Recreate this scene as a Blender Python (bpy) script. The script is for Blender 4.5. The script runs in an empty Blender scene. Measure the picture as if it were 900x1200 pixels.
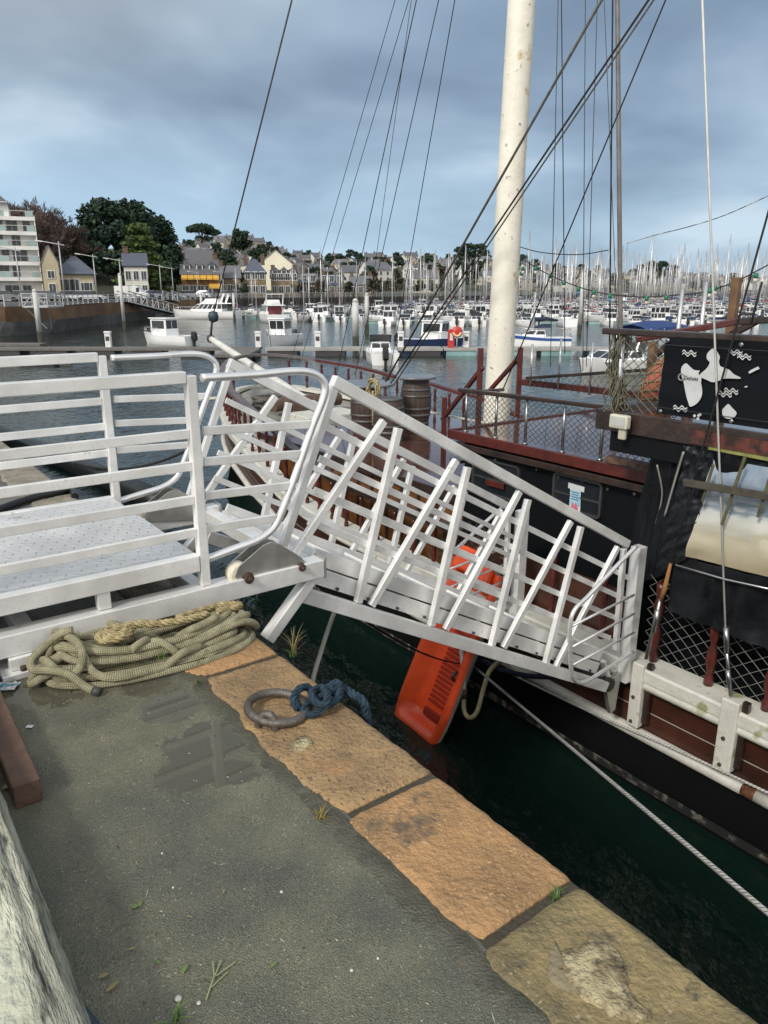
import bpy, bmesh, math, random
from mathutils import Vector, Matrix, noise
R = math.radians
PI = math.pi
rnd = random.Random(7)
scene = bpy.context.scene
col = scene.collection

# ------------------------------------------------------------------ camera
F_PX, PITCH, EYE = 880.0, R(16.45), 1.6
cp, sp = math.cos(PITCH), math.sin(PITCH)
cam_data = bpy.data.cameras.new('camera')
cam = bpy.data.objects.new('camera', cam_data)
col.objects.link(cam)
cam.location = (0, 0, EYE)
cam.rotation_euler = (PI / 2 - PITCH, 0, 0)
cam_data.sensor_fit = 'VERTICAL'
cam_data.sensor_height = 36.0
cam_data.lens = F_PX / 1200.0 * 36.0
cam_data.clip_start = 0.05
cam_data.clip_end = 6000
scene.camera = cam

# ------------------------------------------------------------------ world: overcast sky
SUN_EL, SUN_AZ = R(38), R(215)       # azimuth measured clockwise from +Y (behind the camera, to the left)
SKY_STRENGTH = 0.1
EXPOSURE = 0.82
world = bpy.data.worlds.new('World')
scene.world = world
world.use_nodes = True
wn, wl = world.node_tree.nodes, world.node_tree.links
wn.clear()
def N(nodes, t, **k):
    n = nodes.new(t)
    for a, b in k.items():
        setattr(n, a, b)
    return n
w_out = N(wn, 'ShaderNodeOutputWorld')
w_bg = N(wn, 'ShaderNodeBackground'); w_bg.inputs[1].default_value = SKY_STRENGTH
sky = N(wn, 'ShaderNodeTexSky'); sky.sky_type = 'NISHITA'; sky.sun_disc = False
sky.sun_elevation = SUN_EL; sky.sun_rotation = SUN_AZ
tc = N(wn, 'ShaderNodeTexCoord')
sep = N(wn, 'ShaderNodeSeparateXYZ'); wl.new(tc.outputs['Generated'], sep.inputs[0])
# project the view direction on a cloud layer
zc = N(wn, 'ShaderNodeMath', operation='MAXIMUM'); wl.new(sep.outputs[2], zc.inputs[0]); zc.inputs[1].default_value = 0.0
za = N(wn, 'ShaderNodeMath', operation='ADD'); wl.new(zc.outputs[0], za.inputs[0]); za.inputs[1].default_value = 0.26
dx = N(wn, 'ShaderNodeMath', operation='DIVIDE'); wl.new(sep.outputs[0], dx.inputs[0]); wl.new(za.outputs[0], dx.inputs[1])
dy = N(wn, 'ShaderNodeMath', operation='DIVIDE'); wl.new(sep.outputs[1], dy.inputs[0]); wl.new(za.outputs[0], dy.inputs[1])
cx = N(wn, 'ShaderNodeCombineXYZ'); wl.new(dx.outputs[0], cx.inputs[0]); wl.new(dy.outputs[0], cx.inputs[1])
no1 = N(wn, 'ShaderNodeTexNoise'); wl.new(cx.outputs[0], no1.inputs['Vector'])
no1.inputs['Scale'].default_value = 1.15; no1.inputs['Detail'].default_value = 4.5; no1.inputs['Roughness'].default_value = 0.47; no1.inputs['Distortion'].default_value = 0.25
rampc = N(wn, 'ShaderNodeValToRGB'); wl.new(no1.outputs[0], rampc.inputs[0])
def ramp(node, stops):
    e = node.color_ramp.elements
    while len(e) > 1:
        e.remove(e[-1])
    e[0].position = stops[0][0]; e[0].color = (*stops[0][1], 1)
    for p, c in stops[1:]:
        x = e.new(p); x.color = (*c, 1)
ramp(rampc, [(0.38, (.108, .150, .208)), (0.47, (.150, .204, .274)), (0.56, (.212, .276, .350)), (0.66, (.33, .395, .46))])
# paler clear band above the horizon
hz = N(wn, 'ShaderNodeMapRange'); wl.new(sep.outputs[2], hz.inputs[0])
hz.interpolation_type = 'SMOOTHSTEP'
hz.inputs[1].default_value = 0.0; hz.inputs[2].default_value = 0.22; hz.inputs[3].default_value = 1.0; hz.inputs[4].default_value = 0.0
lf = N(wn, 'ShaderNodeMapRange'); wl.new(sep.outputs[0], lf.inputs[0]); lf.interpolation_type = 'SMOOTHSTEP'
lf.inputs[1].default_value = -0.55; lf.inputs[2].default_value = 0.40; lf.inputs[3].default_value = 1.0; lf.inputs[4].default_value = 0.30
hm = N(wn, 'ShaderNodeMath', operation='MULTIPLY'); wl.new(hz.outputs[0], hm.inputs[0]); wl.new(lf.outputs[0], hm.inputs[1])
mixh = N(wn, 'ShaderNodeMixRGB'); wl.new(hm.outputs[0], mixh.inputs[0]); wl.new(rampc.outputs[0], mixh.inputs[1]); mixh.inputs[2].default_value = (.285, .425, .55, 1)
# grey-beige high cloud to the upper left
ul = N(wn, 'ShaderNodeMapRange'); wl.new(sep.outputs[0], ul.inputs[0]); ul.interpolation_type = 'SMOOTHSTEP'
ul.inputs[1].default_value = 0.05; ul.inputs[2].default_value = -0.45; ul.inputs[3].default_value = 0.0; ul.inputs[4].default_value = 1.0
uz = N(wn, 'ShaderNodeMapRange'); wl.new(sep.outputs[2], uz.inputs[0]); uz.interpolation_type = 'SMOOTHSTEP'
uz.inputs[1].default_value = 0.16; uz.inputs[2].default_value = 0.36; uz.inputs[3].default_value = 0.0; uz.inputs[4].default_value = 0.75
um = N(wn, 'ShaderNodeMath', operation='MULTIPLY'); wl.new(ul.outputs[0], um.inputs[0]); wl.new(uz.outputs[0], um.inputs[1])
mixu = N(wn, 'ShaderNodeMixRGB'); wl.new(um.outputs[0], mixu.inputs[0]); wl.new(mixh.outputs[0], mixu.inputs[1]); mixu.inputs[2].default_value = (.285, .300, .305, 1)
# the bright break in the cloud cover behind and above the camera, which lights the quay
bk = N(wn, 'ShaderNodeMapRange'); wl.new(sep.outputs[1], bk.inputs[0]); bk.interpolation_type = 'SMOOTHSTEP'
bk.inputs[1].default_value = 0.55; bk.inputs[2].default_value = -0.6; bk.inputs[3].default_value = 0.0; bk.inputs[4].default_value = 1.0
mixb = N(wn, 'ShaderNodeMixRGB'); wl.new(bk.outputs[0], mixb.inputs[0]); wl.new(mixu.outputs[0], mixb.inputs[1]); mixb.inputs[2].default_value = (.67, .665, .65, 1)
gain = N(wn, 'ShaderNodeVectorMath', operation='SCALE'); wl.new(mixb.outputs[0], gain.inputs[0]); gain.inputs['Scale'].default_value = 10.0
mixs = N(wn, 'ShaderNodeMixRGB'); mixs.inputs[0].default_value = 0.92
wl.new(sky.outputs[0], mixs.inputs[1]); wl.new(gain.outputs[0], mixs.inputs[2])
wl.new(mixs.outputs[0], w_bg.inputs[0]); wl.new(w_bg.outputs[0], w_out.inputs[0])

sun_data = bpy.data.lights.new('sun', 'SUN')
sun_data.energy = 1.5; sun_data.angle = R(10); sun_data.color = (1.0, .95, .88)
sun = bpy.data.objects.new('sun', sun_data); col.objects.link(sun)
sd = Vector((math.sin(SUN_AZ) * math.cos(SUN_EL), math.cos(SUN_AZ) * math.cos(SUN_EL), math.sin(SUN_EL)))
sun.rotation_euler = sd.to_track_quat('Z', 'Y').to_euler()
sun.location = (0, 0, 50)

vs = scene.view_settings
scene.display_settings.display_device = 'sRGB'
vs.view_transform = 'Standard'; vs.look = 'None'; vs.gamma = 1.0; vs.exposure = EXPOSURE
vs.use_curve_mapping = False
scene.cycles.max_bounces = 6
scene.cycles.use_denoising = True

# ------------------------------------------------------------------ frames
# the quay runs along E1 (away to the left); E2 points out over the water; z = 0 is the quay top
A0 = Vector((.192, 2.234, 0))
E1 = Vector((-.594, .804, 0)).normalized()
E2 = Vector((E1.y, -E1.x, 0))
WZ = -2.75
def Q(s, d, z=0.0):
    return A0 + E1 * s + E2 * d + Vector((0, 0, z))
CAM = Vector((0, 0, EYE))
def ray(u, v):
    x = (u - 450) / F_PX; y = -(v - 600) / F_PX
    return Vector((x, cp + y * sp, -sp + y * cp))
def toq(p):
    p = p - A0
    return (p.dot(E1), p.dot(E2), p.z)
def at(u, v, Y):
    r = ray(u, v); return CAM + r * (Y / r.y)
def atz(u, v, z):
    r = ray(u, v); return CAM + r * ((z - EYE) / r.z)
def atd(u, v, d):
    r = ray(u, v); return CAM + r * ((d - toq(CAM)[1]) / r.dot(E2))
def wq(p):
    return p if isinstance(p, Vector) else Q(*p)

# ------------------------------------------------------------------ object helpers
def tag(o, label=None, cat=None, group=None, kind=None):
    if label: o['label'] = label
    if cat: o['category'] = cat
    if group: o['group'] = group
    if kind: o['kind'] = kind
    return o
def thing(name, loc, label, cat, group=None, rz=0.0):
    o = bpy.data.objects.new(name, None)
    o.empty_display_size = 0.1
    col.objects.link(o)
    o.location = loc; o.rotation_euler = (0, 0, rz)
    return tag(o, label, cat, group)
def base_of(o):
    v = Vector((0, 0, 0))
    while o is not None:
        v = v + o.location; o = o.parent
    return v
kids = {}
def dup(o, loc=None, rz=None, scale=None, parent=None, label=None, group=None):
    c = o.copy(); col.objects.link(c)
    if parent is not None: c.parent = parent
    if loc is not None: c.location = loc
    if rz is not None: c.rotation_euler = (0, 0, rz)
    if scale is not None: c.scale = (scale,) * 3 if not isinstance(scale, tuple) else scale
    if label: c['label'] = label
    if group: c['group'] = group
    for k in kids.get(o.name, []):
        dup(k, parent=c)
    return c

class MB:
    """collects world-space (or local) geometry and links it as one mesh object"""
    def __init__(s):
        s.v = []; s.f = []; s.m = []; s.uv = []; s.sm = []
    def add(s, verts, faces, mi=0, uvs=None, smooth=False):
        b = len(s.v)
        s.v.extend([Vector(wq(p)) for p in verts])
        for i, f in enumerate(faces):
            s.f.append([b + k for k in f]); s.m.append(mi); s.sm.append(smooth)
            s.uv.append(uvs[i] if uvs else None)
        return s
    def frame_box(s, c, ax, ay, az, mi=0):
        c = Vector(wq(c))
        vs_ = [c + ax * i + ay * j + az * k for k in (-1, 1) for j in (-1, 1) for i in (-1, 1)]
        fs = [(0, 2, 3, 1), (4, 5, 7, 6), (0, 1, 5, 4), (2, 6, 7, 3), (0, 4, 6, 2), (1, 3, 7, 5)]
        return s.add(vs_, fs, mi)
    def box(s, lo, hi, mi=0):                       # world-axis box (local frame of a prototype)
        lo, hi = Vector(lo), Vector(hi); c = (lo + hi) / 2; h = (hi - lo) / 2
        return s.frame_box(c, Vector((h.x, 0, 0)), Vector((0, h.y, 0)), Vector((0, 0, h.z)), mi)
    def qbox(s, lo, hi, mi=0):                      # box in the quay frame (s, d, z)
        c = [(a + b) / 2 for a, b in zip(lo, hi)]; h = [abs(b - a) / 2 for a, b in zip(lo, hi)]
        return s.frame_box(Q(*c), E1 * h[0], E2 * h[1], Vector((0, 0, h[2])), mi)
    def bar(s, a, b, w, h, up=None, mi=0):          # beam a-b: w across, h along up
        a, b = Vector(wq(a)), Vector(wq(b)); t = (b - a); L = t.length
        if L < 1e-6: return s
        t /= L
        up = Vector((0, 0, 1)) if up is None else Vector(up)
        if abs(t.dot(up)) > .98: up = Vector((0, 1, 0))
        x = t.cross(up).normalized(); y = x.cross(t).normalized()
        return s.frame_box((a + b) / 2, t * (L / 2), x * (w / 2), y * (h / 2), mi)
    def tube(s, pts, r, n=8, mi=0, closed=False, caps=True, smooth=True):
        P = [Vector(wq(p)) for p in pts]; m = len(P)
        rr = r if isinstance(r, (list, tuple)) else [r] * m
        T = []
        for i in range(m):
            a = P[(i - 1) % m] if (closed or i > 0) else P[i]
            b = P[(i + 1) % m] if (closed or i < m - 1) else P[i]
            d = (b - a)
            T.append(d.normalized() if d.length > 1e-9 else Vector((0, 0, 1)))
        up = Vector((0, 0, 1)) if abs(T[0].z) < .9 else Vector((1, 0, 0))
        x = T[0].cross(up).normalized()
        verts = []; L = 0; Ls = []
        for i in range(m):
            if i: L += (P[i] - P[i - 1]).length
            Ls.append(L)
            x = (x - T[i] * x.dot(T[i]))
            x = x.normalized() if x.length > 1e-9 else T[i].orthogonal().normalized()
            y = T[i].cross(x)
            for k in range(n):
                a = 2 * PI * k / n
                verts.append(P[i] + (x * math.cos(a) + y * math.sin(a)) * rr[i])
        faces = []; uvs = []
        for i in range(m if closed else m - 1):
            j = (i + 1) % m
            l1 = Ls[j] if j > i else Ls[i] + (P[0] - P[-1]).length
            for k in range(n):
                k2 = (k + 1) % n
                faces.append((i * n + k, i * n + k2, j * n + k2, j * n + k))
                uvs.append(((Ls[i], k / n), (Ls[i], (k + 1) / n), (l1, (k + 1) / n), (l1, k / n)))
        s.add(verts, faces, mi, uvs, smooth)
        if caps and not closed:
            b = len(s.v) - m * n
            s.f.append([b + k for k in range(n)][::-1]); s.m.append(mi); s.uv.append(None); s.sm.append(False)
            s.f.append([b + (m - 1) * n + k for k in range(n)]); s.m.append(mi); s.uv.append(None); s.sm.append(False)
        return s
    def grid(s, rows, mi=0, smooth=True, flip=False, uvscale=(1, 1)):
        nr, nc = len(rows), len(rows[0])
        verts = [p for r_ in rows for p in r_]
        faces = []; uvs = []
        for i in range(nr - 1):
            for j in range(nc - 1):
                q = [i * nc + j, i * nc + j + 1, (i + 1) * nc + j + 1, (i + 1) * nc + j]
                uv = [(j / (nc - 1) * uvscale[0], i / (nr - 1) * uvscale[1]), ((j + 1) / (nc - 1) * uvscale[0], i / (nr - 1) * uvscale[1]),
                      ((j + 1) / (nc - 1) * uvscale[0], (i + 1) / (nr - 1) * uvscale[1]), (j / (nc - 1) * uvscale[0], (i + 1) / (nr - 1) * uvscale[1])]
                if flip: q = q[::-1]; uv = uv[::-1]
                faces.append(q); uvs.append(uv)
        return s.add(verts, faces, mi, uvs, smooth)
    def prism(s, poly, o, ex, ey, ez, th, mi=0):    # 2-D outline in (ex, ey) at o, thickness th along ez
        o = Vector(wq(o)); n = len(poly)
        v0 = [o + ex * a + ey * b for a, b in poly]; v1 = [p + ez * th for p in v0]
        fs = [list(range(n))[::-1], [n + i for i in range(n)]] + [(i, (i + 1) % n, n + (i + 1) % n, n + i) for i in range(n)]
        return s.add(v0 + v1, fs, mi)
    def lathe(s, prof, o, n=16, mi=0, axis=None, smooth=True):   # prof: (r, h) list
        o = Vector(wq(o)); ax = Vector((0, 0, 1)) if axis is None else Vector(axis).normalized()
        x = ax.orthogonal().normalized(); y = ax.cross(x)
        verts = []
        for r_, h in prof:
            for k in range(n):
                a = 2 * PI * k / n
                verts.append(o + ax * h + (x * math.cos(a) + y * math.sin(a)) * r_)
        faces = [(i * n + k, i * n + (k + 1) % n, (i + 1) * n + (k + 1) % n, (i + 1) * n + k) for i in range(len(prof) - 1) for k in range(n)]
        uvs = [(((k) / n, prof[i][1]), ((k + 1) / n, prof[i][1]), ((k + 1) / n, prof[i + 1][1]), (k / n, prof[i + 1][1])) for i in range(len(prof) - 1) for k in range(n)]
        s.add(verts, faces, mi, uvs, smooth)
        b = len(s.v) - len(verts)
        s.f.append([b + k for k in range(n)][::-1]); s.m.append(mi); s.uv.append(None); s.sm.append(False)
        s.f.append([b + (len(prof) - 1) * n + k for k in range(n)]); s.m.append(mi); s.uv.append(None); s.sm.append(False)
        return s
    def build(s, name, mats, parent=None, origin=None, bevel=0.0, kind=None, fixn=True):
        org = Vector(origin) if origin is not None else (base_of(parent) if parent is not None else Vector((0, 0, 0)))
        me = bpy.data.meshes.new(name)
        me.from_pydata([p - org for p in s.v], [], s.f)
        ms = mats if isinstance(mats, (list, tuple)) else [mats]
        for m in ms: me.materials.append(m)
        me.polygons.foreach_set('material_index', s.m)
        me.polygons.foreach_set('use_smooth', s.sm)
        if any(u is not None for u in s.uv):
            ul_ = me.uv_layers.new(name='UVMap'); buf = []
            for f, u in zip(s.f, s.uv):
                if u is None: buf.extend([0.0, 0.0] * len(f))
                else:
                    for a, b in u: buf.extend([a, b])
            ul_.data.foreach_set('uv', buf)
        me.update()
        o = bpy.data.objects.new(name, me); col.objects.link(o)
        if parent is not None:
            o.parent = parent; kids.setdefault(parent.name, []).append(o)
        elif origin is not None:
            o.location = org
        if bevel > 0:
            b = o.modifiers.new('bevel', 'BEVEL'); b.width = bevel; b.segments = 2; b.limit_method = 'ANGLE'; b.angle_limit = R(40)
        if kind: o['kind'] = kind
        return o

def spline(pts, n=8, closed=False):                 # Catmull-Rom through points
    P = [Vector(wq(p)) for p in pts]; m = len(P); out = []
    rng = range(m if closed else m - 1)
    for i in rng:
        g = lambda k: P[k % m] if closed else P[min(max(k, 0), m - 1)]
        p0, p1, p2, p3 = g(i - 1), g(i), g(i + 1), g(i + 2)
        for k in range(n):
            t = k / n
            out.append(.5 * ((2 * p1) + (p2 - p0) * t + (2 * p0 - 5 * p1 + 4 * p2 - p3) * t * t + (3 * p1 - p0 - 3 * p2 + p3) * t ** 3))
    if not closed: out.append(P[-1])
    return out
def sag(a, b, drop, n=14):
    a, b = Vector(wq(a)), Vector(wq(b))
    return [a.lerp(b, i / n) - Vector((0, 0, drop * 4 * (i / n) * (1 - i / n))) for i in range(n + 1)]
def lerp(xs, ys, x):
    if x <= xs[0]: return ys[0]
    for i in range(len(xs) - 1):
        if x <= xs[i + 1]:
            t = (x - xs[i]) / (xs[i + 1] - xs[i]); t = t * t * (3 - 2 * t) * .5 + t * .5
            return ys[i] + (ys[i + 1] - ys[i]) * t
    return ys[-1]

# ------------------------------------------------------------------ materials
def mat(name, c, rough=.5, metal=0.0, c2=None, scale=6.0, thr=(.35, .65), bump=0.0, bscale=60.0, rvar=0.0, coords='Object', spec=.5, stretch=None, detail=5.0, alpha=1.0, dirt=None, rand=None, coat=0.0, fine=None):
    m = bpy.data.materials.new(name); m.use_nodes = True
    nt = m.node_tree; n, l = nt.nodes, nt.links
    bs = n['Principled BSDF']
    bs.inputs['Roughness'].default_value = rough; bs.inputs['Metallic'].default_value = metal
    bs.inputs['Specular IOR Level'].default_value = spec
    bs.inputs['Coat Weight'].default_value = coat
    t = N(n, 'ShaderNodeTexCoord'); vec = t.outputs[coords]
    if stretch:
        mp = N(n, 'ShaderNodeMapping'); l.new(vec, mp.inputs[0]); mp.inputs['Scale'].default_value = stretch; vec = mp.outputs[0]
    c2 = c2 or tuple(x * .78 for x in c)
    ns = N(n, 'ShaderNodeTexNoise'); l.new(vec, ns.inputs['Vector']); ns.inputs['Scale'].default_value = scale; ns.inputs['Detail'].default_value = detail; ns.inputs['Roughness'].default_value = .6
    rp = N(n, 'ShaderNodeValToRGB'); l.new(ns.outputs[0], rp.inputs[0]); ramp(rp, [(thr[0], c2), (thr[1], c)])
    out = rp.outputs[0]
    if fine:                                         # fine speckle: (colour, scale, threshold)
        n3 = N(n, 'ShaderNodeTexNoise'); l.new(vec, n3.inputs['Vector']); n3.inputs['Scale'].default_value = fine[1]; n3.inputs['Detail'].default_value = 3
        r3 = N(n, 'ShaderNodeValToRGB'); l.new(n3.outputs[0], r3.inputs[0]); ramp(r3, [(fine[2], (0, 0, 0)), (fine[2] + .08, (1, 1, 1))])
        m3 = N(n, 'ShaderNodeMixRGB'); l.new(r3.outputs[0], m3.inputs[0]); l.new(out, m3.inputs[1]); m3.inputs[2].default_value = (*fine[0], 1); out = m3.outputs[0]
    if dirt:                                         # irregular stains: (colour, scale, threshold)
        n2 = N(n, 'ShaderNodeTexNoise'); l.new(vec, n2.inputs['Vector']); n2.inputs['Scale'].default_value = dirt[1]; n2.inputs['Detail'].default_value = 8; n2.inputs['Roughness'].default_value = .7
        r2 = N(n, 'ShaderNodeValToRGB'); l.new(n2.outputs[0], r2.inputs[0]); ramp(r2, [(dirt[2], (0, 0, 0)), (dirt[2] + .09, (1, 1, 1))])
        m2 = N(n, 'ShaderNodeMixRGB'); l.new(r2.outputs[0], m2.inputs[0]); l.new(out, m2.inputs[1]); m2.inputs[2].default_value = (*dirt[0], 1); out = m2.outputs[0]
    if rand:                                         # per-object tint from a list of colours
        oi = N(n, 'ShaderNodeObjectInfo'); rr = N(n, 'ShaderNodeValToRGB'); rr.color_ramp.interpolation = 'CONSTANT'
        l.new(oi.outputs['Random'], rr.inputs[0]); ramp(rr, [(i / len(rand), k) for i, k in enumerate(rand)])
        mr = N(n, 'ShaderNodeMixRGB', blend_type='MULTIPLY'); mr.inputs[0].default_value = 1; l.new(out, mr.inputs[1]); l.new(rr.outputs[0], mr.inputs[2]); out = mr.outputs[0]
    l.new(out, bs.inputs['Base Color'])
    if rvar:
        mr2 = N(n, 'ShaderNodeMapRange'); l.new(ns.outputs[0], mr2.inputs[0]); mr2.inputs[1].default_value = .3; mr2.inputs[2].default_value = .7
        mr2.inputs[3].default_value = max(0.02, rough - rvar); mr2.inputs[4].default_value = min(1, rough + rvar); l.new(mr2.outputs[0], bs.inputs['Roughness'])
    if bump:
        nb = N(n, 'ShaderNodeTexNoise'); l.new(vec, nb.inputs['Vector']); nb.inputs['Scale'].default_value = bscale; nb.inputs['Detail'].default_value = 6
        bp = N(n, 'ShaderNodeBump'); bp.inputs['Strength'].default_value = bump; bp.inputs['Distance'].default_value = .02
        l.new(nb.outputs[0], bp.inputs['Height']); l.new(bp.outputs[0], bs.inputs['Normal'])
    m['bsdf'] = bs.name
    return m
def uv_stripes(m, fn):
    """fn(nodes, links, uv_socket, bsdf): extra texture built on a material"""
    n, l = m.node_tree.nodes, m.node_tree.links
    u = N(n, 'ShaderNodeUVMap'); fn(n, l, u.outputs[0], n['Principled BSDF'])
    return m

alu = mat('aluminium', (.84, .835, .815), rough=.42, metal=.3, c2=(.66, .655, .635), scale=4, rvar=.14, dirt=((.45, .43, .38), 8, .63), bump=.05, bscale=25, fine=((.66, .655, .635), 90, .60))
alu_tube = mat('aluminium_tube', (.82, .82, .82), rough=.3, metal=.6, c2=(.68, .68, .68), scale=5, rvar=.1, dirt=((.5, .49, .46), 20, .66))
alu_plate = mat('chequer_plate', (.74, .74, .73), rough=.4, metal=.4, c2=(.58, .58, .57), scale=2.5, rvar=.1, dirt=((.38, .37, .34), 6, .62))
def chequer(m, ang0):
    n, l = m.node_tree.nodes, m.node_tree.links; bs = n['Principled BSDF']
    g = N(n, 'ShaderNodeNewGeometry')
    mp = N(n, 'ShaderNodeMapping'); l.new(g.outputs['Position'], mp.inputs[0]); mp.inputs['Rotation'].default_value = (0, 0, ang0); mp.inputs['Scale'].default_value = (1 / .055,) * 3
    sx = N(n, 'ShaderNodeSeparateXYZ'); l.new(mp.outputs[0], sx.inputs[0])
    def mth(op, a, b=None):
        k = N(n, 'ShaderNodeMath', operation=op)
        for i, q in enumerate((a, b)):
            if q is None: continue
            if isinstance(q, (int, float)): k.inputs[i].default_value = q
            else: l.new(q, k.inputs[i])
        return k.outputs[0]
    fx = mth('SUBTRACT', mth('FRACT', sx.outputs[0]), .5); fy = mth('SUBTRACT', mth('FRACT', sx.outputs[1]), .5)
    par = mth('MODULO', mth('ABSOLUTE', mth('ADD', mth('FLOOR', sx.outputs[0]), mth('FLOOR', sx.outputs[1]))), 2.0)
    par = mth('GREATER_THAN', par, .5)
    def oval(a, b): return mth('SUBTRACT', 1.0, mth('ADD', mth('POWER', mth('MULTIPLY', mth('ABSOLUTE', a), 2.3), 2.0), mth('POWER', mth('MULTIPLY', mth('ABSOLUTE', b), 7.0), 2.0)))
    o1, o2 = oval(fx, fy), oval(fy, fx)
    mx = N(n, 'ShaderNodeMix'); l.new(par, mx.inputs[0]); l.new(o1, mx.inputs[2]); l.new(o2, mx.inputs[3])
    h = mth('MAXIMUM', mx.outputs[0], 0.0)
    bp = N(n, 'ShaderNodeBump'); bp.inputs['Strength'].default_value = .9; bp.inputs['Distance'].default_value = .006
    l.new(h, bp.inputs['Height']); l.new(bp.outputs[0], bs.inputs['Normal'])
    return m
chequer(alu_plate, R(45) + math.atan2(E1.y, E1.x))
steel_plate = mat('stainless_plate', (.52, .51, .48), rough=.38, metal=.8, c2=(.42, .41, .38), scale=8, rvar=.12)
roller_white = mat('nylon_roller', (.72, .68, .55), rough=.5, c2=(.55, .5, .38), scale=20)
rust_bolt = mat('rusty_bolt', (.075, .038, .026), rough=.7, c2=(.035, .02, .016), scale=60, bump=.3)
dark_gap = mat('dark_steel', (.05, .05, .05), rough=.6)

# ------------------------------------------------------------------ ground, quay, water
def asphalt_material():
    m = mat('wet_asphalt', (.062, .060, .055), rough=.42, c2=(.040, .039, .036), scale=2.2, coords='Object')
    n, l = m.node_tree.nodes, m.node_tree.links; bs = n['Principled BSDF']
    g = N(n, 'ShaderNodeNewGeometry')
    def mth(op, a, b=None, c=None):
        k = N(n, 'ShaderNodeMath', operation=op)
        for i, q in enumerate((a, b, c)):
            if q is None: continue
            if isinstance(q, (int, float)): k.inputs[i].default_value = q
            else: l.new(q, k.inputs[i])
        return k.outputs[0]
    # aggregate grains
    vo = N(n, 'ShaderNodeTexVoronoi'); l.new(g.outputs['Position'], vo.inputs['Vector']); vo.inputs['Scale'].default_value = 230
    rg = N(n, 'ShaderNodeValToRGB'); l.new(vo.outputs['Color'], rg.inputs[0]); ramp(rg, [(0.0, (.45, .45, .45)), (.5, (1, 1, 1)), (.85, (1.2, 1.17, 1.1)), (.96, (2.6, 2.5, 2.3))])
    olive = N(n, 'ShaderNodeTexNoise'); l.new(g.outputs['Position'], olive.inputs['Vector']); olive.inputs['Scale'].default_value = 2.6; olive.inputs['Detail'].default_value = 6
    ro = N(n, 'ShaderNodeValToRGB'); l.new(olive.outputs[0], ro.inputs[0]); ramp(ro, [(.34, (.090, .092, .076)), (.52, (.135, .134, .096)), (.68, (.19, .183, .128))])
    mul = N(n, 'ShaderNodeMixRGB', blend_type='MULTIPLY'); mul.inputs[0].default_value = .75; l.new(ro.outputs[0], mul.inputs[1]); l.new(rg.outputs[0], mul.inputs[2])
    # standing water: low spots placed where the quay holds it
    base = None
    for (u, v, r_) in ((200, 828, .10), (245, 870, .12), (228, 905, .09), (275, 855, .06), (60, 800, .16), (170, 802, .08), (20, 805, .12), (270, 905, .07)):
        p = atz(u, v, 0)
        dd = N(n, 'ShaderNodeVectorMath', operation='DISTANCE'); l.new(g.outputs['Position'], dd.inputs[0]); dd.inputs[1].default_value = p
        k = mth('SUBTRACT', 1.0, mth('DIVIDE', dd.outputs['Value'], r_ * 1.6))
        base = k if base is None else mth('MAXIMUM', base, k)
    pn = N(n, 'ShaderNodeTexNoise'); l.new(g.outputs['Position'], pn.inputs['Vector']); pn.inputs['Scale'].default_value = 11; pn.inputs['Detail'].default_value = 6; pn.inputs['Roughness'].default_value = .6
    pn2 = N(n, 'ShaderNodeTexNoise'); l.new(g.outputs['Position'], pn2.inputs['Vector']); pn2.inputs['Scale'].default_value = 2.3; pn2.inputs['Detail'].default_value = 5
    lvl = mth('ADD', mth('MULTIPLY', mth('MAXIMUM', base, -.25), .9), mth('MULTIPLY', mth('SUBTRACT', pn.outputs[0], .5), 1.5))
    mk = N(n, 'ShaderNodeMapRange'); l.new(lvl, mk.inputs[0]); mk.inputs[1].default_value = .16; mk.inputs[2].default_value = .24
    wet = N(n, 'ShaderNodeMapRange'); l.new(pn2.outputs[0], wet.inputs[0]); wet.inputs[1].default_value = .35; wet.inputs[2].default_value = .65
    wet.inputs[3].default_value = .46; wet.inputs[4].default_value = .17
    rr = N(n, 'ShaderNodeMix'); l.new(mk.outputs[0], rr.inputs[0]); l.new(wet.outputs[0], rr.inputs[2]); rr.inputs[3].default_value = .015
    l.new(rr.outputs[0], bs.inputs['Roughness'])
    cm = N(n, 'ShaderNodeMixRGB'); l.new(mk.outputs[0], cm.inputs[0]); l.new(mul.outputs[0], cm.inputs[1]); cm.inputs[2].default_value = (.082, .077, .056, 1)
    l.new(cm.outputs[0], bs.inputs['Base Color'])
    bp = N(n, 'ShaderNodeBump'); bp.inputs['Distance'].default_value = .004
    st = mth('MULTIPLY', mth('SUBTRACT', 1.0, mk.outputs[0]), .75)
    l.new(st, bp.inputs['Strength']); l.new(vo.outputs['Distance'], bp.inputs['Height']); l.new(bp.outputs[0], bs.inputs['Normal'])
    return m
asphalt = asphalt_material()
mb = MB()
for (s0, s1) in ((-12, 3.6),):
    mb.add([(s0, -30, 0), (s0, -.375, 0), (s1, -.375, 0), (s1, -30, 0)], [(0, 1, 2, 3)])
mb.build('quay_pavement', asphalt, kind='structure')
concrete_old = mat('old_concrete', (.15, .145, .13), rough=.75, c2=(.095, .09, .08), scale=1.8, bump=.4, bscale=20, dirt=((.05, .05, .045), 3, .6))
mb = MB(); mb.add([(3.6, -30, -.004), (3.6, -.06, -.004), (46, -.06, -.004), (46, -30, -.004)], [(0, 1, 2, 3)])
mb.build('quay_slab', concrete_old, kind='structure')
wall_stone = mat('quay_wall_stone', (.09, .08, .065), rough=.85, c2=(.035, .04, .028), scale=2.5, bump=.6, bscale=12)
mb = MB(); mb.qbox((-12, -.5, -6), (46, -.035, -.07)); mb.build('quay_wall', wall_stone, kind='structure')

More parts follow.
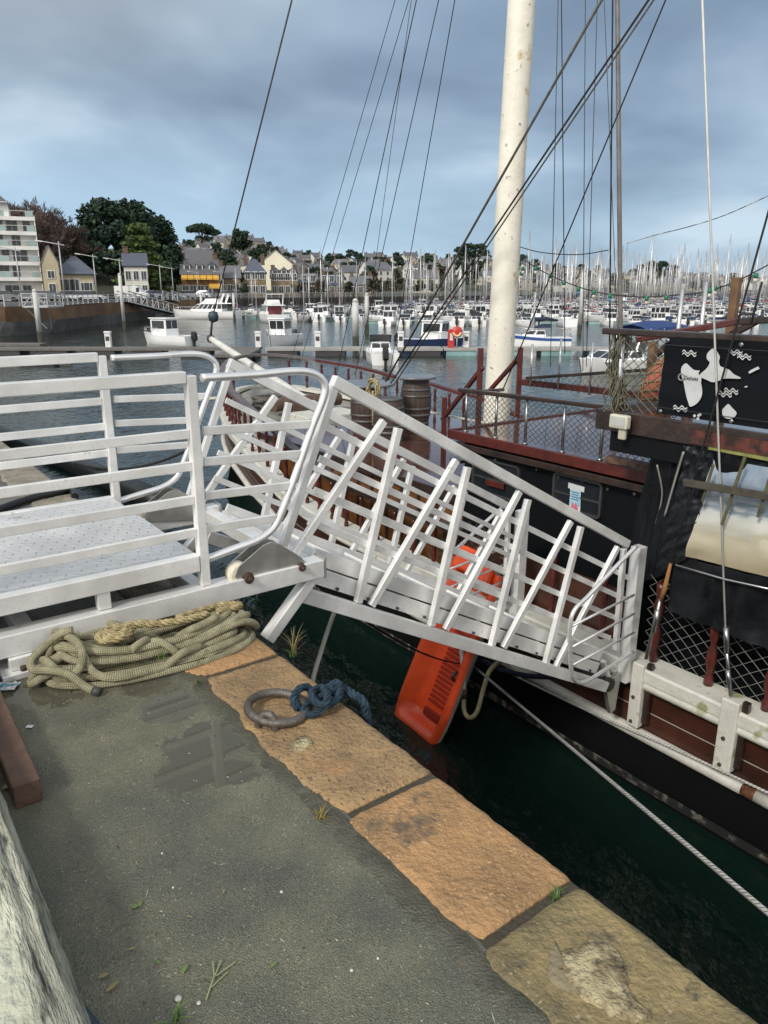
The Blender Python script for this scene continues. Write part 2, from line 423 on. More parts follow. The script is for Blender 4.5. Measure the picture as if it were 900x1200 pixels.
def stone_mat(name, c, c2, dirt, thr=.6, ds=4, fine=None):
    return mat(name, c, rough=.72, c2=c2, scale=4.5, bump=.7, bscale=55, rvar=.2, thr=(.36, .62), dirt=(dirt, ds, thr), detail=9, fine=fine)
st_orange = stone_mat('orange_granite', (.41, .235, .103), (.27, .160, .070), (.135, .10, .062), .545, 4, fine=((.50, .33, .20), 110, .60))
st_brown = stone_mat('brown_granite', (.345, .225, .108), (.215, .142, .072), (.38, .20, .09), .60, 3, fine=((.13, .09, .055), 75, .585))
st_mossy = stone_mat('mossy_granite', (.285, .218, .100), (.145, .118, .058), (.075, .07, .05), .56, 7, fine=((.32, .26, .15), 80, .61))
st_grey = stone_mat('pale_granite', (.30, .27, .21), (.17, .15, .11), (.07, .065, .05), .6, 3)
rs = random.Random(3)
def coping(s0, s1, m, d_in=-.46, seed=0, cut=0.0):
    mb = MB(); rows = []
    ns_, nd = max(12, int((s1 - s0) / .018)), 34
    prof = [(-.10, -.5), (-.035, -.4)]
    for i in range(ns_ + 1):
        a = i / ns_; s = s0 + .008 + (s1 - s0 - .016) * a
        es = min(a, 1 - a) * (s1 - s0)
        row = []
        for j in range(nd + 1):
            b = j / nd
            d = d_in + (0 - d_in) * b
            wob = noise.noise(Vector((s * 3, seed * 7.1, 2))) * .02
            z = .010 + .006 * noise.noise(Vector((s * 9, d * 9, seed))) + .005 * noise.noise(Vector((s * 40, d * 40, seed)))
            z -= max(0, .022 - es) ** 2 * 22                     # worn arrises at the joints
            ei = (d - d_in) - (.03 + .035 * noise.noise(Vector((s * 7, 3.3, seed))) + .008 * noise.noise(Vector((s * 31, d * 31, seed))) + .006 * noise.noise(Vector((s * 80, d * 80, seed))))
            corner = max(0, .10 - es) ** 2 * 2.2
            z -= max(0, .045 - (ei - corner)) * .9
            eo = -d
            z -= max(0, .04 - eo) ** 2 * 24
            row.append(Q(s, d + (wob if j == nd else 0), z))
        d = noise.noise(Vector((s * 3, seed * 7.1, 2))) * .02
        row.append(Q(s, d + .004, -.09)); row.append(Q(s, d - .004, -.42))
        rows.append(row)
    mb.grid(rows, smooth=True)
    for rw in (rows[0], rows[-1]):
        b = len(mb.v); mb.add(rw + [p - Vector((0, 0, .3)) for p in rw], [(k, k + 1, len(rw) + k + 1, len(rw) + k) for k in range(len(rw) - 1)])
    return mb.build('coping_stone', m, kind='structure')
coping(-2.6, -1.62, st_brown, seed=1)
coping(-1.62, -.615, st_mossy, -.47, seed=2)
coping(-.60, 0.0, st_orange, -.46, seed=3)
coping(.012, 1.10, st_brown, -.47, seed=4)
coping(1.115, 2.15, st_orange, -.50, seed=5)
coping(2.16, 3.3, st_grey, -.42, seed=6)
coping(3.31, 4.6, st_grey, -.42, seed=7)
s_ = 4.61
for k in range(14):
    coping(s_, s_ + 1.3, st_grey, -.42, seed=8 + k); s_ += 1.31
# joint filling
mb = MB(); mb.qbox((-2.6, -.43, -.2), (3.3, -.02, -.006)); mb.build('joint_mortar', mat('joint_mud', (.06, .05, .032), rough=.8, bump=.5), kind='structure')
mud_m = mat('edge_mud', (.098, .093, .064), rough=.36, c2=(.058, .058, .042), scale=14, bump=.6, bscale=120, rvar=.15)
mb = MB(); rows = []
for i in range(520):
    s = -1.7 + 3.3 * i / 519
    w = .012 + .022 * noise.noise(Vector((s * 4, 1, 7))) + .022 * noise.noise(Vector((s * 19, 2, 7))) + .008 * noise.noise(Vector((s * 60, 2, 7)))
    e = -.455 + .02 * noise.noise(Vector((s * 5, 8, 1)))
    rows.append([Q(s, e - w, -.002), Q(s, e - w * .4, .0030), Q(s, e + .06, .0035), Q(s, e + .10, -.01)])
mb.grid(rows); mb.build('edge_mud', mud_m, kind='structure')
# pale mortar smear on the mossy stone
mortar_m = mat('pale_mortar', (.46, .39, .23), rough=.85, c2=(.20, .155, .085), scale=17, thr=(.40, .56), bump=1.0, bscale=70, dirt=((.06, .05, .035), 26, .56))
def patch_poly(cu, cv, pts, seed, z=.0155, th=.003, sub=5):
    out = []
    P = [atz(cu + a, cv + b, 0) for a, b in pts]
    sp_ = spline(P, 6, True)
    c = sum(sp_, Vector()) / len(sp_)
    rg_ = []
    for i, p in enumerate(sp_):
        k = 1 + .16 * noise.noise(Vector((i * .8, seed, 0)))
        rg_.append(c + (p - c) * k)
    mb = MB(); n = len(rg_)
    rings = []
    for q, zz in ((1.0, z - .012), (.93, z), (.6, z + th), (.25, z + th)):
        rings.append([c + (p - c) * q + Vector((0, 0, zz + .002 * noise.noise(p * 40 * q))) for p in rg_])
    verts = [p for r_ in rings for p in r_] + [c + Vector((0, 0, z + th))]
    fs = [(i * n + k, i * n + (k + 1) % n, (i + 1) * n + (k + 1) % n, (i + 1) * n + k) for i in range(3) for k in range(n)]
    fs += [(3 * n + k, 3 * n + (k + 1) % n, 4 * n) for k in range(n)]
    mb.add(verts, fs, smooth=True)
    return mb
patch_poly(700, 1150, [(-50, -22), (0, -48), (32, -20), (40, 20), (66, 48), (30, 52), (-4, 34), (-30, 16)], 2).build('mortar_patch', mortar_m, kind='structure')
patch_poly(655, 1140, [(-8, -35), (6, -10), (20, 12), (28, 30), (6, 26), (-14, 8)], 5, z=.013).build('mortar_smear', mat('grey_mortar', (.25, .21, .13), rough=.9, bump=.6), kind='structure')
patch_poly(351, 875, [(-14, 2), (4, -10), (16, -2), (6, 8), (-12, 10)], 6, z=.0145).build('mortar_patch', mortar_m, kind='structure')

# water
WAVE = .12
def water_material():
    m = bpy.data.materials.new('harbour_water'); m.use_nodes = True
    n, l = m.node_tree.nodes, m.node_tree.links; bs = n['Principled BSDF']
    bs.inputs['Base Color'].default_value = (.005, .015, .011, 1); bs.inputs['Roughness'].default_value = .06; bs.inputs['IOR'].default_value = 1.33
    g = N(n, 'ShaderNodeNewGeometry')
    hs = []
    for sc, stt in ((2.2, (1, .55, 1)), (7.0, (1, .5, 1)), (.35, (1, .5, 1))):
        mp = N(n, 'ShaderNodeMapping'); l.new(g.outputs['Position'], mp.inputs[0]); mp.inputs['Scale'].default_value = stt; mp.inputs['Rotation'].default_value = (0, 0, .4)
        t = N(n, 'ShaderNodeTexNoise'); l.new(mp.outputs[0], t.inputs['Vector']); t.inputs['Scale'].default_value = sc; t.inputs['Detail'].default_value = 3
        hs.append(t.outputs[0])
    a = N(n, 'ShaderNodeMath', operation='MULTIPLY_ADD'); l.new(hs[1], a.inputs[0]); a.inputs[1].default_value = .35; l.new(hs[0], a.inputs[2])
    b = N(n, 'ShaderNodeMath', operation='MULTIPLY_ADD'); l.new(hs[2], b.inputs[0]); b.inputs[1].default_value = 2.0; l.new(a.outputs[0], b.inputs[2])
    bp = N(n, 'ShaderNodeBump'); bp.inputs['Strength'].default_value = .5; bp.inputs['Distance'].default_value = WAVE
    l.new(b.outputs[0], bp.inputs['Height']); l.new(bp.outputs[0], bs.inputs['Normal'])
    return m
mb = MB(); mb.add([(Vector((x, y, WZ))) for x, y in ((-900, -60), (900, -60), (900, 1500), (-900, 1500))], [(0, 1, 2, 3)])
mb.build('water', water_material(), kind='structure')

# ------------------------------------------------------------------ far land
KX = cp / F_PX
def shore_Y(u): return lerp([-400, -150, 0, 67, 133, 200, 300, 430, 520, 620, 760, 900, 1300], [62, 70, 78, 85, 106, 134, 160, 190, 225, 275, 330, 370, 420], u)
def ridge_v(u): return lerp([-400, -100, 0, 60, 110, 215, 250, 300, 350, 400, 500, 560, 600, 680, 760, 900, 1300], [262, 255, 262, 270, 292, 290, 283, 288, 303, 306, 306, 304, 314, 324, 328, 331, 334], u)
def zv(v, Y):
    y = -(v - 600) / F_PX
    return EYE + Y * (-sp + y * cp) / (cp + y * sp)
RIDGE_Y = 620.0
def land_h(u, Y):
    ys = max(shore_Y(u) + 26, 136 if u < 200 else 0)
    if Y <= ys: return 0.0
    H = zv(ridge_v(u), RIDGE_Y)
    t = min(1, (Y - ys) / (RIDGE_Y - ys))
    near = 0.0
    if u < 215:                                       # the wooded bluff behind the flats
        near = 13 * max(0, min(1, (235 - u) / 130)) * (lambda q: q * q * (3 - 2 * q))(max(0, min(1, (Y - ys - 4) / 60)))
    e = t ** 1.15
    h = max(H * e, near) if u < 260 else H * e
    return h + (2.2 * noise.noise(Vector((u * .02, Y * .012, 1))) * min(1, t * 6))
def land_pt(u, Y): return Vector(((u - 450) * KX * Y, Y, land_h(u, Y)))
mb = MB(); rows = []
us = [-400 + 20 * i for i in range(86)]
for u in us:
    ys = shore_Y(u)
    Ys = [ys, ys + 13, ys + 26, ys + 30] + [ys + 26 + (RIDGE_Y - ys - 26) * (k / 26) ** 1.2 for k in range(2, 27)] + [700, 850]
    row = []
    for Y in Ys:
        p = land_pt(u, Y)
        if Y > RIDGE_Y: p.z = land_h(u, RIDGE_Y) - (Y - RIDGE_Y) * .15
        row.append(p)
    rows.append(row)
mb.grid(rows, smooth=True, flip=True)
hill_m = mat('hillside', (.060, .068, .036), rough=.95, c2=(.034, .038, .022), scale=.035, thr=(.4, .6), dirt=((.085, .06, .04), .05, .55), bump=.2, bscale=.3)
mb.build('hillside_terrain', hill_m, kind='structure')
# promenade and its retaining wall
wall_m = mat('weathered_quay_masonry', (.20, .125, .068), rough=.9, c2=(.105, .062, .034), scale=.35, thr=(.35, .65), dirt=((.06, .055, .035), .5, .6), bump=.6, bscale=2.5)
rev_m = mat('dark_revetment', (.085, .082, .08), rough=.9, c2=(.045, .045, .043), scale=.8, bump=.7, bscale=1.4)
wp = [(-400 + 15 * i) for i in range(110)]
top, mid, low = [], [], []
for u in wp:
    Y = shore_Y(u); X = (u - 450) * KX * Y
    top.append((Vector((X, Y, .03)), Vector((X, Y - .4, .03)))); 
mb = MB()
rows = [[a + Vector((0, .6, 0)), b, b + Vector((0, -.15, -1.45)), b + Vector((0, -.2, -1.5))] for a, b in top]
nsp = next(i for i, u in enumerate(wp) if u > 222)
mb.grid(rows[:nsp + 1], smooth=False); mb.build('far_quay_wall', wall_m, kind='structure')
mb = MB(); mb.grid(rows[nsp:], smooth=False); mb.build('far_quay_wall', mat('dark_quay_timber', (.055, .047, .040), rough=.9, c2=(.03, .027, .024), scale=.8), kind='structure')
mb = MB()
rows = [[b + Vector((0, -.19, -1.46)), b + Vector((0, -1.2, -2.0)), b + Vector((0, -3.2, -3.6))] for a, b in top]
mb.grid(rows, smooth=False); mb.build('stone_revetment', rev_m, kind='structure')
road_m = mat('promenade_asphalt', (.07, .07, .072), rough=.6, c2=(.05, .05, .05), scale=.6)
mb = MB(); rows = []
for u in wp:
    Y = shore_Y(u); k = (u - 450) * KX
    Y2 = max(Y + 24, 134 if u < 195 else 0); rows.append([Vector((k * Y, Y, .034)), Vector((k * Y2, Y2, .038))])
mb.grid(rows, smooth=False, flip=True); mb.build('promenade_road', road_m, kind='structure')

# promenade railing
rail_m = mat('pale_railing', (.42, .43, .43), rough=.5, c2=(.3, .3, .3), scale=1)
ft = thing('promenade_railing', land_pt(60, shore_Y(60) + .1), 'long pale railing along the edge of the far promenade', 'railing')
mp_, mr_ = MB(), MB()
prev = None; acc = 0; nposts = 0
for u in [-60 + 3 * i for i in range(330)]:
    Y = shore_Y(u) + .15; p = Vector(((u - 450) * KX * Y, Y, .03))
    if prev is not None:
        if (p - prev).length < 1.6: continue
        for h in (.35, .7, 1.05): mr_.bar(prev + Vector((0, 0, h)), p + Vector((0, 0, h)), .06, .07)
    mp_.bar(p, p + Vector((0, 0, 1.1)), .12, .12); prev = p
mp_.build('rail_posts', rail_m, ft, kind='stuff'); mr_.build('rails', rail_m, ft)

# ------------------------------------------------------------------ houses
slate = mat('slate_roof', (.125, .13, .145), rough=.6, c2=(.085, .088, .098), scale=1.5, stretch=(1, 1, 6), rand=[(1, 1, 1), (.75, .75, .8), (1.3, 1.25, 1.25), (1.0, .95, .9)])
blue_slate = mat('blue_slate_roof', (.10, .115, .145), rough=.5, c2=(.075, .085, .11), scale=2, stretch=(1, 1, 8))
plaster = mat('pale_plaster', (.62, .60, .54), rough=.85, c2=(.5, .48, .43), scale=.4, rand=[(1, 1, 1), (1.1, 1.1, 1.15), (.8, .74, .62), (.95, .9, .78), (.55, .5, .44), (1.12, 1.12, 1.12)])
white_pl = mat('white_render', (.74, .73, .70), rough=.8, c2=(.6, .6, .57), scale=.5, dirt=((.45, .44, .4), .6, .66))
cream_pl = mat('cream_render', (.80, .76, .60), rough=.85, c2=(.72, .68, .52), scale=.3)
yellow_pl = mat('buff_render', (.48, .42, .28), rough=.85, c2=(.38, .33, .22), scale=.5)
gran = mat('granite_masonry', (.24, .18, .115), rough=.9, c2=(.13, .095, .062), scale=1.4, bump=.5, bscale=4)
orange_gran = mat('warm_masonry', (.29, .155, .06), rough=.9, c2=(.2, .10, .042), scale=1.2, bump=.5, bscale=4)
win_dark = mat('window_glass', (.045, .055, .065), rough=.12, c2=(.02, .025, .03), scale=1)
win_white = mat('white_frame', (.72, .72, .70), rough=.6)
glass_bal = mat('green_glass_panel', (.34, .44, .42), rough=.10, c2=(.22, .31, .30), scale=.35)
awning_m = mat('yellow_awning', (.62, .36, .05), rough=.7, c2=(.5, .27, .04), scale=2)
chim_m = mat('chimney_brick', (.15, .10, .075), rough=.9, c2=(.10, .065, .05), scale=3)

def gable_house(root, w, d, eave, rise, wall, roof, axis='x', wins=None, chim=1, over=.25, dorm=0, hip=False, z0=0.0):
    """local frame: front at y = -d/2, base at z = 0"""
    o = root.location.copy()
    def P(x, y, z): return o + Vector((x, y, z))
    hw, hd = w / 2, d / 2
    mb = MB()
    if axis == 'x' and not hip:
        mb.add([P(-hw, -hd, -2), P(hw, -hd, -2), P(hw, hd, -2), P(-hw, hd, -2), P(-hw, -hd, eave), P(hw, -hd, eave), P(hw, hd, eave), P(-hw, hd, eave), P(-hw, 0, eave + rise), P(hw, 0, eave + rise)],
               [(0, 1, 5, 4), (2, 3, 7, 6), (1, 2, 6, 9, 5), (3, 0, 4, 8, 7)])
    elif not hip:
        mb.add([P(-hw, -hd, -2), P(hw, -hd, -2), P(hw, hd, -2), P(-hw, hd, -2), P(-hw, -hd, eave), P(hw, -hd, eave), P(hw, hd, eave), P(-hw, hd, eave), P(0, -hd, eave + rise), P(0, hd, eave + rise)],
               [(0, 1, 5, 8, 4), (2, 3, 7, 9, 6), (1, 2, 6, 5), (3, 0, 4, 7)])
    else:
        mb.add([P(-hw, -hd, -2), P(hw, -hd, -2), P(hw, hd, -2), P(-hw, hd, -2), P(-hw, -hd, eave), P(hw, -hd, eave), P(hw, hd, eave), P(-hw, hd, eave)],
               [(0, 1, 5, 4), (2, 3, 7, 6), (1, 2, 6, 5), (3, 0, 4, 7)])
    mb.build('wall', wall, root)
    mb = MB(); t = .18; e = over
    def slab(quad):
        q = [Vector(a) for a in quad]; nrm = (q[1] - q[0]).cross(q[2] - q[0]).normalized()
        if nrm.z < 0: nrm = -nrm
        n_ = len(q)
        mb.add(q + [a + nrm * t for a in q], [tuple(range(n_))[::-1], tuple(range(n_, 2 * n_))] + [(i, (i + 1) % n_, n_ + (i + 1) % n_, n_ + i) for i in range(n_)])
    s2 = rise / (hd if axis == 'x' else hw)
    if hip:
        rl = max(.3, hw - hd * .9); ez = eave - e * .6; zr = eave + rise
        A, B, C, D = P(-hw - e, -hd - e, ez), P(hw + e, -hd - e, ez), P(hw + e, hd + e, ez), P(-hw - e, hd + e, ez)
        r0, r1 = P(-rl, 0, zr), P(rl, 0, zr)
        slab([A, B, r1, r0]); slab([C, D, r0, r1]); slab([B, C, r1]); slab([D, A, r0])
    elif axis == 'x':
        slab([P(-hw - e, -hd - e, eave - e * s2), P(hw + e, -hd - e, eave - e * s2), P(hw + e, 0, eave + rise), P(-hw - e, 0, eave + rise)])
        slab([P(hw + e, hd + e, eave - e * s2), P(-hw - e, hd + e, eave - e * s2), P(-hw - e, 0, eave + rise), P(hw + e, 0, eave + rise)])
    else:
        slab([P(-hw - e, hd + e, eave - e * s2), P(-hw - e, -hd - e, eave - e * s2), P(0, -hd - e, eave + rise), P(0, hd + e, eave + rise)])
        slab([P(hw + e, -hd - e, eave - e * s2), P(hw + e, hd + e, eave - e * s2), P(0, hd + e, eave + rise), P(0, -hd - e, eave + rise)])
    rf = mb.build('roof', roof, root)
    if chim:
        for k in range(chim):
            x = (-hw + .5) if k == 0 else (hw - .5)
            cm = MB(); zc_ = eave + rise * (1 if axis == 'x' else .35)
            y = 0 if axis == 'x' else hd * .3
            cm.box(P(x - .45, y - .4, zc_ - 1.2), P(x + .45, y + .4, zc_ + 1.1)); cm.box(P(x - .52, y - .47, zc_ + 1.1), P(x + .52, y + .47, zc_ + 1.25))
            cm.build('chimney', chim_m, rf)
    def window(x, y, z, ww, hh, nx=0):
        fb, gb = MB(), MB()
        if nx == 0:
            fb.box(P(x - ww / 2 - .12, y - .10, z - .12), P(x + ww / 2 + .12, y + .02, z + hh + .12)); gb.box(P(x - ww / 2, y - .13, z), P(x - .04, y - .08, z + hh)); gb.box(P(x + .04, y - .13, z), P(x + ww / 2, y - .08, z + hh))
        else:
            fb.box(P(y * 0 + x - .02 if nx < 0 else x - .1, y - ww / 2 - .12, z - .12), P(x + .1 if nx > 0 else x + .02, y + ww / 2 + .12, z + hh + .12))
            gb.box(P(x - .13 if nx < 0 else x + .08, y - ww / 2, z), P(x - .08 if nx < 0 else x + .13, y + ww / 2, z + hh))
        f = fb.build('window', win_white, root); gb.build('pane', win_dark, f)
    if wins:
        for (x, z, ww, hh) in wins: window(x, -hd, z, ww, hh)
        for yy in (-hd * .5, hd * .5):
            for z in (1.0, 3.8):
                if z + 1.5 < eave: window(hw, yy, z, .9, 1.4, 1)
    for k in range(dorm):
        x = -hw + w * (k + .5) / dorm
        db = MB(); y0 = -hd * .72; zb = eave + rise * .18; zt = zb + 1.5
        db.box(P(x - .65, y0, zb), P(x + .65, -hd * .2, zt)); dm = db.build('dormer', win_white, root)
        g = MB(); g.box(P(x - .45, y0 - .05, zb + .2), P(x + .45, y0, zt - .2)); g.build('pane', win_dark, dm)
        g = MB(); g.add([P(x - .85, y0 - .2, zt), P(x + .85, y0 - .2, zt), P(x, y0 - .2, zt + .75), P(x - .85, -hd * .1, zt), P(x + .85, -hd * .1, zt), P(x, -hd * .1, zt + .75)], [(0, 1, 2), (5, 4, 3), (0, 2, 5, 3), (1, 4, 5, 2), (0, 3, 4, 1)]); g.build('dormer_roof', roof, dm)

def spot(u, Y, z=None):
    p = land_pt(u, Y)
    if z is not None: p.z = z
    return p
def px_w(du, Y): return du * KX * Y

# prototype houses for the hillside
protos = []
prng = random.Random(21)
specs = [(9, 8, 4.6, 3.4, 'x', 1), (7.5, 9, 4.2, 3.8, 'y', 1), (12, 8, 5.6, 3.2, 'x', 2), (8, 8, 3.2, 3.6, 'x', 1), (10, 9, 6.0, 3.0, 'x', 2), (7, 7, 5.2, 3.4, 'y', 0)]
hill_spots = []
tries = 0
while len(hill_spots) < 215 and tries < 6000:
    tries += 1
    u = prng.uniform(216, 930)
    ys = shore_Y(u) + 40
    t = prng.random() ** .62
    Y = ys + (RIDGE_Y - 4 - ys) * t
    if u < 260 and Y < 300: continue
    if 285 < u < 365 and Y < 240: continue
    p = land_pt(u, Y)
    if all((p - q).length > 8.5 for q, _, _ in hill_spots): hill_spots.append((p, u, Y))
H_LAB = ['white walled house with grey slate roof on the far hillside', 'gable fronted pale house among the trees of the far hillside', 'long two chimney house with slate roof on the far hillside',
         'low house under a steep slate roof on the far hillside', 'tall pale house with shallow slate roof on the far hillside', 'small gable house without chimney on the far hillside']
for i, (p, u, Y) in enumerate(hill_spots):
    k = i % len(specs)
    rz = prng.uniform(-.7, .7) + math.atan2(-p.x, p.y) * -1.0
    if i < len(specs):
        w, d, ev, ri, ax, ch = specs[k]
        root = thing('hillside_house', p, H_LAB[k], 'house', 'houses on the far hillside')
        wins = [(x * w / 2 * .62, z, 1.1, 1.5) for x in (-1, 0, 1) for z in ([.9, 3.4] if ev > 4.8 else [1.0])]
        gable_house(root, w, d, ev, ri, plaster, slate, ax, wins, ch)
        root.rotation_euler.z = rz; root.scale = (.7, .7, .7)
        protos.append(root)
    else:
        dup(protos[k], loc=p, rz=rz, scale=prng.uniform(.55, .85))

# named buildings along the front -------------------------------------------------
def front_house(name, label, cat, u0, u1, Y, v_eave, v_top, wall, roof, depth, axis='x', wins=None, chim=1, dorm=0, hip=False, rz=0.0, over=.25):
    uc = (u0 + u1) / 2
    p = Vector(((uc - 450) * KX * (Y + depth / 2), Y + depth / 2, 0.04))
    w = px_w(u1 - u0, Y)
    e = zv(v_eave, Y); r_ = zv(v_top, Y) - e
    root = thing(name, p, label, cat)
    rz = rz - math.atan2(p.x, p.y)
    gable_house(root, w, depth, e, r_ if axis != 'x' else r_ * 1.04, wall, roof, axis, wins(w, e) if wins else None, chim, over, dorm, hip)
    root.rotation_euler.z = rz
    return root
def rows_wins(nx, zs, ww=1.0, hh=1.5):
    return lambda w, e: [(-w / 2 + w * (i + .5) / nx, z, ww, hh) for i in range(nx) for z in zs]
front_house('large_house', 'big cream gabled building rising above the stone houses by the quay', 'building', 301, 348, 228, 313, 293, cream_pl, slate, 22, 'y', None, 0)
front_house('stone_house', 'brown stone house with steep blue slate roof beside the cream gable', 'house', 287, 312, 176, 320, 304, gran, blue_slate, 10, 'x', rows_wins(3, (1.0, 4.0)), 2, 0, True)
front_house('stone_house', 'grey stone house with three roof dormers before the cream gable', 'house', 318, 349, 184, 326, 317, gran, slate, 9, 'x', rows_wins(4, (1.0, 3.8)), 2, 3)
front_house('stone_cottage', 'dark slate cottage behind the masts left of the blue slate house', 'house', 258, 282, 173, 326, 312, gran, slate, 9, 'x', rows_wins(3, (1.2,)), 1, 0)
front_house('village_house', 'narrow dark roofed house to the right of the dormer house', 'house', 352, 372, 192, 332, 321, gran, slate, 9, 'x', rows_wins(2, (1.0, 3.6)), 1)
front_house('village_house', 'row house with brown walls behind the middle of the marina masts', 'house', 376, 402, 200, 334, 323, gran, blue_slate, 9, 'x', rows_wins(3, (1.0, 3.6)), 1)
front_house('village_house', 'ochre house with slate roof seen through masts right of middle', 'house', 410, 436, 210, 334, 324, gran, slate, 9, 'x', rows_wins(3, (1.0,)), 2)
r_ = front_house('corner_restaurant', 'orange stone restaurant with yellow awnings and three white dormers', 'restaurant', 214, 257, 165, 322, 304, orange_gran, slate, 10, 'x', rows_wins(5, (.6,), 1.2, 1.9), 2, 3)
o_ = r_.location
for k in range(6):
    mb = MB(); w = px_w(43, 165); x = -w / 2 + w * (k + .5) / 6
    zt = zv(322, 165); hw = w / 12 * .92
    y0 = -5.1
    mb.add([o_ + Vector(q) for q in ((x - hw, y0, zt), (x + hw, y0, zt), (x + hw, y0 - 1.3, zt - .75), (x - hw, y0 - 1.3, zt - .75), (x + hw, y0 - 1.32, zt - 1.05), (x - hw, y0 - 1.32, zt - 1.05))], [(0, 1, 2, 3), (3, 2, 4, 5)])
    so = mb.build('awning', awning_m, r_)
mb = MB(); w = px_w(43, 165)
mb.add([o_ + Vector(q) for q in ((w * .22, -5.2, 3.0), (w * .5, -5.2, 3.0), (w * .56, -8.0, 2.2), (w * .22, -8.0, 2.2), (w * .56, -8.02, 1.9), (w * .22, -8.02, 1.9))], [(0, 1, 2, 3), (3, 2, 4, 5)])
mb.build('terrace_awning', awning_m, r_)
mb = MB(); mb.add([o_ + Vector(q) for q in ((-w / 2 - .05, -5, 0), (-w / 2 - .05, 5, 0), (-w / 2 - .05, 5, zv(322, 165)), (-w / 2 - .05, 0, zv(301, 165)), (-w / 2 - .05, -5, zv(322, 165)))], [(0, 1, 2, 3, 4)]); 
front_house('villa', 'pale stone villa with slate roof below the big cedar', 'house', 148, 174, 140, 312, 297, plaster, blue_slate, 9, 'x', rows_wins(3, (1.0, 3.4), .8, 1.4), 1, 0, False)
front_house('long_villa', 'long white hotel with slate roof on the slope behind the restaurant', 'building', 215, 252, 235, 306, 293, white_pl, slate, 10, 'x', rows_wins(7, (zv(320, 235), zv(311, 235) ), 1.4, 1.6), 1)
front_house('buff_house', 'narrow buff gable house beside the white apartment block', 'house', 53, 71, 121, 309, 288, yellow_pl, slate, 9, 'y', lambda w, e: [(0, .5, .9, 2.0), (0, 3.4, .9, 1.0)], 0, over=.1)
pv = front_house('quay_pavilion', 'low pavilion with large blue slate hip roof and glazed front', 'building', 71, 110, 124, 320, 301, yellow_pl, blue_slate, 10, 'x', lambda w, e: [(-w * .36, 1.2, 1.1, 2.0), (-w * .20, 1.2, 1.1, 2.0), (-w * .04, 1.2, 1.1, 2.0), (w * .2, 1.3, .8, 1.4), (w * .36, 1.3, .8, 1.4)], 0, 0, True, over=.5)

# apartment block on the left -------------------------------------------------------
AY = 124.0
ap = thing('apartment_block', Vector(((51 - 450) * KX * AY, AY, .04)), 'white five storey apartment block with glass balconies', 'building')
ao = ap.location + Vector((0, 5, 0))
x1 = 0.0; x0 = x1 - 30
hF = [0.0, zv(327, AY), zv(309, AY), zv(291, AY), zv(274, AY), zv(257, AY)]
ztop = hF[-1]
mb = MB(); mb.box(ao + Vector((x0, -5, -1)), ao + Vector((x1, 8, ztop))); mb.build('wall', white_pl, ap)
mb = MB(); mb.box(ao + Vector((x0, -2.5, ztop)), ao + Vector((x1 - 3.6, 7.5, ztop + 2.6))); mb.build('penthouse', white_pl, ap)
mb = MB(); mb.add([ao + Vector(q) for q in ((x0 - .3, -3.2, ztop + 2.2), (x1 - 3.2, -3.2, ztop + 2.2), (x1 - 3.2, 8, ztop + 2.2), (x0 - .3, 8, ztop + 2.2), (x0 - .3, 2, ztop + 4.4), (x1 - 5.2, 2, ztop + 4.4))], [(0, 1, 5, 4), (1, 2, 5), (2, 3, 4, 5), (3, 0, 4), (0, 3, 2, 1)])
rf = mb.build('roof', slate, ap)
mb = MB(); mb.box(ao + Vector((x1 - 9, 1, ztop + 3.6)), ao + Vector((x1 - 7.8, 2.4, ztop + 5.4))); mb.build('chimney', white_pl, rf)
for k, z in enumerate(hF[1:]):
    mb = MB(); mb.box(ao + Vector((x0, -6.3, z - .35)), ao + Vector((x1 + .02, -5.003, z + .18))); bl = mb.build('balcony', white_pl, ap)
    if k < 4 or True:
        xx = x0
        while xx < x1 - .5:
            mg = MB(); wv = min(2.5, x1 - xx - .1)
            if k < 5 and int((xx - x0) / 2.6) % 3 != 1: mg.box(ao + Vector((xx + .1, -6.28, z + .183)), ao + Vector((xx + wv - .1, -6.22, z + .98))); mg.build('glass_panel', glass_bal, bl)
            xx += 2.6
        mb = MB(); mb.box(ao + Vector((x0, -6.3, z + .983)), ao + Vector((x1, -6.2, z + 1.04))); mb.build('handrail', win_white, bl)
arng = random.Random(5)
for k, z in enumerate(hF[:-1]):
    xx = x0 + .6; q = 0
    while xx < x1 - 1.3:
        w_ = [1.5, 1.0, 2.0, 1.2][(q + k) % 4]
        if xx + w_ > x1 - .5: break
        fb, gb = MB(), MB()
        fb.box(ao + Vector((xx - .08, -5.08, z + .22)), ao + Vector((xx + w_ + .08, -5.003, z + 2.38))); gb.box(ao + Vector((xx, -5.11, z + .3)), ao + Vector((xx + w_ * .48, -5.083, z + 2.3))); gb.box(ao + Vector((xx + w_ * .52, -5.11, z + .3)), ao + Vector((xx + w_, -5.083, z + 2.3)))
        f = fb.build('window', win_white, ap); gb.build('pane', win_dark, f)
        xx += w_ + arng.choice([.5, .8, 1.2]); q += 1
    for xx in (x1 - .06, x1 - 7.2, x1 - 13.4):
        mb = MB(); mb.box(ao + Vector((xx - .10, -6.2, z + .19)), ao + Vector((xx + .05, -5.004, z + 2.5))); mb.build('balcony_divider', white_pl, ap)
ap.rotation_euler.z = R(23.5)

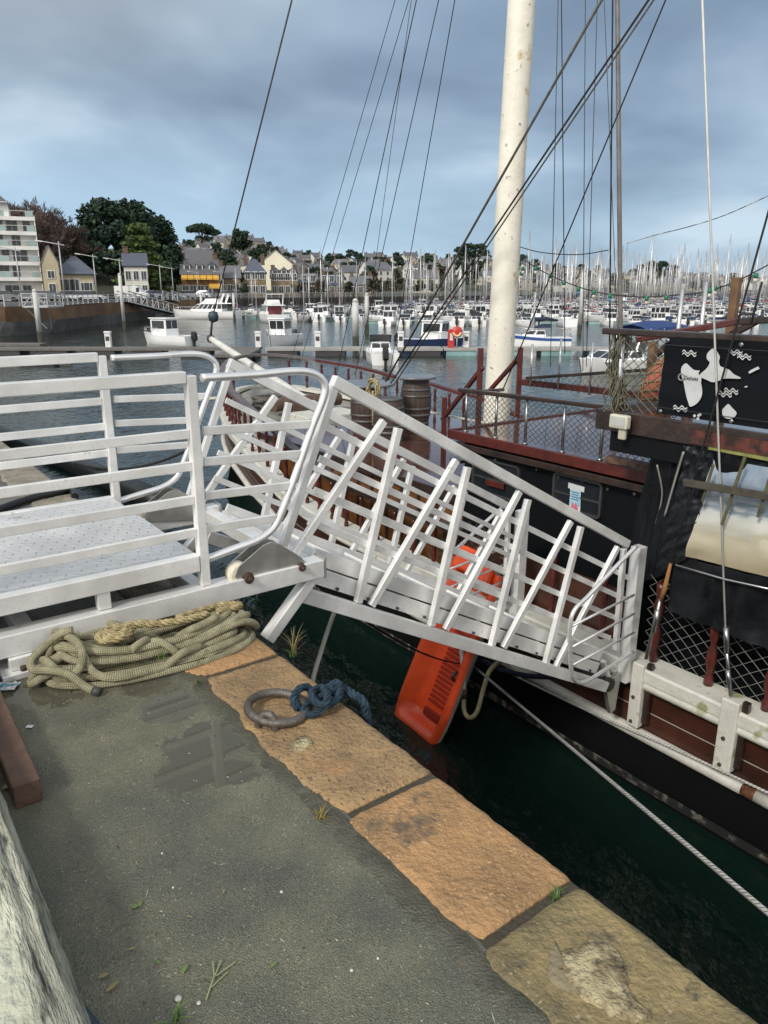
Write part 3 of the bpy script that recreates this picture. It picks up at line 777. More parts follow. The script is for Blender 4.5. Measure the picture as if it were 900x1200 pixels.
# ------------------------------------------------------------------ trees
bark = mat('bark', (.085, .065, .05), rough=.95, c2=(.05, .04, .03), scale=8, bump=.5)
twig_m = mat('bare_twigs', (.105, .072, .060), rough=.95, c2=(.068, .048, .042), scale=.4)
pine_m = mat('pine_foliage', (.030, .064, .034), rough=.8, c2=(.011, .028, .017), scale=.45, thr=(.42, .58))
cedar_m = mat('cedar_foliage', (.10, .145, .03), rough=.8, c2=(.03, .06, .018), scale=.5, thr=(.40, .60))
bush_m = mat('shrub_foliage', (.055, .068, .028), rough=.85, c2=(.025, .035, .016), scale=.5)
brown_m = mat('winter_foliage', (.085, .07, .042), rough=.9, c2=(.045, .04, .026), scale=.5)
def leaf_crown(clumps, n_leaf, size, rng, flat=.6):
    mb = MB()
    for c, r_ in clumps:
        for _ in range(n_leaf):
            while True:
                q = Vector((rng.uniform(-1, 1), rng.uniform(-1, 1), rng.uniform(-1, 1)))
                if .35 < q.length < 1: break
            p = c + Vector((q.x * r_.x, q.y * r_.y, q.z * r_.z))
            a = Vector((rng.gauss(0, 1), rng.gauss(0, 1), rng.gauss(0, .6))).normalized(); b = a.orthogonal().normalized()
            b = (b * math.cos(1) + a.cross(b) * math.sin(rng.uniform(0, 6))).normalized()
            s_ = size * rng.uniform(.6, 1.3)
            mb.add([p - a * s_, p + b * s_ * flat, p + a * s_, p - b * s_ * flat], [(0, 1, 2, 3)])
    return mb
def tree(name, p, h, w, label, cat, m, rng, form='round', group=None, n=26, nl=60, leaf=.45):
    root = thing(name, p, label, cat, group)
    tb = MB()
    th = h * (.55 if form == 'umbrella' else .4)
    tb.tube([p + Vector((0, 0, -.5)), p + Vector((w * .02, 0, th * .5)), p + Vector((w * .03, w * .02, th)), p + Vector((w * .02, 0, h * .85))], [h * .03, h * .024, h * .02, h * .006], 6)
    cl = []
    for k in range(n):
        if form == 'umbrella':
            a = rng.uniform(0, 2 * PI); rr = (rng.random() ** .5) * w * .46; z = h * (.86 - .22 * (rr / (w * .46)) ** 2) + rng.uniform(-.05, .05) * h
            cl.append((p + Vector((math.cos(a) * rr, math.sin(a) * rr, z)), Vector((w * .13, w * .13, h * .075))))
        elif form == 'tiers':
            t = rng.random(); a = rng.uniform(0, 2 * PI); rr = w * .5 * (1 - t * .75) * rng.uniform(.35, 1.0)
            z = h * (.12 + .86 * t)
            cl.append((p + Vector((math.cos(a) * rr, math.sin(a) * rr, z)), Vector((w * .15, w * .15, h * .03))))
        else:
            a = rng.uniform(0, 2 * PI); e = rng.uniform(-.6, 1); rr = w * .40 * math.sqrt(max(0, 1 - e * e * .8)) * rng.uniform(.5, 1.05)
            cl.append((p + Vector((math.cos(a) * rr, math.sin(a) * rr, h * (.58 + .36 * e))), Vector((w * .16, w * .16, h * .12))))
    for c, r_ in cl[::3]:
        tb.tube([p + Vector((0, 0, th * rng.uniform(.6, 1))), c.lerp(p + Vector((0, 0, th)), .4) + Vector((0, 0, .3)), c], [h * .010, h * .007, h * .003], 4)
    tb.build('trunk', bark, root)
    leaf_crown(cl, nl, leaf, rng).build('crown', m, root)
    return root
def bare_tree(name, p, h, w, label, rng, group):
    root = thing(name, p, label, 'tree', group)
    tb, cb = MB(), MB()
    def stick(mb, a, b, r0, r1):
        t = (b - a).normalized(); x = t.orthogonal().normalized(); y = t.cross(x)
        vs_ = [a + (x * math.cos(k * 2.094) + y * math.sin(k * 2.094)) * r0 for k in range(3)] + [b + (x * math.cos(k * 2.094) + y * math.sin(k * 2.094)) * r1 for k in range(3)]
        mb.add(vs_, [(0, 1, 4, 3), (1, 2, 5, 4), (2, 0, 3, 5)])
    def grow(a, d, L, r_, lev):
        b = a + d * L
        stick(tb if lev < 2 else cb, a, b, r_, r_ * .65)
        if lev >= 5: return
        for _ in range(4 if lev < 4 else 5):
            nd = (d * 1.1 + Vector((rng.gauss(0, .5), rng.gauss(0, .5), rng.gauss(.12, .3)))).normalized()
            grow(a.lerp(b, rng.uniform(.45, 1)), nd, L * rng.uniform(.52, .78), max(.045, r_ * .5), lev + 1)
    grow(p - Vector((0, 0, .5)), Vector((rng.gauss(0, .05), rng.gauss(0, .05), 1)).normalized(), h * .36, h * .018, 0)
    tb.build('trunk', bark, root); cb.build('twigs', twig_m, root)
    return root
trng = random.Random(11)
G_BARE = 'bare winter trees on the bluff behind the flats'
bp_ = [bare_tree('bare_tree', land_pt(20, 118), 13, 8, 'bare purple brown winter tree on the wooded bluff', random.Random(k), G_BARE) for k in range(3)]
slots = [(-60, 116), (-35, 122), (-10, 118), (8, 126), (24, 118), (40, 124), (52, 116), (62, 128), (74, 122), (84, 132), (94, 126), (15, 140), (35, 142), (52, 146), (70, 142), (88, 146), (102, 142), (112, 138), (120, 146), (-20, 140), (28, 132), (46, 134), (66, 136), (80, 138), (100, 134), (0, 133), (57, 124), (128, 150), (136, 146), (108, 150)]
for i, (u, Y) in enumerate(slots):
    Y += 34
    p = land_pt(u, Y); tgt = lerp([-100, 0, 20, 60, 80, 100, 112, 125, 140], [226, 222, 218, 222, 238, 262, 290, 306, 312], u)
    hh = max(3.5, (zv(tgt + trng.uniform(-4, 8) + (Y - 150) * .15, Y) - p.z)); sc = hh / 12.2
    sc = min(sc, 1.75)
    if i < 3:
        bp_[i].location = p; bp_[i].scale = (sc, sc, sc); bp_[i].rotation_euler.z = trng.uniform(0, 6)
    else:
        dup(bp_[i % 3], loc=p, rz=trng.uniform(0, 6), scale=sc)
def big_tree(name, u, vb, vt, wpx, Y, label, m, form, **k):
    p = land_pt(u, Y); zb = zv(vb, Y) if vb else p.z
    p.z = min(p.z, zb) if vb else p.z
    return tree(name, p, zv(vt, Y) - p.z, px_w(wpx, Y), label, 'tree', m, trng, form, **k)
big_tree('pine_tree', 128, None, 236, 58, 170, 'broad dark green pine at the left of the clump above the villa', pine_m, 'round', n=44, nl=110, leaf=.5)
big_tree('pine_tree', 160, None, 238, 62, 178, 'tallest dark pine in the middle of the clump above the villa', pine_m, 'round', n=48, nl=110, leaf=.5)
big_tree('pine_tree', 190, None, 256, 44, 186, 'rounded dark pine at the right end of the clump above the villa', pine_m, 'round', n=36, nl=100, leaf=.5)
big_tree('cedar_tree', 166, 332, 262, 66, 150, 'bright yellow green cedar with drooping tiers above the pale villa', cedar_m, 'tiers', n=80, nl=70, leaf=.42)
big_tree('cypress_tree', 205, 330, 285, 24, 168, 'dark green conical tree left of the orange restaurant', pine_m, 'round', n=24, nl=90, leaf=.45)
big_tree('pine_tree', 240, None, 260, 40, 420, 'umbrella pine on the skyline above the restaurant', pine_m, 'umbrella', n=40, nl=60, leaf=.9)
big_tree('pine_tree', 285, None, 269, 26, 440, 'smaller round pine on the skyline right of the umbrella pine', pine_m, 'round', n=26, nl=60, leaf=.9)
# copies over the hillside
tp = [tree('hillside_tree', land_pt(230, 300), 9, 9, 'dark evergreen tree between the houses of the far hillside', 'tree', pine_m, trng, 'round', 'dark evergreens on the far hillside', 14, 60, .6),
      tree('hillside_tree', land_pt(232, 310), 8, 9, 'olive green bushy tree between the houses of the far hillside', 'tree', bush_m, trng, 'round', 'olive bushy trees on the far hillside', 14, 60, .6),
      tree('hillside_tree', land_pt(234, 320), 7, 8, 'brown leafless looking tree between the houses of the far hillside', 'tree', brown_m, trng, 'round', 'brown winter trees on the far hillside', 14, 50, .55)]
first = [True] * 3; cnt = 0; tries = 0
while cnt < 270 and tries < 5000:
    tries += 1
    u = trng.uniform(212, 930); ys = shore_Y(u) + 34
    Y = ys + (RIDGE_Y + 5 - ys) * trng.random() ** .75
    if u < 262 and Y < 250: continue
    if 285 < u < 365 and Y < 255: continue
    p = land_pt(u, Y)
    if any((p - q).length < 5.0 for q, _, _ in hill_spots): continue
    k = trng.choice([0, 0, 1, 2, 2]); sc = trng.uniform(.5, .95)
    if first[k]: tp[k].location = p; first[k] = False
    else: dup(tp[k], loc=p, rz=trng.uniform(0, 6), scale=sc)
    cnt += 1
for (u, Y, sc) in ((116, 162, .8), (128, 158, .7), (138, 162, .9), (148, 160, .75), (182, 160, .8), (196, 166, .8)):
    dup(tp[1 if u % 4 else 0], loc=land_pt(u, Y), rz=u, scale=sc)
for (u, Y, k, sc) in ((348, 186, 2, .55), (374, 190, 2, .6), (404, 196, 1, .5), (440, 200, 2, .7), (452, 205, 2, .65), (464, 214, 2, .75), (486, 222, 1, .6), (500, 226, 2, .7), (520, 236, 2, .7), (282, 166, 1, .4)):
    dup(tp[k], loc=land_pt(u, Y), rz=u, scale=sc)
for (u, Y, sc) in ((548, 560, 1.5), (538, 565, 1.25), (560, 570, 1.4), (568, 560, 1.1), (612, 600, 1.2), (625, 600, 1.0), (750, 600, 1.3), (762, 600, 1.5), (775, 600, 1.45), (787, 600, 1.2), (740, 605, 1.0), (700, 600, 1.0), (680, 600, .9)):
    dup(tp[0], loc=land_pt(u, Y), rz=u, scale=sc)

# ------------------------------------------------------------------ promenade furniture
lamp_m = mat('grey_lamp_metal', (.42, .43, .44), rough=.5, metal=.3)
lp0 = None
for i, (u, vt, Y) in enumerate(((75, 283, 104), (113, 298, 112), (143, 303, 120), (189, 310, 138), (203, 313, 144), (232, 318, 152), (262, 318, 160), (24, 290, 84))):
    p = Vector(((u - 450) * KX * Y, Y, .03)); h = zv(vt, Y) - .03
    if lp0 is None:
        lp0 = thing('street_lamp', p, 'tall grey lamp post with one side arm on the far promenade', 'street lamp', 'lamp posts along the far promenade')
        mb = MB(); mb.tube([p, p + Vector((0, 0, h))], [.12, .08], 8); mb.build('post', lamp_m, lp0)
        mb = MB(); mb.bar(p + Vector((.7, 0, h - .45)), p + Vector((-1.9, -.3, h)), .12, .12); mb.build('arm', lamp_m, lp0)
        mb = MB(); mb.bar(p + Vector((-1.9, -.3, h - .02)), p + Vector((-2.8, -.45, h + .12)), .32, .14); mb.build('lamp_head', win_white, lp0)
        h0 = h
    else: dup(lp0, loc=p, scale=h / h0)
# cars
car_cols = [(.55, .56, .58), (.04, .045, .05), (.62, .62, .62), (.10, .11, .13), (.16, .16, .17), (.05, .08, .16)]
car_paint = mat('car_paint', (1, 1, 1), rough=.3, c2=(.9, .9, .9), rand=car_cols, coat=.5)
tyre = mat('tyre_rubber', (.02, .02, .02), rough=.9)
def car_proto(p):
    root = thing('parked_car', p, 'small parked car on the far promenade road', 'car', 'cars parked along the far promenade')
    o = p
    mb = MB()
    prof = [(-2.0, .35), (-2.0, .85), (-1.75, .95), (1.0, .98), (1.95, .78), (2.05, .4)]
    mb.prism(prof, o + Vector((0, -.82, 0)), Vector((1, 0, 0)), Vector((0, 0, 1)), Vector((0, 1, 0)), 1.64)
    mb.box(o + Vector((-1.45, -.63, 1.455)), o + Vector((.33, .63, 1.52)))
    mb.build('body', car_paint, root, bevel=.03)
    mb = MB(); mb.add([o + Vector(q) for q in ((-1.85, -.78, .94), (1.0, -.78, .97), (.35, -.62, 1.45), (-1.45, -.62, 1.48), (-1.85, .78, .94), (1.0, .78, .97), (.35, .62, 1.45), (-1.45, .62, 1.48))], [(0, 1, 2, 3), (5, 4, 7, 6), (1, 5, 6, 2), (4, 0, 3, 7), (3, 2, 6, 7)])
    mb.build('windows', win_dark, root)
    for x in (-1.25, 1.3):
        for y in (-.83, .83):
            mb = MB(); mb.lathe([(.31, -.1), (.33, -.08), (.33, .08), (.31, .1)], o + Vector((x, y, .33)), 12, axis=(0, 1, 0)); mb.build('wheel', tyre, root)
    return root
cp0 = None
crng = random.Random(4)
for i, u in enumerate((-12, 6, 20, 37, 46, 58, 84, 92, 101, 106, 156, 164, 176, 186, 222, 236, 262, 272)):
    Y = max(shore_Y(u) + (7.0 if i % 2 else 10.0), (112 if i % 2 else 116) if u < 130 else 0); p = Vector(((u - 450) * KX * Y, Y, .04))
    if cp0 is None: cp0 = car_proto(p); cp0.rotation_euler.z = crng.uniform(-.3, .3)
    else: dup(cp0, loc=p, rz=crng.choice([0, PI, .9, 2.2]) + crng.uniform(-.2, .2))
# white delivery van
p = Vector(((154 - 450) * KX * 122, 122, .04))
vn = thing('delivery_van', p, 'white van parked before the pale villa on the promenade', 'van')
mb = MB(); mb.prism([(-2.4, .4), (-2.4, 2.2), (1.2, 2.2), (1.9, 1.25), (2.5, 1.0), (2.5, .4)], p + Vector((0, -.9, 0)), Vector((1, 0, 0)), Vector((0, 0, 1)), Vector((0, 1, 0)), 1.8); mb.build('body', white_pl, vn, bevel=.05)
for x in (-1.5, 1.6):
    for y in (-.88, .88):
        mb = MB(); mb.lathe([(.36, -.1), (.36, .1)], p + Vector((x, y, .36)), 12, axis=(0, 1, 0)); mb.build('wheel', tyre, vn)
mb = MB(); mb.box(p + Vector((1.0, -.915, 1.3)), p + Vector((1.5, -.903, 1.95))); mb.build('window', win_dark, vn)

# ------------------------------------------------------------------ piles, gangways, pontoons
pile_m = mat('pale_pile', (.56, .56, .54), rough=.7, c2=(.42, .42, .40), scale=.8)
weed_m = mat('pile_weed', (.06, .06, .045), rough=.9, c2=(.03, .035, .025), scale=2)
def pile(u, vt, vb, r_, label):
    p = atz(u, vb, WZ); zt = zv(vt, p.y)
    root = thing('mooring_pile', p, label, 'pile', 'white mooring piles')
    mb = MB(); mb.tube([p + Vector((0, 0, .9)), Vector((p.x, p.y, zt))], r_, 10); mb.build('shaft', pile_m, root)
    mb = MB(); mb.tube([p + Vector((0, 0, -1.5)), p + Vector((0, 0, .903))], r_ * 1.03, 10); mb.build('weed_band', weed_m, root)
    mb = MB(); mb.lathe([(r_ * 1.05, 0), (r_ * .7, r_ * .8), (.02, r_ * 1.1)], Vector((p.x, p.y, zt)), 10); mb.build('cap', pile_m, root)
pile(48, 342, 401, .22, 'thick white pile in front of the flats, nearest the left edge')
pile(146, 322, 385, .20, 'white pile rising before the quay wall left of the fishing boat')
pile(417, 354, 408, .26, 'thick pale pile at the near pontoon left of the outboard boat')
pile(430, 346, 391, .22, 'pale pile standing free in the fairway beside the thick pile')
pile(679, 318, 391, .22, 'grey pile standing in open water behind the ship mast')
pile(237, 345, 372, .20, 'short white pile beside the big motor cruiser')
pile(275, 345, 376, .20, 'white pile between the two flybridge cruisers')
steel_w = mat('galvanised_truss', (.55, .56, .56), rough=.5, metal=.3, c2=(.42, .43, .43), scale=1)
def truss_ramp(a, b, w, h, label):
    a, b = Vector(a), Vector(b)
    root = thing('access_ramp', a, label, 'ramp')
    t = (b - a); L = t.length; t /= L; side = Vector((0, 0, 1)).cross(t).normalized()
    up = Vector((0, 0, 1)); n = 9
    mb = MB()
    for sgn in (-1, 1):
        o = side * (w / 2 * sgn)
        mb.bar(a + o, b + o, .14, .18); mb.bar(a + o + up * h, b + o + up * h, .12, .12)
    mb.build('chords', steel_w, root)
    mb = MB()
    for sgn in (-1, 1):
        o = side * (w / 2 * sgn)
        for k in range(n + 1):
            p = a + t * (L * k / n) + o; mb.bar(p, p + up * h, .09, .09)
            if k < n: mb.bar(p + (up * h if k % 2 else Vector()), a + t * (L * (k + 1) / n) + o + (Vector() if k % 2 else up * h), .07, .07)
    mb.build('lattice', steel_w, root)
    mb = MB(); mb.bar(a, b, w - .1, .06); mb.build('walkway', concrete_old, root)
pa = Vector(((143 - 450) * KX * 109, 109, .1)); pb = atz(204, 368, WZ + .55)
truss_ramp(pa, pb, 1.6, 1.4, 'long white lattice ramp from the promenade down to the pontoon')
pa = Vector(((196 - 450) * KX * 132, 132, .1)); pb = atz(243, 363.5, WZ + .55)
truss_ramp(pa, pb, 1.6, 1.4, 'second white lattice ramp further right along the promenade')
# bridgehead platform in front of the flats
p = Vector(((50 - 450) * KX * 79, 79, 0))
br = thing('ramp_platform', p, 'white railed platform on struts against the quay wall by the flats', 'platform')
mb = MB(); mb.box(p + Vector((-1.5, -1.6, -.05)), p + Vector((1.0, 2.2, .1))); mb.build('deck', steel_w, br)
mb = MB()
for q in ((-1.5, -1.6), (-.3, -1.6), (1.0, -1.6), (1.0, .3), (1.0, 2.2), (-1.5, 2.2)): mb.bar(p + Vector((*q, 0)), p + Vector((*q, 1.3)), .07, .07)
for z in (.5, .9, 1.3):
    mb.bar(p + Vector((-1.5, -1.6, z)), p + Vector((1.0, -1.6, z)), .06, .06); mb.bar(p + Vector((1.0, -1.6, z)), p + Vector((1.0, 2.2, z)), .06, .06)
mb.bar(p + Vector((-1.5, -1.6, 0)), p + Vector((-.3, -1.6, 1.3)), .06, .06); mb.bar(p + Vector((-.3, -1.6, 1.3)), p + Vector((1, -1.6, 0)), .06, .06)
mb.build('railing', steel_w, br)
mb = MB(); mb.bar(p + Vector((1, -1.4, 0)), p + Vector((.1, .8, -2.2)), .12, .12); mb.bar(p + Vector((-1.4, -1.4, 0)), p + Vector((-.4, .8, -2.2)), .12, .12); mb.build('strut', steel_w, br)

pont_top = mat('pontoon_concrete', (.36, .35, .32), rough=.8, c2=(.26, .255, .24), scale=.7)
pont_wood = mat('pontoon_planks', (.17, .16, .145), rough=.8, c2=(.11, .10, .09), scale=1.2, stretch=(8, 1, 1))
float_m = mat('pontoon_float', (.30, .48, .48), rough=.6, c2=(.16, .27, .27), scale=.5)
def pontoon(x0, x1, y0, y1, label, m=pont_top, z=.50, fl=True, name='pontoon', group=None):
    root = thing(name, Vector(((x0 + x1) / 2, (y0 + y1) / 2, WZ)), label, 'pontoon', group)
    mb = MB(); mb.box((x0, y0, WZ + z - .16), (x1, y1, WZ + z)); mb.build('deck', m, root)
    mb = MB(); x = x0
    longx = (x1 - x0) > (y1 - y0)
    if longx:
        while x < x1 - .5:
            mb.box((x + .15, y0 + .06, WZ - .3), (min(x + 2.2, x1), y1 - .06, WZ + z - .163)); x += 3.3
    else:
        y = y0
        while y < y1 - .5:
            mb.box((x0 + .06, y + .15, WZ - .3), (x1 - .06, min(y + 2.0, y1), WZ + z - .163)); y += 3.3
    mb.build('floats', float_m if fl else dark_gap, root)
    return root
NPY = 53.0
Lx = lambda u, Y: (u - 450) * KX * Y
pontoon(Lx(-140, NPY), Lx(300, NPY), NPY, NPY + 1.7, 'long grey plank pontoon across the basin left of the ship bow', pont_wood, fl=False)
pontoon(Lx(308, NPY), Lx(520, NPY), NPY - .2, NPY + 2.0, 'pale concrete pontoon behind the barrels with small boats alongside', pont_top, fl=False)
pontoon(Lx(522, NPY), Lx(880, NPY), NPY - .1, NPY + 1.9, 'pale concrete pontoon passing behind the ship mast', pont_top)
pontoon(Lx(4, 46), Lx(64, 46), 46.5, 47.4, 'short low plank jetty near the left edge', pont_wood, fl=False, z=.42)
pontoon(Lx(-40, 58), Lx(42, 58), 57.5, 58.8, 'plank pontoon reaching in from the left edge behind the jetty', pont_wood, fl=False)
pontoon(Lx(308, NPY) - 2.4, Lx(308, NPY) - .3, NPY - 5.5, NPY - .3, 'short finger pontoon lying askew by the bowsprit', pont_wood, fl=False)
pontoon(Lx(150, 128), Lx(300, 128), 126.5, 128.5, 'far pontoon with pale blue green floats below the lattice ramps', pont_top)
# pontoon furniture
ped_m = mat('white_pedestal', (.74, .74, .72), rough=.5)
ped0 = None
for u in (121, 371, 548, 300, 470):
    p = Vector((Lx(u, NPY + 1.0), NPY + 1.0, WZ + .5))
    if ped0 is None:
        ped0 = thing('service_pedestal', p, 'white power pedestal standing on the near pontoon', 'pedestal', 'white pedestals on the near pontoons')
        mb = MB(); mb.box(p + Vector((-.2, -.16, 0)), p + Vector((.2, .16, .95))); mb.build('body', ped_m, ped0, bevel=.03)
        mb = MB(); mb.box(p + Vector((-.23, -.19, .953)), p + Vector((.23, .19, 1.1))); mb.build('cap', ped_m, ped0, bevel=.04)
        mb = MB(); mb.box(p + Vector((-.13, -.175, .45)), p + Vector((.13, -.163, .75))); mb.build('panel', dark_gap, ped0)
    else: dup(ped0, loc=p)
red_m = mat('red_paint', (.52, .045, .03), rough=.5, c2=(.40, .03, .02))
orange_m = mat('buoy_orange', (.68, .20, .06), rough=.5)
p = Vector((Lx(530, NPY + .7), NPY + .7, WZ + .5))
fb = thing('fire_cabinet', p, 'red fire cabinet on the pontoon beside the navy boat', 'cabinet')
mb = MB(); mb.box(p + Vector((-.22, -.18, 0)), p + Vector((.22, .18, 1.25))); mb.build('body', red_m, fb, bevel=.03)
mb = MB(); mb.box(p + Vector((-.1, -.195, .5)), p + Vector((.1, -.183, 1.0))); mb.build('panel', ped_m, fb)
p = Vector((Lx(537, NPY + .3), NPY + .3, WZ + .5)); zc_ = zv(389, p.y)
lb = thing('lifebuoy_stand', p, 'red lifebuoy holder on a post on the pontoon', 'lifebuoy')
mb = MB(); mb.tube([p, Vector((p.x, p.y, zc_ - .2))], .04, 8); mb.build('post', lamp_m, lb)
mb = MB(); mb.lathe([(.05, -.06), (.36, -.06), (.38, 0), (.36, .06), (.05, .06)], Vector((p.x, p.y, zc_)), 20, axis=(0, 1, 0)); mb.build('holder', red_m, lb)
mb = MB(); mb.tube([Vector((p.x + .25 * math.cos(a), p.y - .1, zc_ + .25 * math.sin(a) - .02)) for a in [PI * 1.0 + PI * k / 14 for k in range(15)]], .075, 8); mb.build('buoy_ring', mat('buoy_pale', (.80, .55, .30), rough=.5), lb)

# ------------------------------------------------------------------ boats
gel = mat('white_gelcoat', (.84, .84, .83), rough=.28, c2=(.78, .78, .77), scale=.8, coat=.3)
gel_r = mat('hull_gelcoat', (1, 1, 1), rough=.3, c2=(.92, .92, .92), scale=.8, rand=[(.86, .86, .85), (.88, .88, .88), (.82, .81, .78), (.87, .87, .86), (.86, .86, .85), (.04, .07, .16), (.84, .84, .84), (.87, .87, .86), (.66, .66, .64)], coat=.3)
navy = mat('navy_gelcoat', (.018, .032, .085), rough=.25, coat=.4)
blue_gel = mat('blue_hull', (.03, .09, .30), rough=.3)
canvas_r = mat('boat_canvas', (1, 1, 1), rough=.85, rand=[(.03, .05, .14), (.55, .54, .50), (.04, .06, .16), (.30, .05, .05), (.6, .6, .58), (.03, .09, .20), (.5, .48, .42)])
blue_canvas = mat('blue_canvas', (.025, .06, .19), rough=.8, c2=(.018, .04, .13), scale=3, bump=.3, bscale=8)
navy_canvas = mat('navy_canvas', (.02, .03, .06), rough=.85)
boat_glass = mat('boat_window', (.03, .035, .04), rough=.1)
mast_m = mat('anodised_mast', (.60, .60, .60), rough=.35, metal=.5, c2=(.42, .42, .42), scale=.5, rand=[(1, 1, 1), (.8, .8, .8), (1.25, 1.25, 1.25), (.95, .93, .88)])
boot_m = mat('antifoul', (.03, .035, .05), rough=.7)
black_m = mat('black_plastic', (.018, .018, .02), rough=.4)
steel_rail = mat('polished_rail', (.6, .6, .6), rough=.25, metal=.8)
def hull_mesh(root, L, B, fb, m, stem=.12, tr=.8, rake=.25, name='hull', stripe=None):
    o = root.location
    st = []; n = 14
    for i in range(n + 1):
        t = i / n; x = -L / 2 + L * t
        b = B / 2 * (tr + (1 - tr) * min(1, t / .45)) if t < .45 else B / 2 * max(.03, 1 - ((t - .45) / .55) ** 2.3)
        sh = fb * (1 + .45 * max(0, t - .3) ** 1.5)
        xx = x + rake * max(0, t - .75) * 4 * 0
        sec = []
        k = max(0, (t - .7) / .3)
        for (fb_, fz) in ((1, 1), (.97, .55), (.90 - .3 * k, .02), (.62 - .35 * k, -.22), (0, -.40 + .2 * k)):
            sec.append((xx + rake * k * max(0, fz) * 1.2, b * fb_, (sh * fz) if fz > 0 else fz))
        row = [o + Vector((a, bb, c)) for a, bb, c in sec] + [o + Vector((a, -bb, c)) for a, bb, c in sec[-2::-1]]
        st.append(row)
    mb = MB(); mb.grid(st, smooth=True)
    b0 = len(mb.v); mb.add(st[0], [tuple(range(len(st[0])))])
    dk = [[r_[0] - Vector((0, 0, .04)), (r_[0] + r_[-1]) / 2 + Vector((0, 0, .03)), r_[-1] - Vector((0, 0, .04))] for r_ in st]
    mb.grid(dk, smooth=True, mi=1)
    h = mb.build(name, [m, gel], root)
    if stripe:
        mb = MB(); rows = []
        for r_ in st: rows.append([r_[0] * 1 + (r_[0] - (r_[0] + r_[-1]) / 2).normalized() * .015 - Vector((0, 0, .06)), r_[1].lerp(r_[0], .45) + (r_[0] - (r_[0] + r_[-1]) / 2).normalized() * .03])
        mb.grid(rows)
        rows = []
        for r_ in st: rows.append([r_[-1] + (r_[-1] - (r_[0] + r_[-1]) / 2).normalized() * .015 - Vector((0, 0, .06)), r_[-2].lerp(r_[-1], .45) + (r_[-1] - (r_[0] + r_[-1]) / 2).normalized() * .03])
        mb.grid(rows, flip=True)
        mb.build('stripe', stripe, h)
    return h
def cabin(root, x0, x1, w, z0, h, m=gel, rake0=.2, rake1=.5, taper=.85, glass=True, name='cabin', zg=.42):
    o = root.location
    lo = [(x0, -w / 2), (x1, -w / 2), (x1, w / 2), (x0, w / 2)]
    hi = [(x0 + rake0, -w / 2 * taper), (x1 - rake1, -w / 2 * taper), (x1 - rake1, w / 2 * taper), (x0 + rake0, w / 2 * taper)]
    mb = MB(); mb.add([o + Vector((*p, z0)) for p in lo] + [o + Vector((*p, z0 + h)) for p in hi], [(0, 1, 5, 4), (1, 2, 6, 5), (2, 3, 7, 6), (3, 0, 4, 7), (4, 5, 6, 7)])
    c = mb.build(name, m, root, bevel=.03)
    if glass:
        g = MB()
        def q(face, a0, a1, b0, b1):
            P = [Vector((*lo[face], z0)), Vector((*lo[(face + 1) % 4], z0)), Vector((*hi[(face + 1) % 4], z0 + h)), Vector((*hi[face], z0 + h))]
            f = lambda a, b: (P[0].lerp(P[1], a)).lerp(P[3].lerp(P[2], a), b)
            nrm = (P[1] - P[0]).cross(P[3] - P[0]).normalized()
            g.add([o + f(a, b) + nrm * .012 for a, b in ((a0, b0), (a1, b0), (a1, b1), (a0, b1))], [(0, 1, 2, 3)])
        n = max(1, int((x1 - x0) / .9))
        for k in range(n):
            q(0, (k + .1) / n, (k + .9) / n, zg, .9); q(2, (k + .1) / n, (k + .9) / n, zg, .9)
        q(1, .06, .48, zg, .92); q(1, .52, .94, zg, .92); q(3, .06, .48, zg, .92); q(3, .52, .94, zg, .92)
        g.build('windows', boat_glass, c)
    return c
def rail_bow(root, L, B, fb):
    o = root.location; mb = MB()
    pts = [o + Vector((L * (.05 + .45 * math.sin(a * PI / 2)), B / 2 * .92 * math.cos(a * PI / 2), fb * 1.15 + .5)) for a in (0, .25, .5, .75, 1)]
    pts += [Vector((p.x, 2 * o.y - p.y, p.z)) for p in pts[-2::-1]]
    mb.tube(spline(pts, 4), .022, 5)
    for p in pts: mb.tube([p, p - Vector((0, 0, .55))], .018, 4)
    mb.build('bow_rail', steel_rail, root)
def outboard(root, x, z=.35, y=0.0, s=1.0):
    o = root.location + Vector((x, y, z)); mb = MB()
    mb.prism([(-.34, .12), (-.30, .62), (-.12, .78), (.10, .74), (.16, .2), (.05, .05), (-.12, .0)], o + Vector((0, -.17 * s, 0)), Vector((s, 0, 0)), Vector((0, 0, s)), Vector((0, 1, 0)), .34 * s)
    mb.box(o + Vector((-.16, -.08, -.6)), o + Vector((.06, .08, .05))); mb.build('outboard_motor', black_m, root, bevel=.04)
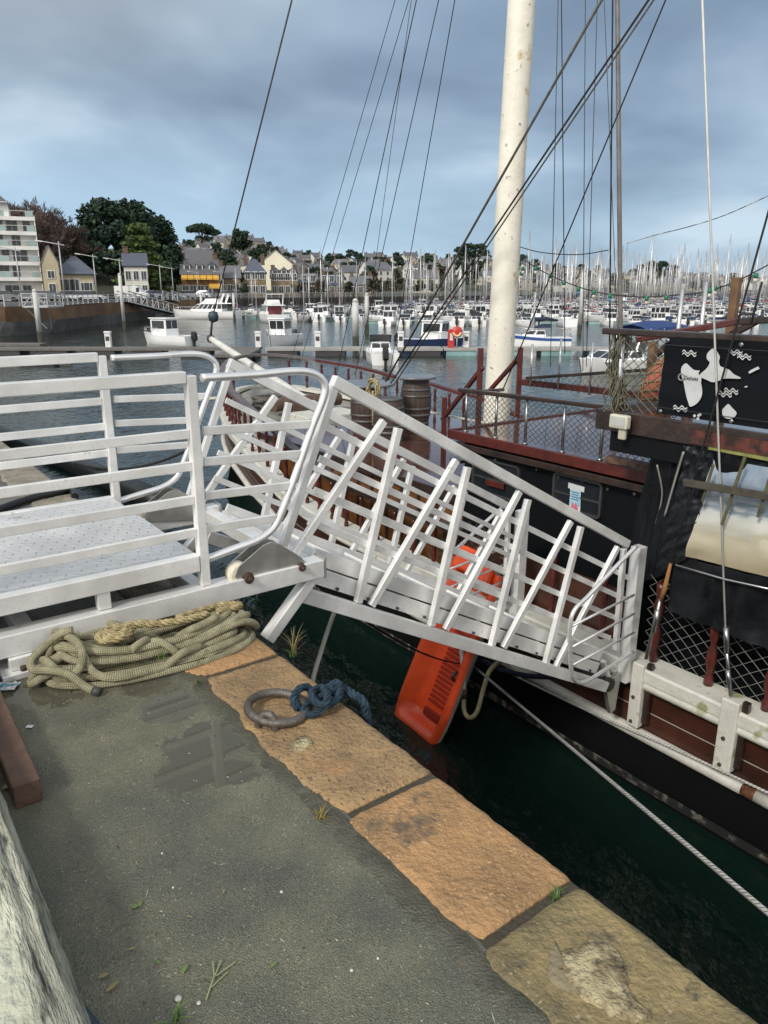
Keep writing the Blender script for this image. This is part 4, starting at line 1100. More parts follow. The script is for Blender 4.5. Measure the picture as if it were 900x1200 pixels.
def sail_boat(p, L, mh, label, group=None, hull=gel_r, cover=canvas_r, name='sailing_yacht', stripe=None):
    root = thing(name, p, label, 'yacht', group); B = L * .33; fb = .9 + L * .02
    hull_mesh(root, L, B, fb, hull, stripe=stripe)
    cabin(root, -L * .12, L * .27, B * .62, fb + .02, .48, rake0=.1, rake1=.7, zg=.35)
    mb = MB(); o = p; x = L * .08
    mb.tube([o + Vector((x, 0, fb)), o + Vector((x, 0, fb + mh))], [.11, .08], 6)
    for k in (.48, .74): mb.bar(o + Vector((x, -B * .28, fb + mh * k)), o + Vector((x, B * .28, fb + mh * k)), .05, .04)
    for sgn in (-1, 1):
        mb.tube([o + Vector((x - .1, sgn * B * .45, fb)), o + Vector((x, sgn * B * .28, fb + mh * .48)), o + Vector((x, 0, fb + mh * .97))], .014, 3)
    mb.tube([o + Vector((L * .5, 0, fb * 1.3)), o + Vector((x, 0, fb + mh * .97))], .03, 4); mb.tube([o + Vector((-L * .5, 0, fb)), o + Vector((x, 0, fb + mh))], .014, 3)
    mb.build('mast', mast_m, root)
    mb = MB(); mb.tube([o + Vector((x - .1, 0, fb + 1.25)), o + Vector((x - L * .18, 0, fb + 1.32)), o + Vector((x - L * .36, 0, fb + 1.2))], [.17, .15, .07], 8); mb.build('sail_cover', cover, root)
    mb = MB(); mb.grid([[o + Vector((-L * .12 + a, B * .3 * s_, fb + .5 + .45 * (1 - s_ * s_ * .6) * (1 if a < .9 else .6))) for s_ in (-1, -.5, 0, .5, 1)] for a in (-.3, .3, .9)]); 
    mb.build('spray_hood', cover, root)
    mb = MB()
    for sgn in (-1, 1):
        pts = [o + Vector((-L * .48, sgn * B * .38, fb + .6)), o + Vector((-L * .1, sgn * B * .46, fb + .6)), o + Vector((L * .25, sgn * B * .36, fb + .65)), o + Vector((L * .5, 0, fb + .85))]
        mb.tube(spline(pts, 3), .02, 3)
        for q in pts: mb.tube([q, q - Vector((0, 0, .6))], .02, 3)
    mb.build('guard_rail', steel_rail, root)
    return root
def fishing_boat(p, L, label, group=None, hull=gel_r, rz=0.0, name='cabin_boat', stripe=None, fwd=True):
    root = thing(name, p, label, 'boat', group); B = L * .38; fb = .75
    hull_mesh(root, L, B, fb, hull, stem=.2, tr=.86, stripe=stripe)
    c = cabin(root, -L * .08, L * .24, B * .70, fb - .12, 1.45, rake0=.05, rake1=-.12, taper=.92, zg=.46, name='wheelhouse')
    mb = MB(); mb.box(p + Vector((-L * .12, -B * .38, fb + 1.335)), p + Vector((L * .28, B * .38, fb + 1.42))); mb.build('roof', gel, c, bevel=.03)
    rail_bow(root, L, B, fb)
    outboard(root, -L / 2 - .1)
    mb = MB(); mb.tube([p + Vector((-L * .02, B * .2, fb + 1.4)), p + Vector((-L * .02, B * .2, fb + 2.8))], .015, 4); mb.build('aerial', black_m, root)
    root.rotation_euler.z = rz
    return root
def open_boat(p, L, label, group=None, hull=gel_r, rz=0.0, name='motorboat'):
    root = thing(name, p, label, 'boat', group); B = L * .40; fb = .72
    hull_mesh(root, L, B, fb, hull, tr=.9)
    cabin(root, L * .0, L * .38, B * .7, fb, .5, rake0=.05, rake1=1.0, zg=.3)
    mb = MB()
    pts = [p + Vector((-L * .02 + .5 * math.cos(a) * 1.1, B * .36 * math.sin(a), fb + .95)) for a in [PI * (-.5 + k / 6) for k in range(7)]]
    mb.grid([[q - Vector((-.25, 0, .5)) for q in pts], pts]); mb.build('windscreen', boat_glass, root)
    mb = MB()
    for sgn in (-1, 1): mb.tube(spline([p + Vector((-L * .45, sgn * B * .42, fb)), p + Vector((-L * .45, sgn * B * .40, fb + .55)), p + Vector((-L * .2, sgn * B * .42, fb + .55)), p + Vector((-L * .15, sgn * B * .42, fb))], 4), .02, 4)
    mb.tube([p + Vector((-L * .45, -B * .40, fb + .55)), p + Vector((-L * .45, B * .40, fb + .55))], .02, 4)
    mb.build('stern_rail', steel_rail, root)
    outboard(root, -L / 2 - .1, .3)
    root.rotation_euler.z = rz
    return root
def cruiser(p, L, label, group=None, rz=0.0, hull=gel, door=None):
    root = thing('motor_cruiser', p, label, 'motor yacht', group); B = L * .34; fb = 1.15
    hull_mesh(root, L, B, fb, hull, tr=.92)
    c = cabin(root, -L * .28, L * .25, B * .78, fb, 1.15, rake0=.1, rake1=1.6, zg=.35)
    mb = MB(); mb.box(p + Vector((-L * .42, -B * .38, fb + 1.153)), p + Vector((L * .06, B * .38, fb + 1.28))); mb.build('flybridge', gel, root, bevel=.04)
    fl = cabin(root, -L * .22, L * .04, B * .6, fb + 1.283, .65, rake0=.1, rake1=.7, glass=False, name='flybridge_coaming')
    mb = MB(); mb.bar(p + Vector((-L * .26, -B * .36, fb + 1.28)), p + Vector((-L * .32, -B * .36, fb + 2.7)), .1, .3, up=(1, 0, 0)); mb.bar(p + Vector((-L * .26, B * .36, fb + 1.28)), p + Vector((-L * .32, B * .36, fb + 2.7)), .1, .3, up=(1, 0, 0)); mb.bar(p + Vector((-L * .32, -B * .38, fb + 2.7)), p + Vector((-L * .32, B * .38, fb + 2.7)), .35, .1); mb.build('radar_arch', gel, root)
    if door:
        mb = MB(); mb.box(p + Vector((-L * .29 - .05, -B * .28, fb + .0)), p + Vector((-L * .29 - .012, B * .28, fb + 1.05))); mb.build('door_curtain', door, root)
    rail_bow(root, L, B, fb)
    root.rotation_euler.z = rz
    return root
wpos = lambda u, v: atz(u, v, WZ)
# boats near the closer pontoon
fishing_boat(wpos(199, 403.5), 5.4, 'small white cabin boat alone behind the plank pontoon left of the bowsprit', hull=gel, rz=PI - .55)
fishing_boat(wpos(332, 403.5), 5.2, 'small white cabin boat seen end on behind the pale concrete pontoon', hull=gel, rz=PI / 2 + PI - .25)
open_boat(wpos(446, 424), 4.8, 'white open motorboat with black outboard and stern towards the quay', hull=gel, rz=PI / 2 + .12)
fishing_boat(wpos(503, 409), 5.2, 'navy blue hulled boat with white wheelhouse beside the red fire cabinet', hull=navy, rz=-.5)
b5 = sail_boat(wpos(630, 410.5), 4.9, 3.2, 'small white cabin sailboat with blue stripe and navy boom cover behind the mast', hull=gel, cover=navy_canvas, stripe=blue_gel); b5.rotation_euler.z = PI - .25
b6p = wpos(738, 436)
b6 = open_boat(b6p, 7.0, 'white motorboat under a bright blue canopy behind the ship deck', rz=PI + .5)
B6 = 7.0 * .36
mb = MB(); rows = []
for x in (-3.4, -2.2, -1.0, .2):
    rows.append([b6p + Vector((x, B6 * .48 * s_, 2.75 - .3 * s_ * s_ - (.18 if x < -3 or x > 0 else 0))) for s_ in (-1, -.6, 0, .6, 1)])
mb.grid(rows)
for y in (-1, 1): mb.grid([[b6p + Vector((x, y * B6 * .48, 2.45 - (.18 if x < -3 or x > 0 else 0))) for x in (-3.4, -2.2, -1.0, .2)], [b6p + Vector((x, y * B6 * .49, 2.1)) for x in (-3.4, -2.2, -1.0, .2)]])
mb.build('canopy', blue_canvas, b6)
mb = MB()
for x in (-3.2, -1.0, .0):
    for y in (-1, 1): mb.tube([b6p + Vector((x, y * B6 * .46, .8)), b6p + Vector((x, y * B6 * .48, 2.4))], .03, 5)
mb.build('canopy_frame', steel_rail, b6)
# flybridge cruisers under the stone houses
maroon = mat('maroon_curtain', (.20, .05, .06), rough=.9)
cruiser(wpos(243, 373.5), 10.5, 'long white motor cruiser broadside below the lattice ramps', rz=PI - .12)
cruiser(wpos(318, 377.5), 9.5, 'white flybridge cruiser stern on with maroon curtained door', rz=PI / 2 + .35, door=maroon)
# rows of the marina
brng = random.Random(8)
SL = ['white sailing yacht with bare mast moored in the far marina rows', 'short masted sailing yacht moored in the far marina rows', 'tall masted sailing yacht moored in the far marina rows']
S0 = [sail_boat(Vector((0, 200, WZ)), L, mh, SL[i], 'sailing yachts in the far marina') for i, (L, mh) in enumerate(((9.0, 11.0), (7.4, 8.8), (10.6, 13.0)))]
M0 = [fishing_boat(Vector((0, 200, WZ)), 6.0, 'cabin boat with upright wheelhouse moored in the far marina rows', 'wheelhouse boats in the far marina'),
      open_boat(Vector((0, 200, WZ)), 5.4, 'low open motorboat moored in the far marina rows', 'open motorboats in the far marina'),
      cruiser(Vector((0, 200, WZ)), 8.0, 'white flybridge cruiser moored in the far marina rows', 'cruisers in the far marina')]
used = {}
def place_boat(pr, p, rz, sc):
    if pr.name not in used:
        used[pr.name] = 1; pr.location = p; pr.rotation_euler.z = rz; pr.scale = (sc,) * 3
    else: dup(pr, loc=p, rz=rz, scale=sc)
nb = 0; nsail = 0; row_px = []
for ri, (Y, side, psail) in enumerate(((99, 1, .04), (113, -1, .15), (121, 1, .25), (138, -1, .5), (147, 1, .6), (166, -1, .85), (175, 1, .85), (198, -1, .9), (207, 1, .9), (236, -1, 1), (246, 1, 1), (285, -1, 1), (296, 1, 1))):
    ul0 = next(u for u in range(200, 900) if shore_Y(u) > Y + 12)
    if ri == 0: ul0 = max(ul0, 428)
    if ri in (1, 2): ul0 = max(ul0, 352)
    x = Lx(ul0, Y); xe = Lx(955, Y)
    row_px.append((Y, x, xe))
    while x < xe:
        gap = brng.uniform(2.5, 3.5) * (1.0 if Y < 230 else 1.25)
        u = 450 + x / (KX * Y)
        if brng.random() < (.94 if ri else .80):
            sail = brng.random() < psail * (.9 if u < 470 else 1.05)
            if sail and nsail >= 296: sail = False
            if not sail and nb - nsail >= 270: x += gap; continue
            nsail += sail
            pr = S0[brng.choice([0, 0, 1, 2]) if Y > 150 else 1] if sail else M0[brng.choice([0, 0, 1, 1, 2] if Y > 150 else [0, 0, 1, 1, 1])]
            L = 8 if sail else 6
            p = Vector((x + brng.uniform(-.4, .4), Y + brng.uniform(-1, 1), WZ))
            rz = side * PI / 2 * (1 if brng.random() < .75 else -1) + brng.uniform(-.22, .22)
            place_boat(pr, p, rz, brng.uniform(.86, 1.16) * (.86 if Y < 150 else 1)); nb += 1
        x += gap
for k in range(1, len(row_px) - 1, 2):
    Y = (row_px[k][0] + row_px[k + 1][0]) / 2
    pontoon(row_px[k][1], row_px[k][2], Y - .9, Y + .9, 'low walkway pontoon between two rows of moored boats in the far marina', pont_top, group='walkways of the far marina')
pontoon(Lx(430, 104), Lx(960, 104), 104.2, 105.6, 'front walkway pontoon of the far marina with boats on its near side', pont_top)
for k, (u, v) in enumerate(((452, 372), (500, 370), (560, 372), (610, 372), (655, 370), (712, 372), (770, 374), (830, 372))):
    p = wpos(u, v + 4)
    place_boat(M0[k % 2], p, brng.choice([PI / 2, -PI / 2, PI * .8, 0.3]) + brng.uniform(-.3, .3), 1.05)

# ------------------------------------------------------------------ walkway platform on the quay
def ats(u, v, s):
    r = ray(u, v); return CAM + r * ((s - toq(CAM)[0]) / r.dot(E1))
S1, S2 = 1.66, 3.0
BV = .004
pf = thing('walkway_platform', Q(2.3, -1.2, 0), 'silver railed aluminium walkway platform standing at the quay edge', 'walkway')
for s in (S1, S2):
    mb = MB(); mb.qbox((s - .05, -4, .09), (s + .05, .545, .19)); mb.build('base_beam', alu, pf, bevel=BV)
mb = MB()
for d in (-.14, -.95, -1.8, -2.7): mb.qbox((S1 + .053, d - .035, .10), (S2 - .053, d + .035, .18))
mb.qbox((S1 + .053, .42, .10), (S2 - .053, .50, .18))
mb.build('cross_beam', alu, pf, bevel=BV)
for s in (S1, S2):
    for d in (-1.0, -2.4):
        mb = MB(); mb.qbox((s - .10, d - .09, 0), (s + .10, d + .09, .03)); mb.qbox((s - .07, d - .05, .031), (s + .03, d + .05, .088)); ft_ = mb.build('foot_plate', alu, pf, bevel=BV)
        mb = MB(); mb.lathe([(.014, 0), (.014, .02)], Q(s - .08, d, .03), 6); mb.build('bolt', rust_bolt, ft_)
mb = MB(); mb.qbox((S1 + .035, -4, .335), (S2 - .035, -.152, .352)); mb.build('deck_plate', alu_plate, pf)
mb = MB()
for s in (S1, S2): mb.qbox((s - .03, -4, .275), (s + .03, -.153, .358))
mb.qbox((S1 + .033, -.19, .26), (S2 - .033, -.155, .334))
mb.build('deck_edge', alu, pf, bevel=BV)
for s in (S1, S2):
    for d in (-.126, -1.55, -2.9):
        mb = MB(); mb.qbox((s - .027, d - .024, .193), (s + .027, d + .024, 1.225)); mb.build('post', alu, pf, bevel=BV)
    for d in (-.62, -2.1):
        mb = MB(); mb.qbox((s - .024, d - .03, .193), (s + .024, d + .03, .273)); mb.build('stub_post', alu, pf, bevel=BV)
    sgn = 1
    o = .0
    mb = MB(); mb.qbox((s - .028, -4, 1.19), (s + .028, -.151, 1.245)); mb.build('top_rail', alu, pf, bevel=BV)
    for z in (.955, .80, .635, .47):
        mb = MB(); mb.qbox((s - .012, -4, z - .022), (s + .012, -.151, z + .022)); mb.build('rail', alu, pf, bevel=.003)
near_loop = [(236, 443), (300, 439), (345, 435), (368, 438), (380, 449), (379, 466), (366, 500), (345, 560), (330, 600), (320, 619), (303, 632), (275, 643), (240, 656)]
lp = [ats(u, v, S1) for u, v in near_loop]
for s in (S1, S2):
    pts = [p + E1 * (s - S1) for p in lp]
    mb = MB(); mb.tube(spline(pts, 8), .020, 14); mb.build('loop_handrail', alu_tube, pf)
    for (a, b) in (((238, 505), (365, 497)), ((239, 541), (354, 532)), ((240, 581), (341, 569)), ((241, 620), (323, 607))):
        mb = MB(); mb.bar(ats(*a, S1) + E1 * (s - S1), ats(*b, S1) + E1 * (s - S1), .024, .042); mb.build('loop_bar', alu, pf, bevel=.003)
# roller brackets carrying the gangway
tri = [(283, 684), (275, 676), (280, 664), (309, 639), (318, 635), (329, 638), (353, 653), (361, 662), (358, 672), (349, 677)]
for s in (S1 - .035, S2 + .035):
    sg = -1 if s < 2 else 1
    T = [ats(u, v, S1 - .035) for u, v in tri]
    q = [toq(p) for p in T]
    for off in (0, -.085 * sg):
        poly = [(a[1], a[2]) for a in q]
        mb = MB(); mb.prism(poly, Q(s + off + (0 if sg < 0 else -.01), 0, 0), E2, Vector((0, 0, 1)), E1, .010); pl = mb.build('bracket_plate', steel_plate, pf, bevel=.002)
        if off == 0:
            for (u, v, r_) in ((290, 677, .026), (352, 664, .020)):
                c = toq(ats(u, v, S1 - .035)); ax = -E1 if sg < 0 else E1
                mb = MB(); mb.lathe([(r_ * 1.25, .0), (r_ * 1.25, .008), (r_, .010), (r_, .028), (r_ * .45, .030), (r_ * .45, .046)], Q(s + (.0 if sg < 0 else .0), c[1], c[2]), 12, axis=ax, smooth=False); mb.build('bolt', rust_bolt, pl, bevel=.002)
    c = toq(ats(284, 675, S1 - .035))
    mb = MB(); mb.lathe([(.05, -.034), (.062, -.028), (.062, .028), (.05, .034)], Q(s + sg * -.038, c[1] - .004, c[2] + .004), 24, axis=E1); mb.build('roller', roller_white, pf)
    c = toq(ats(352, 664, S1 - .035))
    mb = MB(); mb.lathe([(.03, -.033), (.038, -.028), (.038, .028), (.03, .033)], Q(s + sg * -.038, c[1], c[2]), 20, axis=E1); mb.build('roller', roller_white, pf)
    mb = MB(); c = toq(ats(320, 660, S1 - .035)); mb.qbox((s + sg * .001, c[1] - .02, c[2] - .012), (s + sg * .008, c[1] + .02, c[2] + .03)); 
for s in (S1, S2):
    a = Q(s, .49, .088); b = toq(ats(316, 742, S1)); b = Q(s, b[1] - .02, b[2] - .03)
    mb = MB(); mb.bar(a, b, .07, .06); mb.build('strut', alu, pf, bevel=BV)
mb = MB()
for s in (S1, S2): mb.qbox((s - .053, .546, .085), (s + .053, .556, .20))
mb.build('beam_end_plate', steel_plate, pf)

# ------------------------------------------------------------------ gangway down to the ship
gw = thing('gangway', Q(2.35, .5, 0), 'long silver aluminium gangway sloping down from the quay to the ship', 'gangway')
GT0, GT1, GB0, GB1 = Vector((.715, 1.125)), Vector((3.433, -.334)), Vector((.45, -.020)), Vector((3.307, -1.557))
T2 = (GB1 - GB0).normalized(); N2 = Vector((-T2.y, T2.x))
if N2.y < 0: N2 = -N2
TV = E2 * T2.x + Vector((0, 0, T2.y)); NV = E2 * N2.x + Vector((0, 0, N2.y))
GS1, GS2 = 1.715, 2.985
def G(s, d2): return Q(s, d2[0], d2[1])
nposts = [((394, 452), (333, 640), 0), ((453, 492), (347, 650), 1), ((469, 500), (421, 707), 0), ((538, 538), (437, 711), 1), ((550, 546), (507, 734), 0), ((612, 575), (524, 739), 1), ((621, 584), (578, 757), 0), ((672, 610), (592, 760), 1), ((683, 616), (641, 779), 0), ((727, 640), (653, 783), 1)]
GA = lambda u, v: (lambda q: Vector((q[1], q[2])))(toq(ats(u, v, 1.70)))
Lb = (GB1 - GB0).length
for s in (GS1, GS2):
    mb = MB(); mb.bar(G(s, GT0 - (GT1 - GT0).normalized() * .03), G(s, GT1), .05, .065, up=NV); mb.build('top_chord', alu, gw, bevel=BV)
    mb = MB(); mb.bar(G(s, GB0), G(s, GB1), .07, .085, up=NV); mb.build('bottom_chord', alu, gw, bevel=BV)
    for (a, b, diag) in nposts:
        A_, B_ = GA(*a), GA(*b)
        dv = (B_ - A_).normalized(); off = .004 if diag else 0
        mb = MB(); mb.bar(G(s + off, A_ + dv * .01), G(s + off, B_ + dv * .0), .036 if diag else .040, .044, up=TV); mb.build('diagonal' if diag else 'post', alu, gw, bevel=BV)
    ep = [GA(733, 643), GA(723, 762)]
    mb = MB(); mb.bar(G(s, ep[0]), G(s, ep[1]), .04, .04, up=TV); mb.build('post', alu, gw, bevel=BV)
    for h in (.90, .73, .56, .39):
        # each rail runs from the leaning first post to the last one
        pa_, pb_ = GB0 + N2 * h, GB1 + N2 * h
        k0 = (h - .0) / 1.13
        sa = (GT0 - GB0).dot(T2) * k0
        mb = MB(); so = s + (.018 if s < 2 else -.018)
        mb.bar(G(so, GB0 + N2 * h + T2 * (sa - .02)), G(so, GB1 + N2 * h + T2 * (.05 * h - .18)), .012, .040, up=NV); mb.build('rail', alu, gw, bevel=.003)
    si = 1 if s < 2 else -1
    for (h0, h1, ins, nm) in ((.07, .165, .052, 'side_plate'), (.175, .265, .066, 'kick_plate')):
        mb = MB(); mb.bar(G(s + si * ins, GB0 + N2 * (h0 + h1) / 2 + T2 * .02), G(s + si * ins, GB1 + N2 * (h0 + h1) / 2 - T2 * .12), .02, h1 - h0, up=NV); kp = mb.build(nm, alu, gw, bevel=.003)
    mb = MB()
    for k in range(12):
        mb.lathe([(.010, 0), (.010, .014)], G(s + si * (.032 if h0 else .03), GB0 + T2 * (.25 + k * .25) + N2 * .085), 6, axis=-E1 * si)
    mb.build('bolts', dark_gap, gw)
mb = MB()
mb.bar(G(2.35, GB0 + N2 * .20 + T2 * .0), G(2.35, GB1 + N2 * .20 - T2 * .10), 1.13, .02, up=NV); mb.build('deck', alu_plate, gw)
mb = MB()
for k in range(9):
    p_ = GB0 + T2 * (.12 + k * .36) + N2 * .13
    mb.bar(G(GS1 + .08, p_), G(GS2 - .08, p_), .05, .09, up=NV)
mb.build('floor_beams', alu, gw)
mb = MB()
for k in range(5): mb.bar(G(GS1 + .10, GB0 + T2 * (.5 + .6 * k) + N2 * .222), G(GS2 - .10, GB0 + T2 * (.5 + .6 * k) + N2 * .222), .03, .022, up=NV)
mb.build('treads', alu, gw, bevel=.004)
# end posts, wing loops and landing flap at the ship
for s in (GS1, GS2):
    e0, e1_ = toq(ats(752, 640, 1.70)), toq(ats(737, 782, 1.70))
    mb = MB(); so = s - (.005 if s < 2 else -.005)
    mb.bar(Q(so, e0[1] - .02, e0[2] + .0), Q(so, e0[1] - .03, e1_[2] - .12), .10, .09, up=E1); mb.build('end_post', alu, gw, bevel=BV)
    pts = [ats(u, v, 1.62) + E1 * (s - GS1 + (0 if s < 2 else .17)) for u, v in ((746, 640), (722, 664), (690, 698), (674, 714), (668, 732), (668, 760), (670, 788), (676, 799), (688, 798), (712, 783), (742, 764))]
    mb = MB(); mb.tube(spline(pts, 6), .017, 10); lpn = mb.build('wing_handrail', alu_tube, gw)
    for a, b in (((668, 735), (743, 697)), ((669, 759), (743, 719)), ((670, 780), (743, 741))):
        mb = MB(); mb.tube([ats(*a, 1.62) + E1 * (s - GS1 + (0 if s < 2 else .17)), ats(*b, 1.62) + E1 * (s - GS1 + (0 if s < 2 else .17))], .010, 8); mb.build('wing_bar', alu_tube, gw)
mb = MB(); mb.bar(G(2.35, GB1 + N2 * .19 - T2 * .10), G(2.35, GB1 + N2 * .02 + T2 * .14), 1.24, .03, up=NV); mb.build('landing_flap', alu_plate, gw)
for s in (GS1 - .0, GS2 + .0):
    mb = MB(); mb.prism([(-.12, .10), (.10, .12), (.06, -.22), (-.0, -.24)], G(s, GB1 + T2 * .14), E2, Vector((0, 0, 1)), E1, .04); wb = mb.build('wheel_bracket', steel_plate, gw, bevel=.003)
    mb = MB(); mb.lathe([(.05, -.02), (.06, -.015), (.06, .055), (.05, .06)], G(s, GB1 + T2 * .14 + Vector((-.06, .06))), 18, axis=E1); mb.build('wheel', black_m, wb)

# ------------------------------------------------------------------ ropes
def rope_mat(name, c, c2, pitch=.016, rough=.9, twist=True, dirt=None):
    m = mat(name, c, rough=rough, c2=c2, scale=18, dirt=dirt, detail=6)
    def fn(n, l, uv, bs):
        sx = N(n, 'ShaderNodeSeparateXYZ'); l.new(uv, sx.inputs[0])
        outs = []
        for sg in ((1,) if twist else (1, -1)):
            a = N(n, 'ShaderNodeMath', operation='MULTIPLY'); l.new(sx.outputs[0], a.inputs[0]); a.inputs[1].default_value = 2 * PI / pitch
            b = N(n, 'ShaderNodeMath', operation='MULTIPLY_ADD'); l.new(sx.outputs[1], b.inputs[0]); b.inputs[1].default_value = 2 * PI * (3 if twist else 8) * sg; l.new(a.outputs[0], b.inputs[2])
            q = N(n, 'ShaderNodeMath', operation='SINE'); l.new(b.outputs[0], q.inputs[0]); outs.append(q.outputs[0])
        h = outs[0]
        if len(outs) > 1:
            mm = N(n, 'ShaderNodeMath', operation='MULTIPLY'); l.new(outs[0], mm.inputs[0]); l.new(outs[1], mm.inputs[1]); h = mm.outputs[0]
        bp = N(n, 'ShaderNodeBump'); bp.inputs['Strength'].default_value = .9; bp.inputs['Distance'].default_value = .004
        l.new(h, bp.inputs['Height']); l.new(bp.outputs[0], bs.inputs['Normal'])
    return uv_stripes(m, fn)
rope_olive = rope_mat('olive_rope', (.44, .41, .265), (.27, .25, .15), .018, twist=False, dirt=((.10, .10, .045), 9, .62))
rope_pale = rope_mat('pale_twisted_rope', (.46, .38, .20), (.30, .24, .12), .05)
rope_white = rope_mat('white_rope', (.55, .54, .50), (.40, .39, .36), .03)
rope_grey = rope_mat('grey_rigging', (.16, .15, .13), (.09, .085, .075), .03)
rope_dark = rope_mat('tarred_rigging', (.035, .033, .03), (.02, .02, .018), .03)
rope_blue = rope_mat('blue_rope', (.022, .055, .085), (.011, .028, .046), .05)
rope_navy = rope_mat('navy_rope', (.014, .022, .055), (.01, .015, .035), .04)
def strands(mb, pts, r, pitch, n=3, k=7, phase=0.0):
    """three-strand laid rope along a polyline"""
    P = [Vector(wq(p)) for p in pts]; L = 0
    T = [(P[min(i + 1, len(P) - 1)] - P[max(i - 1, 0)]).normalized() for i in range(len(P))]
    x = T[0].orthogonal().normalized(); cs = [[] for _ in range(n)]
    for i, p in enumerate(P):
        if i: L += (p - P[i - 1]).length
        x = (x - T[i] * x.dot(T[i])).normalized(); y = T[i].cross(x)
        for q in range(n):
            a = phase + 2 * PI * (L / pitch + q / n)
            cs[q].append(p + (x * math.cos(a) + y * math.sin(a)) * r * .52)
    for c in cs: mb.tube(c, r * .56, k)
def resample(pts, step):
    P = [Vector(wq(p)) for p in pts]; out = [P[0]]; acc = 0
    for a, b in zip(P, P[1:]):
        L = (b - a).length; 
        if L < 1e-9: continue
        t = step - acc
        while t <= L:
            out.append(a.lerp(b, t / L)); t += step
        acc = (acc + L) % step if L else acc
    return out
# big heap of olive mooring rope
rr = random.Random(42)
hp = thing('rope_heap', Q(1.33, -.48, 0), 'heap of olive green mooring rope beside the walkway base', 'rope')
cs_, cd_ = 1.44, -.475
RR = .0172
def heap_h(x, y):      # x along d in [-1,1], y along s in [-1,1]
    return max(0, 1 - (x * x * .9 + y * y * .8)) ** .6
# occupancy grid so that every turn lies on the ones below it
occ = {}
def drop(p, r_):
    key = lambda a, b: (round(a / .018), round(b / .018))
    best = r_
    x, y = p
    for i in range(-2, 3):
        for j in range(-2, 3):
            k = key(x + i * .018, y + j * .018)
            if k in occ:
                dd = math.hypot(k[0] * .018 - x, k[1] * .018 - y)
                if dd < 2 * r_: best = max(best, occ[k] + math.sqrt(max(0, 4 * r_ * r_ - dd * dd)) * .88)
    return best
def lay(pts2, r_, zmin=0.0, smooth=6, hmax=.20):
    P = [Vector((a, b, 0)) for a, b in pts2]
    z = [min(hmax, max(drop((p.x, p.y), r_), zmin)) for p in P]
    for _ in range(smooth):
        z = [z[0]] + [max(z[i], (z[i - 1] + z[i] * 1.0 + z[i + 1]) / 3) if _ < 2 else (z[i - 1] + 2 * z[i] + z[i + 1]) / 4 for i in range(1, len(z) - 1)] + [z[-1]]
    for p, q in zip(P, z):
        k = (round(p.x / .018), round(p.y / .018)); occ[k] = max(occ.get(k, 0), q)
    return [Q(p.x, p.y, q) for p, q in zip(P, z)]
def heap_loop(a_len, b_len, cs0, cd0, rot, turns, ph, wob):
    out = []; n = int(turns * 44)
    for i in range(n + 1):
        t = ph + 2 * PI * i / 44
        kx = 1 + wob * math.sin(t * .37 + ph * 3) ; ky = 1 + wob * 1.2 * math.sin(t * .53 + ph)
        ct, st_ = math.cos(t), math.sin(t)
        x = a_len * kx * (abs(ct) ** .75) * (1 if ct > 0 else -1); y = b_len * ky * (abs(st_) ** .9) * (1 if st_ > 0 else -1)
        y += .018 * math.sin(t * 2 + ph * 5)
        out.append((cs0 + y * math.cos(rot) + x * math.sin(rot), cd0 + x * math.cos(rot) - y * math.sin(rot)))
    return out
for k in range(7):
    a = .43 - .035 * (k % 4) + rr.uniform(-.02, .02); b = .150 - .018 * (k % 5) + rr.uniform(-.01, .012)
    pts = heap_loop(a, b, cs_ + rr.uniform(-.025, .025) + .012 * (k - 3), cd_ + rr.uniform(-.05, .05), rr.uniform(-.12, .12) - .16, 2.6, rr.uniform(0, 6), .085)
    w3 = lay(pts, RR, hmax=.135)
    mb = MB(); mb.tube(w3, RR, 10); mb.build('rope_turn', rope_olive, hp)
# strands laid over the heap
for k, pl_ in enumerate(([(1.50, -.90), (1.46, -.74), (1.40, -.60), (1.30, -.50), (1.22, -.42)], [(1.47, -.82), (1.36, -.80), (1.22, -.78), (1.16, -.70), (1.18, -.5), (1.26, -.30)],
                         [(1.50, -.50), (1.42, -.44), (1.34, -.40), (1.30, -.32), (1.34, -.20)], [(1.55, -.62), (1.46, -.54), (1.38, -.51), (1.30, -.54), (1.26, -.62)],
                         [(1.48, -.92), (1.36, -.93), (1.26, -.90), (1.22, -.84), (1.28, -.80), (1.40, -.82), (1.49, -.86)])):
    w3 = lay([(toq(p)[0], toq(p)[1]) for p in resample(spline([Q(a + .05 - .16 * (b + .475), b) for a, b in pl_], 10), .02)], RR, smooth=8, hmax=.165)
    mb = MB(); mb.tube(w3, RR, 10); mb.build('rope_turn', rope_olive, hp)
# the loose end running out on the pavement with its dark whipping
w3 = lay([(toq(p)[0], toq(p)[1]) for p in resample(spline([Q(1.50, -.80), Q(1.55, -.93), Q(1.50, -.985), Q(1.40, -.95), Q(1.30, -.86), Q(1.225, -.79)], 10), .02)], RR, smooth=8)
mb = MB(); mb.tube(w3, RR, 10); le = mb.build('loose_end', rope_olive, hp)
mb = MB(); dv = (w3[-1] - w3[-3]).normalized(); mb.tube([w3[-1] - dv * .02, w3[-1] + dv * .012], RR * 1.15, 10); mb.build('whipping', dark_gap, le)
